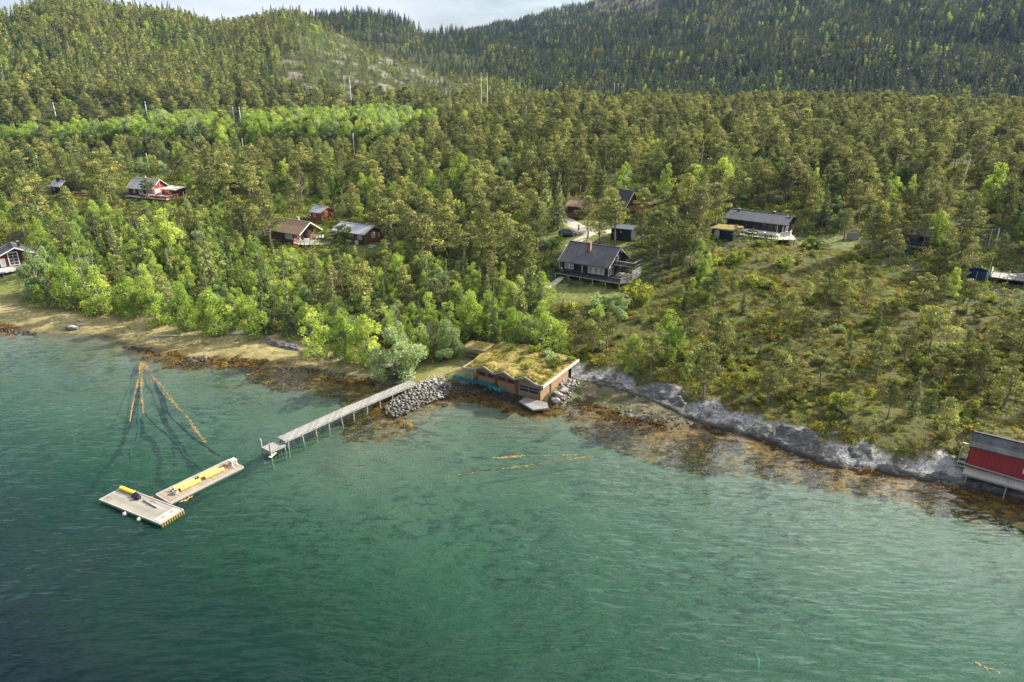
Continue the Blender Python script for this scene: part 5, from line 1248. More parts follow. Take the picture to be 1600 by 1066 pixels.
coil(L2W((ca[0], ca[1], .42), ya, (-La/2+3.8, Wa/2-.85, 0)), .34, 'second black hose coil on the broad raft', 'black', 2, 'hose_coil', 6)
coil(L2W((cb[0], cb[1], .42), yb, (-3.3, -.15, 0)), .4, 'grey rope heap by the seaward pair of floats', 'old_wood', 3); coil(L2W((cb[0], cb[1], .42), yb, (3.1, .1, 0)), .36, 'brown rope heap by the shoreward pair of floats', 'brown_wood', 4)
p = MB(); p.tube([(0, 0, .1), (2.6, -.25, .1)], .09, 8); o = p.build('pipe', M['offwhite'], None, True); o.location = L2W((ca[0], ca[1], .42), ya, (-.4, Wa/2-.8, 0)); o.rotation_euler = (0, 0, ya); tag(o, 'white pipe lying on the broad raft', 'pipe')
wn = thing('winch', 'white winch frame at the shoreward end of the narrow raft', 'winch', L2W((cb[0], cb[1], .42), yb, (Lb/2-.45, -.1, 0)), yb)
for x, y in ((-.3, -.3), (.3, -.3), (-.3, .3), (.3, .3)): q = MB(); q.box((x, y, .35), (.08, .08, .7)); q.build('leg', M['white'], wn)
b = MB(); b.box((0, 0, .72), (.8, .75, .08)); b.build('top', M['offwhite'], wn); b = MB(); b.lathe((0, 0, .45), [(.2, -.3), (.2, -.26), (.1, -.25), (.1, .25), (.2, .26), (.2, .3)], 12, axis='x'); b.build('drum', M['steel'], wn)
p = MB(); p.bar((0, -.8, .25), (0, .8, .25), .06); p.bar((0, -.8, 0), (0, -.8, .5), .06); p.bar((0, .8, 0), (0, .8, .5), .06); o = p.build('rail', M['offwhite'], None); o.location = L2W((cb[0], cb[1], .42), yb, (3.9, 0, 0)); o.rotation_euler = (0, 0, yb); tag(o, 'low pale rail across the narrow raft', 'rail')
for i, (px, py, lb) in enumerate([(194.8, 803, 'white ball buoy nearer the corner, hanging off the broad raft'), (217, 811.5, 'white ball buoy nearer the white pad, hanging off the broad raft')]):
    t = thing('buoy', lb, 'buoy', at_z(px, py, .16)); b = MB(); b.lathe((0, 0, 0), [(.02, -.25), (.17, -.18), (.25, 0), (.17, .18), (.02, .25)], 14); b.build('ball', M['white'], t, True); b = MB(); b.tube([(0, 0, .22), (0, 0, .34)], .06, 8); b.build('eye', M['black'], t)
for i, (px, py, lb) in enumerate([(171, 782, 'small red hook near the corner of the broad raft'), (239, 788, 'rusty ring frame in the middle of the broad raft')]):
    q = MB(); q.tube([(.25*math.cos(a), 0, .22+.22*math.sin(a)) for a in np.linspace(-.6, 3.7, 9)], .035, 6); o = q.build('mooring_ring', M['brown_wood'], None, True); o.location = at_z(px, py, .43); tag(o, lb, 'ring')

# ---------------------------------------------------------------- drifting kelp and sunken lines
def kelp(pts, w, dens, label, z=.03, name='kelp_line', leaf=.13, mat='kelp'):
    rs = np.random.default_rng(int(pts[0][0]*7+pts[0][1])); P = []
    W = np.array([at_z(px, py, 0) for px, py in pts]); W2 = polyline(W, .12)
    for i, q in enumerate(W2):
        t = i/len(W2); ww = w*(.55+.6*math.sin(min(1, t*1.25+.1)*math.pi))*(.4+1.1*vnoise(np.array([i*.06]), np.array([1.0]), 4.0)[0])
        for _ in range(max(1, int(dens*ww*1.6))):
            if rs.uniform() < .05+1.0*vnoise(np.array([i*.06]), np.array([7.0]), 9.0)[0]: P.append((q[0]+rs.normal(0, ww*.4), q[1]+rs.normal(0, ww*.4), z+rs.uniform(-.015, .03)))
    b = MB(); b.tube([(q[0], q[1], .0) for q in W2[::4]], .035, 4); Vb = np.array(b.v); Fb = np.array([f for f in b.f if len(f) == 4])
    V, F = quads(np.array(P), leaf, rs, 5.0); tn = np.r_[np.repeat(rs.uniform(.1, .95, len(P)), 4), np.full(len(Vb), .3)]; F = np.vstack([F, Fb+len(V)]); V = np.vstack([V, Vb])
    o = link(bpy.data.objects.new(name, mesh_np(name, V, F, [M[mat]], False, {'tint': ('FLOAT', tn)}))); return tag(o, label, 'kelp')
kelp([(226, 566), (229, 575), (240, 592), (252, 603), (262, 618), (270, 628), (284, 644), (296, 655), (301, 665), (310, 678), (322, 692)], .42, 8, 'longest floating kelp line, trailing towards the narrow raft', .015)
kelp([(223, 565), (222, 580), (221, 600), (222, 622), (224, 645)], .4, 8, 'middle floating kelp line from the beach spit', .015)
kelp([(220, 566), (217, 590), (210, 618), (205, 645), (203, 660)], .22, 7, 'thinnest floating kelp line nearest the open bay', .015)
kelp([(772, 716), (800, 714), (840, 712), (905, 711)], .3, 6, 'upper drifting kelp streak in the green bay', .015)
kelp([(925, 714), (870, 720), (830, 727), (760, 737), (700, 745)], .3, 6, 'lower drifting kelp streak in the green bay', .015)
kelp([(1522, 1036), (1540, 1043), (1562, 1051)], .22, 6, 'short orange kelp streak in the corner of the bay')
kelp([(226, 782), (232, 778), (242, 776)], .4, 8, 'orange kelp in the corner between the two rafts'); kelp([(300, 776), (290, 782), (280, 785)], .35, 8, 'kelp fringe along the narrow raft')
def sunk(pts, w, label):
    W = polyline(np.array([at_z(px, py, -.8) for px, py in pts]), .3); k_ = np.arange(len(W)); W[:, 0] += fbm(k_/14.0, k_*0+w*50, 3.0, 3)*.7; b = MB(); b.tube([tuple(q) for q in W], [w*(.6+.8*vnoise(np.array([i*.2]), np.array([3.]), 3.)[0]) for i in range(len(W))], 6); o = b.build('mooring_rope', M['oldrope'], None, True); return tag(o, label, 'rope')
sunk([(222, 580), (218, 640), (208, 700), (200, 745)], .16, 'sunken dark mooring line running straight out from the kelp'); sunk([(226, 645), (250, 672), (290, 712), (325, 745)], .14, 'sunken dark mooring line between the kelp and the narrow raft'); sunk([(232, 580), (262, 640), (300, 682), (345, 712)], .2, 'thick sunken dark line beside the longest kelp line')
b = MB(); b.tube([(0, 0, -.5), (.3, 1.0, -.42), (.35, 1.8, -.5)], [.03, .08, .02], 8); o = b.build('bottle_float', M['offwhite'], None, True); o.location = at_z(1187, 1040, 0)*np.array([1, 1, 0]); tag(o, 'pale slender object floating just under the surface', 'float')

# ---------------------------------------------------------------- car, people, poles
def car(px, py, yaw, label, paint):
    p = T(px, py); o = thing('parked_car', label, 'car', p, yaw)
    st = [(-2.2,.5,.62,.74),(-2.05,.3,.95,.84),(-1.5,.25,1.02,.88),(-.8,.25,.98,.9),(.5,.25,.95,.9),(1.2,.25,.9,.88),(1.8,.28,.8,.82),(2.2,.4,.62,.7)]
    V = []; F = []
    for x, z0, z1, hw_ in st: V += [(x,-hw_,z0),(x,-hw_*1.0,(z0+z1)/2),(x,-hw_*.9,z1),(x,hw_*.9,z1),(x,hw_,(z0+z1)/2),(x,hw_,z0)]
    for i in range(len(st)-1):
        for j in range(6): F.append((i*6+j, (i+1)*6+j, (i+1)*6+(j+1) % 6, i*6+(j+1) % 6))
    F += [tuple(range(6))[::-1], tuple(range(42, 48))]
    b = MB(); b.add(V, F); b.build('body', M[paint], o, True, .03)
    V = []; F = []
    for x, z, hw_ in [(-2.0,.98,.72),(-1.5,1.35,.64),(-.7,1.47,.62),(.2,1.42,.63),(1.05,.93,.74)]: V += [(x,-hw_-(.1 if 0 else 0),z),(x,hw_,z)]
    base = [(-2.0,.9),(-1.5,.95),(-.7,.93),(.2,.92),(1.1,.86)]
    for x, z in base: V += [(x,-.8,z),(x,.8,z)]
    for i in range(4):
        a = 2*i; c = 10+2*i; F += [(a, a+2, a+3, a+1), (c, c+2, a+2, a), (a+1, a+3, c+3, c+1)]
    b = MB(); b.add(V, F); b.build('windows', M['glass'], o, False)
    b = MB(); b.poly([(-1.45,-.6,1.37),(-.7,-.6,1.49),(.15,-.6,1.44),(.15,.6,1.44),(-.7,.6,1.49),(-1.45,.6,1.37)], (0,0,.025)); b.build('roof', M[paint], o)
    for x in (-1.35, 1.4):
        for s in (-1, 1):
            b = MB(); b.lathe((x, s*.82, .33), [(.24,-.1),(.33,-.1),(.34,0),(.33,.1),(.24,.1)], 18, axis='y'); w_ = b.build('wheel', M['black'], o, True); b = MB(); b.lathe((x, s*.86, .33), [(.05,-.08),(.22,-.07),(.22,.07),(.05,.09)], 12, axis='y'); b.build('rim', M['steel'], w_)
    for s in (-1, 1): part_box(o, 'headlight', (2.12, s*.55, .62), (.12, .3, .14), 'white'); part_box(o, 'tail_light', (-2.13, s*.6, .75), (.1, .25, .16), 'orange'); part_box(o, 'mirror', (.75, s*.98, .98), (.12, .18, .12), paint)
    return o
car(887, 368.5, R_(-6), 'dark blue car parked on the grass by the gravel drive', 'carpaint')
def skin(name, edges, mat, par, lv=1):
    pts = []; idx = {}; E = []; rad = []
    for a, ra_, b_, rb2 in edges:
        for q, r in ((a, ra_), (b_, rb2)):
            k = tuple(round(float(v), 4) for v in q)
            if k not in idx: idx[k] = len(pts); pts.append(k); rad.append(r)
        E.append((idx[tuple(round(float(v), 4) for v in a)], idx[tuple(round(float(v), 4) for v in b_)]))
    me = bpy.data.meshes.new(name); me.from_pydata(pts, E, []); o = link(bpy.data.objects.new(name, me)); o.parent = par
    sk = o.modifiers.new('skin', 'SKIN'); sk.use_smooth_shade = True
    for i, r in enumerate(rad): me.skin_vertices[0].data[i].radius = (r, r)
    me.skin_vertices[0].data[0].use_root = True; o.modifiers.new('sub', 'SUBSURF').levels = lv; o.modifiers['sub'].render_levels = lv; me.materials.append(M[mat]); return o
def person(loc, yaw, label, shirt, legs, stride=.12, arm=.1):
    o = thing('person', label, 'person', loc, yaw); h_ = (0, 0, .93); ch = (0, 0, 1.38); nk = (0, 0, 1.5); hd = (0, -.02, 1.62); tp = (0, 0, 1.74)
    E = [(h_, .12, (0, 0, 1.15), .12), ((0, 0, 1.15), .12, ch, .13), (ch, .13, nk, .055), (nk, .055, hd, .1), (hd, .1, tp, .07)]; C1 = [((0, 0, .98), .15, (0, 0, 1.2), .145), ((0, 0, 1.2), .145, (0, 0, 1.4), .15)]; C2 = [((0, 0, .98), .145, (0, 0, .9), .15)]
    for s in (-1, 1):
        hp = (s*.09, 0, .86); kn = (s*.1, -stride*s*.6-.02, .48); an = (s*.1, stride*s*-1, .08); to = (s*.11, stride*s*-1-.17, .03)
        E += [(h_, .12, hp, .095), (hp, .095, kn, .06), (kn, .06, an, .04), (an, .04, to, .035)]; C2 += [((0, 0, .9), .15, hp, .115), (hp, .115, kn, .08), (kn, .08, an, .065)]
        sh_ = (s*.19, 0, 1.4); el = (s*.25, .03, 1.12); wr = (s*.24, -.1-arm*s, .9); pa = (s*.24, -.13-arm*s, .82)
        E += [(ch, .13, sh_, .06), (sh_, .06, el, .042), (el, .042, wr, .03), (wr, .03, pa, .034)]; C1 += [((0, 0, 1.4), .15, sh_, .08), (sh_, .08, el, .06)]
        for f in range(5): tip = (pa[0]+s*(-.03+.015*f), pa[1]-.02+(.05 if f == 4 else 0)*-1, pa[2]-.07-.008*(2-abs(f-2))); E.append((pa, .034, tip, .009))
    skin('body', E, 'skin', o); skin('shirt', C1, shirt, o); skin('trousers', C2, legs, o)
    b = MB(); b.lathe((0, .015, 1.66), [(.1, -.04), (.112, .02), (.09, .08), (.02, .115)], 12); b.build('hair', M['hair'], o, True)
person(T(904, 361.5), R_(150), 'person in white top walking on the gravel drive by the car', 'cloth_white', 'cloth_dark', .18)
person(L2W(WL, WY, (-1.6, -6.9, -.25)), R_(40), 'person in blue grey clothes standing at the stair end of the wide terrace', 'cloth_blue', 'cloth_blue', .03)
person(L2W(WL, WY, (1.0, -7.5, -.25)), R_(-60), 'person in dark clothes standing at the terrace rail', 'cloth_dark', 'cloth_dark', .05)
TOPS = {}
def pole(px, py, top, label, kind='single', key=None, lean=0.0):
    p = T(px, py); dep = float(project(*p)[2]); h = (py-top)*dep/FPX/.99+1.5; o = thing('power_pole', label, 'power pole', p-np.array([0, 0, 1.0]), R_(20) if kind == 'double' else R_(15))
    xs = (-1.5, 1.5) if kind == 'double' else (0,)
    if kind == 'wide': xs = (-1.8, 1.8)
    for x in xs: b = MB(); b.tube([(x, 0, -.5), (x+lean*h, 0, h)], [.15, .11] if kind == 'plain' else [.24, .17], 8); b.build('pole', M['white'], o)
    if kind != 'plain':
        w_ = 3.2 if len(xs) > 1 else 1.3; b = MB(); b.box((lean*h, 0, h-.5), (w_*2, .14, .16)); b.build('crossarm', M['old_wood'], o)
        for x in (-w_*.85, 0, w_*.85): b = MB(); b.lathe((x+lean*h, 0, h-.25), [(.05, -.2), (.1, -.1), (.05, 0), (.1, .1), (.04, .2)], 8); b.build('insulator', M['black'], o)
    if key is not None: TOPS[key] = p+np.array([0, 0, h-1.2])
for a in [(87, 181, 163, 'grey power pole over the wood behind the grassy bay', 'single', 1), (231, 186, 162, 'grey power pole above the birch belt under the left hill', 'single', 2), (372, 195, 172, 'twin power pole above the bright birch belt', 'double', 3), (545, 166, 125, 'tall twin power pole on the bare rock shoulder', 'double', 4), (757, 170, 119, 'wide twin power pole at the foot of the rock shoulder', 'wide', 5), (962, 155, 133, 'short twin power pole above the middle of the wood', 'double', 6), (8, 175, 158, 'twin power pole at the edge of the left hill', 'double', 0)]: pole(a[0], a[1], a[2], a[3], a[4], a[5])
for a in [(61, 263, 245, 'white pole in the wood above the dark hut'), (233, 266, 243, 'white pole rising behind the red house'), (381, 239, 219, 'pale pole in the pine wood under the birch belt'), (554, 242, 212, 'white pole in front of the birch belt'), (1096, 258, 226, 'white pole in the dark pine wood behind the brown gable')]: pole(a[0], a[1], a[2], a[3], 'plain')
pole(822, 196, 169, 'pole with crossarm over the middle of the pine wood', 'single'); pole(1499, 302, 253, 'leaning grey pole in the dark wood', 'plain', None, .1); pole(1555, 384, 361, 'short grey pole beside the thin white pole', 'plain')
for i in range(6):
    a, c = TOPS[i], TOPS[i+1]; b = MB()
    for off in (-1.2, 1.2):
        b.tube([tuple(a+(c-a)*t+np.array([off*.3, off, -4*2.5*t*(1-t)])) for t in np.linspace(0, 1, 14)], .018, 4)
    tag(b.build('power_line', M['dark_wood'], None), ['wire span at the edge of the left hill', 'wire span over the foot of the left hill', 'wire span over the bright birch belt', 'wire span climbing to the rock shoulder', 'wire span along the rock shoulder', 'wire span over the middle wood'][i], 'wire')

# ---------------------------------------------------------------- gravel drive and paths draped on the ground
def road(name, pts, w):
    W = smooth_line(polyline(np.array([T(px, py)[:2] for px, py in pts]), .8), 4); ROADS.append((W, w)); return name, W, w
RD = [road('gravel_drive', [(868, 328), (880, 340), (893, 350), (908, 358), (925, 364), (945, 362), (962, 360), (985, 366), (1000, 372)], 3.4), road('gravel_path', [(925, 364), (910, 372), (897, 380), (885, 388)], 2.2), road('footpath', [(752, 232), (756, 246), (752, 262)], 1.8), road('footpath', [(880, 432), (862, 445), (850, 452)], 1.4)]
def build_roads():
    for name, W, w in RD:
        tg = np.gradient(W, axis=0); tg /= np.linalg.norm(tg, axis=1)[:, None]; nm = np.stack([-tg[:, 1], tg[:, 0]], -1)
        vs = np.linspace(-.5, .5, 7); jit = 1+.25*fbm(np.arange(len(W))/3.0, np.zeros(len(W)), 12.0, 2)
        X = W[:, None, 0]+nm[:, None, 0]*vs*w*jit[:, None]; Y = W[:, None, 1]+nm[:, None, 1]*vs*w*jit[:, None]
        h = height(X.ravel(), Y.ravel())+.09-.1*np.tile(np.abs(vs)*2 > .9, len(W))
        ii = np.arange(X.size).reshape(X.shape); F = np.stack([ii[:-1, :-1], ii[1:, :-1], ii[1:, 1:], ii[:-1, 1:]], -1).reshape(-1, 4)
        tag(link(bpy.data.objects.new(name, mesh_np(name, np.stack([X.ravel(), Y.ravel(), h], -1), F, [M['gravel']], True))), kind='structure')
HAZE=1
make_land(); build_roads()
rock_band('shore_rock', ROCK, -1.0, 5.4, .75)
rock_band('rock_face', np.array([T(px, py)[:2] for px, py in [(408, 533), (430, 540), (455, 545), (480, 550), (508, 556), (530, 562)]]), -.6, 3.2, .8)
def heap(poly, step, r0, r1, name, lab, lift=.15, mat='stone'):
    x, y, z = scatter_px(poly, step); rubble(name, lab, [(a, b, c+lift+random.uniform(0, .3)*0+.0, random.uniform(r0, r1)) for a, b, c in zip(x, y, z)], M[mat])
heap([(604, 652), (600, 640), (640, 606), (690, 590), (706, 604), (700, 622), (664, 634), (640, 648), (618, 654)], .42, .2, .42, 'rubble_mound', 'mound of broken grey stones at the root of the jetty', .3)
heap([(702, 606), (735, 602), (790, 612), (838, 632), (815, 634), (775, 622), (735, 617), (702, 618)], .45, .2, .4, 'rubble_bank', 'dark stones banked up before the boathouse', .1, 'rock')
heap([(862, 634), (872, 612), (895, 592), (906, 600), (890, 630)], .5, .22, .45, 'rubble_bank', 'stones beside the boathouse side wall', .1)
heap([(276, 571), (286, 562), (318, 556), (336, 562), (318, 572), (295, 574)], .5, .22, .42, 'rubble_mound', 'small stone spit on the beach', .1)
heap([(-30, 506), (20, 515), (62, 521), (60, 526), (20, 523), (-30, 514)], .55, .2, .4, 'rubble_bank', 'dark stones along the bay water edge', .05, 'rock')
heap([(188, 543), (200, 540), (240, 548), (240, 553), (200, 548)], .5, .18, .34, 'rubble_bank', 'dark stones along the beach water edge', .05, 'rock')
heap([(430, 574), (500, 578), (555, 588), (606, 598), (606, 604), (550, 596), (500, 586), (430, 579)], .6, .16, .36, 'rubble_bank', 'dark weedy stones between beach and jetty', .02, 'rock')
heap([(930, 628), (1000, 640), (1090, 662), (1120, 672), (1060, 672), (1000, 660), (950, 645)], .8, .15, .38, 'tide_stones', 'scattered stones on the tidal flat', .0)
if HAZE:
    b = MB(); b.box((0, 1180, 175), (3400, 3000, 480)); t_ = NT('haze'); pv = t_.n('ShaderNodeVolumePrincipled'); pv.inputs['Color'].default_value = (.2, .42, .95, 1); pv.inputs['Density'].default_value = .000045; pv.inputs['Anisotropy'].default_value = 0
    t_.l(pv.outputs[0], t_.out.inputs['Volume']); tag(b.build('haze', t_.m), None, None, None, 'stuff')

def seaweed():
    gx, gy = np.meshgrid(np.arange(-100, 75, .62), np.arange(55, 130, .62)); gx = gx.ravel()+RNG.uniform(-.4, .4, gx.size); gy = gy.ravel()+RNG.uniform(-.4, .4, gy.size)
    s_ = shore_dist(gx, gy); m = (s_ < 1.5) & (s_ > -15); gx, gy = gx[m], gy[m]; h = height(gx, gy); z = zones(gx, gy, h)
    n = fbm(gx/3.5, gy/3.5, 99.0, 3)
    ok = (z['kelp'] > .5) & (n > -.1) & (h < .15) & (RNG.uniform(0, 1, len(gx)) < .75) & (h > -2.2); gx, gy, h = gx[ok], gy[ok], h[ok]
    print('seaweed', len(gx))
    gn_scatter('seaweed', 'golden brown seaweed in the shallows', np.stack([gx, gy, h-.03], -1), RNG.uniform(.5, 1.1, len(gx)), [herb(900+i, 'wrack', .28, 1.0, 40, .13) for i in range(4)], 21, .2)
seaweed()
# ------------------------------------------------------------------ the woods
KEEP = [(866,374,1012,462),(870,343,960,378),(1122,326,1244,390),(965,303,1040,338),(896,318,920,335),(436,338,512,388),(500,366,536,384),(514,346,592,384),(488,322,524,346),
        (192,279,288,312),(78,284,100,305),(122,300,142,306),(-20,382,56,425),(706,545,905,640),(600,580,660,660),(718,530,762,562),(1508,421,1536,440),(1538,402,1620,446),(1318,360,1342,375),
        (1500,665,1640,790),(862,430,985,452),(588,566,606,578),(1405,372,1440,388),(84,163,93,182),(228,163,234,185),(368,172,377,193),(541,126,548,164),(752,120,764,166),(960,133,964,152),(1548,361,1552,382),(1500,255,1512,298),(552,213,555,238),(379,220,382,236),(231,245,234,262),(60,246,62,260),(819,171,824,193),(1095,228,1098,256)]
KEEP = np.array(KEEP, float)
def covers_keep(px, py, wpx, hpx, ytop_frac=1.0):
    x0, x1, y0, y1 = px-wpx/2*.72, px+wpx/2*.72, py-hpx*.97, py
    return bool(np.any((x0 < KEEP[:, 2]) & (x1 > KEEP[:, 0]) & (y0 < KEEP[:, 3]) & (y1 > KEEP[:, 1])))
NAMES = {'pine': ('pine_tree', 'pine', 'pine tree'), 'umbrella': ('pine_tree', 'pine', 'pine tree'), 'spruce': ('spruce_tree', 'spruce', 'spruce tree'), 'birch': ('birch_tree', 'birch', 'birch tree'),
         'slimbirch': ('birch_tree', 'birch', 'birch tree'), 'willow': ('willow_tree', 'willow', 'willow tree'), 'bush': ('shrub', 'shrub', 'shrub'), 'greybush': ('shrub', 'shrub', 'shrub')}
PW = {'pine': .5, 'umbrella': .85, 'spruce': .36, 'birch': .55, 'slimbirch': .4, 'willow': .75, 'bush': 1.1, 'greybush': 1.1}
PARTS = {'bush': ('foliage', 'stem'), 'greybush': ('foliage', 'stem')}
ROOTS = {}
def plant(kind, x, y, z, h, label, group, vi=None):
    vs = PROTO[kind]; vi = random.randrange(len(vs)) if vi is None else vi % len(vs)
    key = (kind, vi); nm = NAMES[kind]; sc = (h*random.uniform(.93, 1.07), h*random.uniform(.93, 1.07), h)
    if key not in ROOTS:
        r = thing(nm[0], label, nm[2], (x, y, z), random.uniform(0, 6.28), group); r.scale = sc
        pn = PARTS.get(kind, ('crown', 'trunk'))
        for n_, me in zip(pn, vs[vi]):
            c = link(bpy.data.objects.new(n_, me)); c.parent = r
        ROOTS[key] = r; return r
    r = dup(ROOTS[key], (x, y, z), random.uniform(0, 6.28), label, group, sc)
    if group is None and 'group' in r: del r['group']
    return r

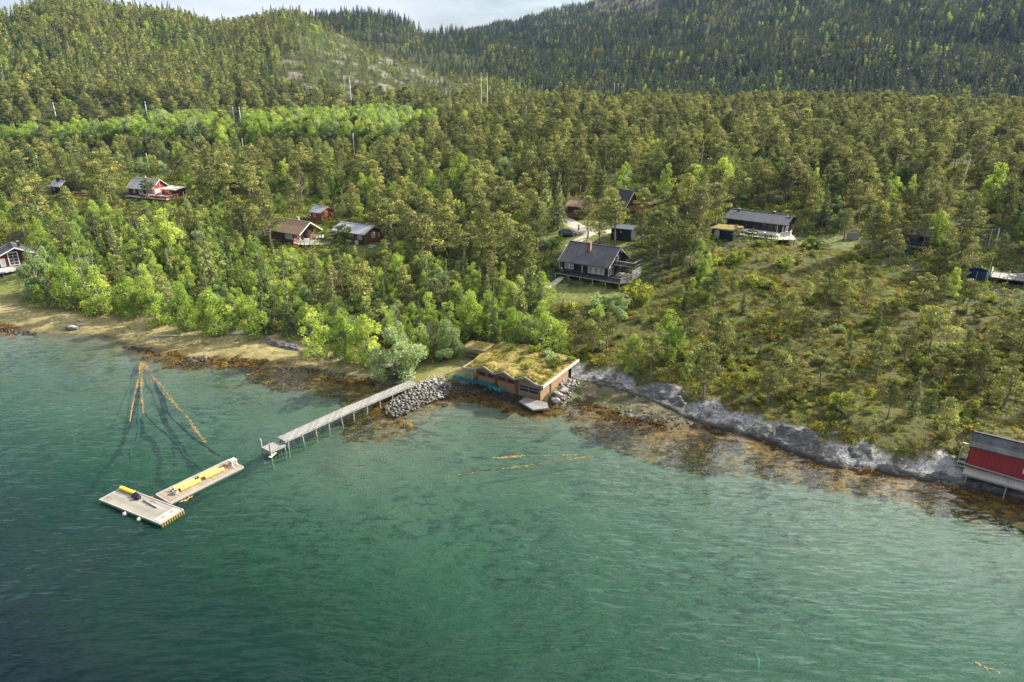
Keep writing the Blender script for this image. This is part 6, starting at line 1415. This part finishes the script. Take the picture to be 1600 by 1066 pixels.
# --- plants one can point at: kind, foot x, foot y, top y (surveyed), label
MANUAL = [
 ('willow',622,589,500,'broad pale green willow at the shore end of the jetty',0),
 ('willow',688,470,418,'silvery green willow in the wood above the turf boathouse',1),
 ('willow',790,290,247,'pale silvery willow crown high in the pine wood behind the blue car',2),
 ('birch',803,543,480,'birch standing right behind the middle of the turf roof',4),
 ('birch',848,545,472,'birch behind the right part of the turf roof',1),
 ('spruce',772,541,468,'dark spruce behind the left part of the turf roof',3),
 ('willow',826,536,494,'pale grey willow scrub behind the turf roof',1),
 ('birch',878,556,500,'low birch at the right back corner of the turf roof',0),
 ('birch',705,540,470,'slim birch between round willow and shelter',2),
 ('birch',768,528,455,'tall birch up the bank from the shelter',5),
 ('willow',700,560,500,'dense round willow close beside the open shelter with the kayak',2),
 ('birch',735,525,458,'tall light birch directly above the open shelter roof',1),
 ('birch',660,560,505,'birch squeezed between the big willow and the bare grey tree',0),
 ('birch',575,570,492,'leaning bright birch with dark stems just left of the big willow',4),
 ('birch',540,565,486,'wide bright birch between the jetty wood and grey rock face',1),
 ('birch',490,556,478,'bright birch rising over the grey rock face behind the beach',0),
 ('birch',395,528,462,'fresh green birch at the inner edge of the beach by the small upturned boat',3),
 ('birch',340,524,448,'broad birch at the tree line over the widest part of the straw beach',4),
 ('birch',290,518,446,'rounded birch over the lying driftwood on the beach',1),
 ('birch',250,508,440,'bushy birch leaning out to the beach above the rubble spit',3),
 ('birch',205,494,430,'low spreading birch over the dark ditch of the beach',4),
 ('birch',160,490,418,'bushy birch behind the two grey beach boulders',1),
 ('birch',112,478,396,'thick birch at the corner of the grassy bay',3),
 ('willow',62,462,388,'pale willow next to the red cabin with tall white window',0),
 ('birch',85,425,372,'leafy birch behind the gable of the red cabin with tall white window',0),
 ('birch',128,418,345,'pale birch crown uphill from the red cabin with tall white window',2),
 ('birch',268,410,330,'tall bright birch in the middle of the slope under the red house',1),
 ('birch',236,392,335,'slender birch left of the tallest slope birch under the red house',2),
 ('pine',425,391,322,'tall pine with bare pale trunk before the brown roofed cabin',1),
 ('umbrella',543,398,352,'flat topped little pine standing before the grey roofed log cabin',0),
 ('pine',937,381,305,'pine with bare stem between the black cabin and the gravel drive',5),
 ('pine',955,352,294,'tall pine half hiding the roof of the pointed brown gable',1),
 ('pine',1002,384,332,'low pine right of the black garage',7),
 ('pine',1148,378,352,'dwarf pine before the turf shed',4),
 ('pine',1440,392,334,'broad pine right of the hidden black hut',1),
 ('pine',1405,394,345,'small pine covering the left end of the hidden black hut',4),
 ('pine',918,372,308,'pine at the bend of the gravel drive behind the black cabin',1),
 ('pine',960,384,312,'pine right against the black garage wall',3),
 ('pine',1026,414,332,'lanky pine just beyond the pale board fence of the black cabin',1),
 ('pine',1047,398,322,'pine behind the lanky pine near the pale board fence',5),
 ('pine',1068,418,350,'pine with three pale stems on the edge of the heath',7),
 ('pine',1078,415,356,'second of the pale stemmed pines on the edge of the heath',3),
 ('umbrella',1003,340,297,'flat crowned pine beside the pointed brown gable',1),
 ('pine',1117,362,288,'pine with bare trunk in front of the dark cabin with wide terrace',1),
 ('spruce',852,352,264,'tall dense spruce just left of the blue car',1),
 ('spruce',872,358,272,'brown tipped spruce behind the roof of the blue car',0),
 ('spruce',808,398,352,'dark young spruce in the clearing left of the black cabin',4),
 ('umbrella',1262,542,488,'broad umbrella shaped pine in the middle of the open heath slope',1),
 ('umbrella',1280,607,553,'umbrella pine with bare trunk above the shore rock',0),
 ('pine',1368,592,512,'wide conical pine halfway down the open slope',0),
 ('umbrella',1452,548,478,'dense pine with many pale limbs on the eastern slope',2),
 ('umbrella',1467,600,536,'round headed pine above the red boathouse slope',0),
 ('pine',1385,655,592,'small ragged pine with white trunk near the shore rock',4),
 ('spruce',1424,652,576,'slim pointed spruce like conifer alone above the shore rock',2),
 ('pine',1525,612,532,'loose pine uphill from the red boathouse',5),
 ('pine',1590,570,470,'big dark pine at the edge of the slope over the red boathouse',2),
 ('pine',1016,588,525,'bent pine with pale trunk over the tidal flat',6),
 ('birch',988,584,522,'round bright birch over the grey rock by the tidal flat',0),
 ('pine',1097,628,538,'narrow tall pine standing right on the rock edge',4),
 ('birch',1070,592,545,'small birch beside the narrow rock edge pine',2),
 ('pine',1115,565,488,'dense pine uphill of the narrow rock edge pine',0),
 ('pine',1078,556,490,'pine beside the bright slope birch',3),
 ('birch',1042,560,486,'bright slope birch among pines over the tidal flat',1),
 ('pine',925,552,496,'pine on the bank behind the turf boathouse roof',5),
 ('pine',948,545,490,'thin pine next to the bank pine behind the boathouse roof',6),
 ('umbrella',1215,605,545,'low pine with twisted limbs on the lower heath',2),
 ('pine',1198,632,574,'faint slim pine on the lower slope over the blue grey rock',4),
 ('umbrella',1437,482,426,'small umbrella pine with pale trunk below the trampoline',0),
 ('umbrella',1508,492,438,'small pine between trampoline and terrace on the eastern slope',1),
 ('umbrella',1216,497,456,'dwarf pine in the middle of the brown heather',2),
 ('umbrella',1303,505,464,'lone dwarf pine among yellow heather tufts',0),
 ('spruce',1368,522,472,'little dark spruce on the heath',4),
 ('spruce',1160,490,452,'stub dark spruce at the upper heath under the dark cabin',4),
 ('pine',1386,392,320,'twin stemmed pine before the hidden black hut',0),
 ('pine',1420,386,326,'pine hiding the side of the hidden black hut',2),
 ('pine',1318,374,326,'spreading pine behind the grey board screen',7),
 ('pine',1500,424,362,'bushy pine behind the trampoline',0),
 ('pine',1462,426,375,'dark pine left of the trampoline',2),
 ('pine',1560,408,362,'pine standing behind the railed terrace at the edge',5),
 ('bush',1268,388,366,'pale round shrub at the corner of the wide terrace',1),
 ('bush',1222,418,394,'bright shrub below the wide terrace',2),
 ('bush',1202,452,432,'small bright shrub on the heath below the wide terrace',0),
 ('bush',1186,386,372,'little pale shrub against the terrace underside',3),
 ('willow',970,498,458,'pale willow scrub below the black cabin',0),
 ('greybush',935,480,452,'pale shrub beneath the balustrade of the black cabin',0),
 ('bush',895,490,468,'green shrub beneath the long balustrade of the black cabin',1),
 ('bush',990,470,432,'olive shrub at the end of the black cabin deck',2),
 ('greybush',858,385,365,'grey green hedge shrub left of the black cabin roof',1),
 ('bush',872,384,366,'hedge shrub touching the black cabin roof edge',0),
 ('birch',1105,440,392,'bright young birch at the top of the heath below the turf shed',2),
 ('slimbirch',1090,425,372,'slim light birch between pines and the turf shed',1),
 ('birch',1128,308,245,'bright birch behind the dark cabin with wide terrace',4),
 ('birch',1085,330,262,'fresh birch behind the flat grey terrace of the brown gable',1),
 ('birch',1040,310,256,'slender birch in the pine wood behind the brown gable',5),
 ('birch',1280,340,300,'bright birch behind the chimney of the dark cabin',3),
 ('birch',1545,330,258,'light birch by the leaning grey pole',1),
 ('birch',720,300,240,'lime green birch crown standing out of the dark pine wood',4),
 ('spruce',230,425,340,'tall brown tipped spruce on the slope under the red house',0),
 ('spruce',190,430,345,'ragged spruce amid birches under the red house',5),
 ('spruce',330,450,352,'grey brown spruce amid the shore wood',3),
 ('spruce',360,470,368,'tall lichen grey spruce in the shore wood',5),
 ('spruce',415,520,425,'spruce beside the fresh birch at the inner beach edge',0),
 ('spruce',455,525,430,'thin spruce over the grey rock face behind the beach',2),
 ('pine',570,495,405,'big olive pine in the wood behind the jetty',0),
 ('pine',668,395,318,'massive dark olive pine right of the grey roofed log cabin',0),
 ('pine',640,390,330,'pine clump left of the massive dark olive pine',3),
 ('umbrella',235,312,281,'flat pine hiding the middle of the red house roof',0),
]
taken = []
def man_h(px, py, top, p):
    dep = project(p[0], p[1], p[2])[2]
    dr = ray(px, py); c = math.hypot(dr[0], dr[1])/np.linalg.norm(dr)
    return float((py-top)*dep/FPX/max(c, .5))
for kd, px, py, top, lab, vi in MANUAL:
    p = T(px, py); h = man_h(px, py, top, p)
    plant(kd, p[0], p[1], p[2]-.05, h, lab, None, vi); taken.append((p[0], p[1], 1.1+.12*h))
for (px, py, top, nm, lab) in [(668,556,500,'bare_tree','leafless grey tree between the big willow and the shelter'), (472,320,278,'dead_tree','bleached dead tree behind the orange log hut'), (640,505,462,'bare_tree','grey twiggy leafless tree in the shore wood'), (578,300,280,'dead_tree','small bleached dead tree in the wood behind the cabins')]:
    p = T(px, py); h = man_h(px, py, top, p)
    o = tag(link(bpy.data.objects.new(nm, bare(hash(px) % 97, 6, 3 if px == 668 else 2))), lab, 'bare tree'); o.location = p; s = h/5.4; o.scale = (s, s, s); taken.append((p[0], p[1], 1.5))

REGION = [  # surveyed boxes and the words for them
 ((-50,400,130,500), 'beside the grassy bay and the red cabin with tall window'),
 ((130,430,330,540), 'on the tree line over the straw coloured beach'),
 ((330,450,520,580), 'in the shore wood above the grey rock face'),
 ((520,430,700,600), 'in the shore wood behind the jetty'),
 ((700,440,870,570), 'in the wood above the turf roofed boathouse'),
 ((130,320,330,430), 'on the slope under the red house'),
 ((-50,300,130,400), 'below the dark hut among tall pines'),
 ((330,380,520,450), 'just below the brown roofed cabin'),
 ((520,380,720,440), 'just below the grey roofed log cabin'),
 ((600,300,780,380), 'right of the three log cabins'),
 ((330,300,450,380), 'left of the brown roofed cabin'),
 ((720,370,870,440), 'in the thicket left of the black cabin'),
 ((780,290,880,370), 'around the parked blue car'),
 ((870,360,1120,470), 'round the black cabin with brick chimney'),
 ((880,270,1120,360), 'round the pointed brown gable'),
 ((850,440,1110,620), 'on the bank over the tidal flat'),
 ((1110,440,1330,560), 'on the upper open heath'),
 ((1110,560,1330,720), 'on the lower slope over the blue grey rock'),
 ((1330,430,1640,560), 'on the slope below trampoline and terrace'),
 ((1330,560,1640,740), 'on the slope over the red boathouse'),
 ((1120,390,1330,440), 'under the wide terrace of the dark cabin'),
 ((1110,270,1330,390), 'round the dark cabin with wide terrace'),
 ((1330,340,1480,440), 'round the hidden black hut'),
 ((1480,330,1700,440), 'round the railed terrace and trampoline'),
 ((1330,200,1700,340), 'in the dark wood by the leaning grey pole'),
 ((880,200,1330,275), 'in the dense wood behind the dark cabin'),
 ((600,200,880,300), 'in the wood uphill from the blue car'),
 ((380,220,600,330), 'in the wood behind the three log cabins'),
 ((130,220,380,320), 'in the wood round the red house'),
 ((-50,200,130,300), 'in the wood behind the dark hut'),
]
def region(px, py):
    for (a, b, c, d), s in REGION:
        if a <= px < c and b <= py < d: return s
    return 'in the far wood at the foot of the hills'

cand = []
def consider():
    st = 3.3
    gx, gy = np.meshgrid(np.arange(-420, 420, st), np.arange(60, 430, st)); gx = gx.ravel(); gy = gy.ravel()
    gx = gx+RNG.uniform(-.5, .5, gx.size)*st*.95; gy = gy+RNG.uniform(-.5, .5, gy.size)*st*.95
    r = np.hypot(gx, gy); m = (r < 428) & (np.abs(np.arctan2(gx, gy)) < R_(50)); gx, gy = gx[m], gy[m]
    s = shore_dist(gx, gy); m = s > 2; gx, gy, s = gx[m], gy[m], s[m]
    h = height(gx, gy); rd = rock_dist(gx, gy); px, py, dep = project(gx, gy, h); z = zones(gx, gy, h)
    shoreL = in_poly(px, py, [(-200,470),(20,440),(60,395),(150,345),(330,335),(420,395),(640,415),(830,470),(880,560),(700,565),(640,595),(500,570),(380,540),(240,520),(-200,500)])
    bw = fbm(gx/18, gy/18, 90.0, 3)*120
    belt = (py+bw*.08 < 236) & (px+bw < 665) & (np.hypot(gx, gy) > 210) & (np.hypot(gx, gy) < 365)
    dens = fbm(gx/16, gy/16, 91.0, 3)
    kn = fbm(gx/11, gy/11, 92.0, 2)
    tk = np.array(taken)
    for i in range(len(gx)):
        x, y = gx[i], gy[i]
        if x > 8 and rd[i] < 5.0: continue
        if x < -24 and s[i] < 11: continue
        if -24 <= x <= 8 and s[i] < 7: continue
        if z['lawn'][i] > .5 or z['straw'][i] > .5: continue
        if np.any(np.hypot(tk[:, 0]-x, tk[:, 1]-y) < tk[:, 2]): continue
        if any(math.hypot(x-q[0], y-q[1]) < q[3]*.85 for q in PADS): continue
        u = random.random(); v = random.random()
        if z['heath'][i] > .5:
            bank = px[i] < 1135 and py[i] > 435
            if u > (.55 if bank else .27)+.16*dens[i]+.14*(py[i] > 560): continue
            kd = ('pine' if v < .34 else 'birch' if v < .56 else 'slimbirch' if v < .66 else 'spruce' if v < .78 else 'bush') if bank else 'umbrella' if v < .2 else 'pine' if v < .42 else 'spruce' if v < .5 else 'slimbirch' if v < .58 else 'bush' if v < .78 else 'greybush' if v < .82 else 'pine'
            hh = {'birch': (3.4, 6.2), 'umbrella': (2.4, 4.2), 'pine': (3.6, 7.8), 'spruce': (2, 4.6), 'slimbirch': (2, 4), 'bush': (.9, 1.9), 'greybush': (.9, 1.8)}[kd]
        elif belt[i]:
            if u > .8: continue
            kd = 'birch' if v < .72 else 'willow' if v < .9 else 'pine'; hh = (8.5, 12)
        elif shoreL[i]:
            if u > .9+.15*dens[i]: continue
            v += kn[i]*.25
            kd = 'birch' if v < .45 else 'willow' if v < .52 else 'slimbirch' if v < .6 else 'spruce' if v < .86 else 'pine'
            hh = {'birch': (3.2, 7.6), 'willow': (2.8, 6.2), 'slimbirch': (3, 6.5), 'spruce': (5.6, 10), 'pine': (5.0, 8.5)}[kd]
        else:
            if u > .5+.45*dens[i]: continue
            v += kn[i]*.16
            lf = .12 if (px[i] < 760 and py[i] > 285) else .08 if (px[i] < 1120 and py[i] > 240) else .02
            kd = 'birch' if v < .09+lf else 'slimbirch' if v < .16+lf*1.6 else 'willow' if v < .18+lf*1.8 else 'spruce' if v < .3+lf*1.8 else 'pine'
            hh = {'birch': (3.8, 8), 'slimbirch': (2.8, 6.5), 'willow': (3.2, 6.5), 'spruce': (5, 11), 'pine': (6.0, 12.2)}[kd]
        H_ = random.uniform(*hh)
        if not belt[i] and 215 < py[i] < 275 and px[i] < 665: H_ = min(H_, 7.0)
        hp = H_*FPX/dep[i]*.93; wp = hp*PW[kd]
        if covers_keep(px[i], py[i], wp, hp):
            H_ *= .45; hp *= .45; wp *= .45
            if covers_keep(px[i], py[i], wp, hp): continue
            if kd == 'spruce' and random.random() < .5: kd = 'slimbirch'
            if random.random() < .45: kd = 'bush'; H_ = min(H_, 1.8)
        cand.append((kd, x, y, h[i]-.08, H_, px[i], py[i], dep[i]))
consider()
cand.sort(key=lambda c: c[7]/c[4])
count = {'pine_tree': 50, 'spruce_tree': 15, 'birch_tree': 30, 'willow_tree': 6, 'shrub': 10}
LIMIT = 296
single = []; rest = {}
for c in cand:
    nm = NAMES[c[0]][0]; inside = -6 < c[5] < 1606 and c[6] > 60
    if inside and count[nm] < LIMIT: count[nm] += 1; single.append(c)
    else: rest.setdefault(c[0], []).append(c)
# labels: the one nearest a landmark, the tallest of a place, else the look and the place
LAND = [((940,410),'the black cabin with brick chimney'),((887,362),'the parked blue car'),((1180,350),'the dark cabin with wide terrace'),((470,360),'the brown roofed cabin'),((560,362),'the grey roofed log cabin'),((506,334),'the orange log hut'),((235,293),'the red house in the wood'),((88,294),'the dark hut'),((25,400),'the red cabin with tall white window'),((815,575),'the turf roofed boathouse'),((742,542),'the open shelter with the kayak'),((630,600),'the shore end of the jetty'),((1522,430),'the blue trampoline'),((1575,430),'the railed terrace'),((1330,367),'the grey board screen'),((1560,700),'the red boathouse'),((980,318),'the pointed brown gable'),((110,512),'the two beach boulders'),((450,545),'the grey rock face behind the beach'),((1420,378),'the hidden black hut'),((1505,275),'the leaning grey pole'),((553,226),'the white pole in the wood'),((960,650),'the tidal flat'),((1300,690),'the blue grey shore rock'),((905,330),'the half hidden dark red house')]
uniq = {}
for (lx, ly), w_ in LAND:
    for nm in ('pine_tree', 'spruce_tree', 'birch_tree', 'shrub'):
        best = None
        for i, c in enumerate(single):
            if NAMES[c[0]][0] != nm or i in uniq: continue
            d = math.hypot(c[5]-lx, (c[6]-ly)*1.5)
            if d < 110 and (best is None or d < best[0]): best = (d, i)
        if best: uniq[best[1]] = f"{NAMES[nm.split('_')[0]][1] if nm != 'shrub' else 'shrub'} growing nearest to {w_}"
reg = [region(c[5], c[6]) for c in single]
by = {}
for i, c in enumerate(single):
    if i not in uniq: by.setdefault((NAMES[c[0]][0], reg[i]), []).append(i)
for (nm, rg), ids in by.items():
    wd = NAMES[nm.split('_')[0] if nm != 'shrub' else 'bush'][1]
    ids.sort(key=lambda i: -single[i][4])
    uniq[ids[0]] = f"tallest {wd} {rg}"
    if len(ids) > 3: uniq[ids[-1]] = f"shortest {wd} {rg}"
LOOK = {'pine': 'olive green pine', 'umbrella': 'flat topped pine', 'spruce': 'narrow grey green spruce', 'birch': 'bright leafy birch', 'slimbirch': 'slim young birch', 'willow': 'pale rounded willow', 'bush': 'bright low shrub', 'greybush': 'silvery low shrub'}
cell = {}
for i, c in enumerate(single):
    if i not in uniq: cell.setdefault((c[0], reg[i]), []).append(i)
word = {}
for (kd, rg), ids in cell.items():
    hs = sorted(single[i][4] for i in ids); ys = sorted(single[i][6] for i in ids); n = len(ids)
    for i in ids:
        sz = '' if n < 3 else 'tall ' if single[i][4] > hs[(2*n)//3] else 'short ' if single[i][4] < hs[n//3] else 'mid-sized '
        sd = '' if n < 5 else ', lower side' if single[i][6] > ys[n//2] else ', upper side'
        word[i] = f"{sz}{LOOK[kd]} {rg}{sd}"
        if len(word[i].split()) > 16: word[i] = f"{sz}{LOOK[kd]} {rg}"
        if len(word[i].split()) > 16: word[i] = f"{LOOK[kd]} {rg}"
for i, c in enumerate(single):
    kd, x, y, z_, h = c[:5]
    if i in uniq: plant(kd, x, y, z_, h, uniq[i], None)
    else: plant(kd, x, y, z_, h, word[i], word[i] if sum(w == word[i] for w in word.values()) > 1 else None)
def far_set(kind, pts):
    P = [(c[1], c[2], c[3]) for c in pts]; S = [c[4] for c in pts]; return P, S
def joined(kind):
    """crown and trunk of a model as one mesh, for the wood behind the nearest trees"""
    out = []
    for cr, tr in PROTO[kind]:
        bm = bmesh.new(); bm.from_mesh(cr)
        k = len(bm.faces); bm.from_mesh(tr); bm.faces.ensure_lookup_table()
        for f in bm.faces[k:]: f.material_index = 1
        me = bpy.data.meshes.new('model'); bm.to_mesh(me); bm.free(); me.materials.append(cr.materials[0]); me.materials.append(tr.materials[0]); out.append(me)
    return out
for kd, (nm, lab) in {'pine': ('pine_wood', 'dense olive pine wood behind the cabins'), 'spruce': ('spruce_wood', 'spruces scattered through the pine wood'), 'birch': ('birch_wood', 'belt of bright birches below the hill'), 'slimbirch': ('birch_scrub', 'young birches scattered through the wood'), 'willow': ('willow_wood', 'pale willows in the birch belt below the hill')}.items():
    if kd in rest: gn_scatter(nm, lab, *far_set(kd, rest[kd]), joined(kd), 3)
rb = rest.get('bush', [])+rest.get('greybush', [])+rest.get('umbrella', [])
if rb: gn_scatter('scrub', 'low scrub beyond the frame edge and between trees', *far_set('bush', rb), joined('bush'), 4)

# --- woods on the hills
def hillwood():
    P = {'pine': [], 'spruce': [], 'birch': [], 'dark': []}
    naz, nr = 700, 500
    aa = np.linspace(R_(-47), R_(47), naz); rr = np.geomspace(395, 1750, nr)
    Rg, Ag = np.meshgrid(rr, aa, indexing='ij'); hg = height(Rg*np.sin(Ag), Rg*np.cos(Ag), False)
    te = (hg-CAMZ)/Rg; cm = np.maximum.accumulate(te, axis=0)
    for r0, r1, st in ((424, 620, 4.4), (620, 900, 5.0), (900, 1750, 6.0)):
        n = int(r1/st)*2
        gx, gy = np.meshgrid(np.arange(-r1*.74, r1*.74, st), np.arange(r0*.66, r1, st)); gx = gx.ravel(); gy = gy.ravel()
        gx = gx+RNG.uniform(-.5, .5, gx.size)*st; gy = gy+RNG.uniform(-.5, .5, gy.size)*st
        r = np.hypot(gx, gy); a = np.arctan2(gx, gy); m = (r >= r0) & (r < r1) & (np.abs(a) < R_(46)); gx, gy, r, a = gx[m], gy[m], r[m], a[m]
        ii = np.clip(np.searchsorted(rr, r)-1, 0, nr-1); jj = np.clip(((a-aa[0])/(aa[-1]-aa[0])*(naz-1)).astype(int), 0, naz-1)
        hh = height(gx, gy, False)
        vis = (hh+14-CAMZ)/r > cm[np.maximum(ii-1, 0), jj]-.002
        gx, gy, r, hh = gx[vis], gy[vis], r[vis], hh[vis]
        z = zones(gx, gy, hh); px, py, dep = project(gx, gy, hh)
        dn = fbm(gx/24, gy/24, 93.0, 3); kn = fbm(gx/45, gy/45, 94.0, 3)
        u = RNG.uniform(0, 1, len(gx)); v = RNG.uniform(0, 1, len(gx))
        ok = (u < .93+.3*dn) & (z['rock'] < .45)
        shoulder = np.exp(-(((px-600)/150)**2+((py-110)/60)**2)); ok &= ~((v < .1) & (shoulder > .35))
        lefth = px < 800
        a_ = np.arctan2(gx, gy)
        for i in np.nonzero(ok)[0]:
            q = v[i]+kn[i]*.35
            z1 = np.interp(a_[i], H1[:, 0], H1[:, 2])
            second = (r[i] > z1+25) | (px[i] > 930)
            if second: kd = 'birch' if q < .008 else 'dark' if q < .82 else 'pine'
            else: kd = 'birch' if q < .05 else 'spruce' if q < .36 else 'pine'
            if py[i] > 160 and px[i] < 420 and q < .3: kd = 'birch'
            h = {'pine': 1.05, 'spruce': 1.05, 'birch': .95, 'dark': 1.1}[kd]*RNG.uniform(.62, 1.2)
            if shoulder[i] > .3: h *= .6
            P[kd].append((gx[i], gy[i], hh[i]-.2, h))
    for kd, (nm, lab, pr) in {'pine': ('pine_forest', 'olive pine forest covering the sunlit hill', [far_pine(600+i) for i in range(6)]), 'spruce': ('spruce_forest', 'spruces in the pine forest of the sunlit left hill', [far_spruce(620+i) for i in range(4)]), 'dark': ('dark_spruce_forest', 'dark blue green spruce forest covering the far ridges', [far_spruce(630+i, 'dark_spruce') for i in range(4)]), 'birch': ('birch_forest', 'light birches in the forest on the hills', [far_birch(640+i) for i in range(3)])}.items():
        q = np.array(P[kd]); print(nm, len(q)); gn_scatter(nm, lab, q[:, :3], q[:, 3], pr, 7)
hillwood()

# --- ground plants
def bush_one(seed, mat):
    rs = np.random.default_rng(seed); cl = []
    for i in range(8):
        a = rs.uniform(0, 6.28); rr = .6*rs.uniform(0, 1)**.6; R = rs.uniform(.2, .36)
        cl.append(((math.cos(a)*rr, math.sin(a)*rr, rs.uniform(.2, .75)), (R, R, R*.8), 46, rs.uniform(.05, .9)))
    return crown_mesh('scrub', cl, .085, M[mat], rs, .3)
def undergrowth():
    for nm, lab, st, rmax, mats, zone, acc in (('heather', 'brown and yellow heather covering the open slope', .8, 200, ('heather', 'heather', 'bush'), 'heath', .85), ('undergrowth', 'green undergrowth between the trees', 1.2, 300, ('bush', 'heather', 'bush'), None, .75), ('beach_grass', 'dry grass tufts on the beach and banks', 1.3, 175, ('heather',), 'straw', .25)):
        gx, gy = np.meshgrid(np.arange(-235, 235, st), np.arange(58, rmax, st)); gx = gx.ravel(); gy = gy.ravel()
        gx = gx+RNG.uniform(-.6, .6, gx.size)*st; gy = gy+RNG.uniform(-.6, .6, gy.size)*st
        m = (np.hypot(gx, gy) < rmax) & (np.abs(np.arctan2(gx, gy)) < R_(42)); gx, gy = gx[m], gy[m]
        s = shore_dist(gx, gy); m = s > 2.5; gx, gy = gx[m], gy[m]
        h = height(gx, gy); rd = rock_dist(gx, gy); z = zones(gx, gy, h)
        base = (z['rock'] < .3) & (z['tide'] < .4) & ~((gx > 8) & (rd < 2.7+1.6*fbm(gx/2.2, gy/2.2, 97.0, 2)))
        if zone: ok = base & (z[zone] > .5) & (z['lawn'] < .5)
        else: ok = base & (z['heath'] < .5) & (z['straw'] < .5) & (z['lawn'] < .5)
        for q in PADS: ok &= np.hypot(gx-q[0], gy-q[1]) > q[3]*.8
        for wpts, ww in ROADS: ok &= seg_dist(gx, gy, wpts) > ww*.5+.5
        ok &= RNG.uniform(0, 1, len(gx)) < acc*(1+.8*fbm(gx/4, gy/4, 95.0, 3))
        gx, gy, h = gx[ok], gy[ok], h[ok]
        S = RNG.uniform(.45, 1.25, len(gx))*(1.0 if zone else 1.35)*(1+.6*fbm(gx/6, gy/6, 96.0, 2))*(.5 if zone == 'straw' else 1)
        if nm == 'heather': sc_pts = (gx, gy, h)
        print(nm, len(gx))
        protos = [herb(700+i*3+j, m_, h=.5 if zone else .75, w=.95) for i, m_ in enumerate(mats) for j in range(2)]
        gn_scatter(nm, lab, np.stack([gx, gy, h-.06], -1), S, protos, 9, .2)
    gx, gy, h = sc_pts; n = fbm(gx/7, gy/7, 98.0, 3); m = (RNG.uniform(0, 1, len(gx)) < 0.02+.22*sstep(.05, .45, n+.25*sstep(130, 75, gy)))
    S = RNG.uniform(.55, 1.35, m.sum())
    gn_scatter('low_scrub', 'dense low green scrub on the open slope', np.stack([gx[m], gy[m], h[m]-.1], -1), S, [bush_one(800+i, ['bush', 'pine', 'bush', 'heather'][i]) for i in range(4)], 12, .2)
undergrowth()
for x, y, h_, kd, lb in TURF_PLANTS:
    q = L2W(LT, YT, (x, y, float(turf_z(x, y))+.12)); plant(kd, q[0], q[1], q[2], h_, lb, None)
rs_ = np.random.default_rng(3); X_ = rs_.uniform(-13, .4, 2600); Y_ = rs_.uniform(-.5, 10.2, 2600)
Q_ = np.array([L2W(LT, YT, (a, b, float(c)+.14)) for a, b, c in zip(X_, Y_, turf_z(X_, Y_))])
gn_scatter('turf_grass', 'yellow grass and herbs growing on the turf roof', Q_, rs_.uniform(.2, .5, 2600), [herb(760+i, ['heather', 'bush', 'heather', 'pine'][i], .6, .8, 36, .1) for i in range(4)], 2, .3)
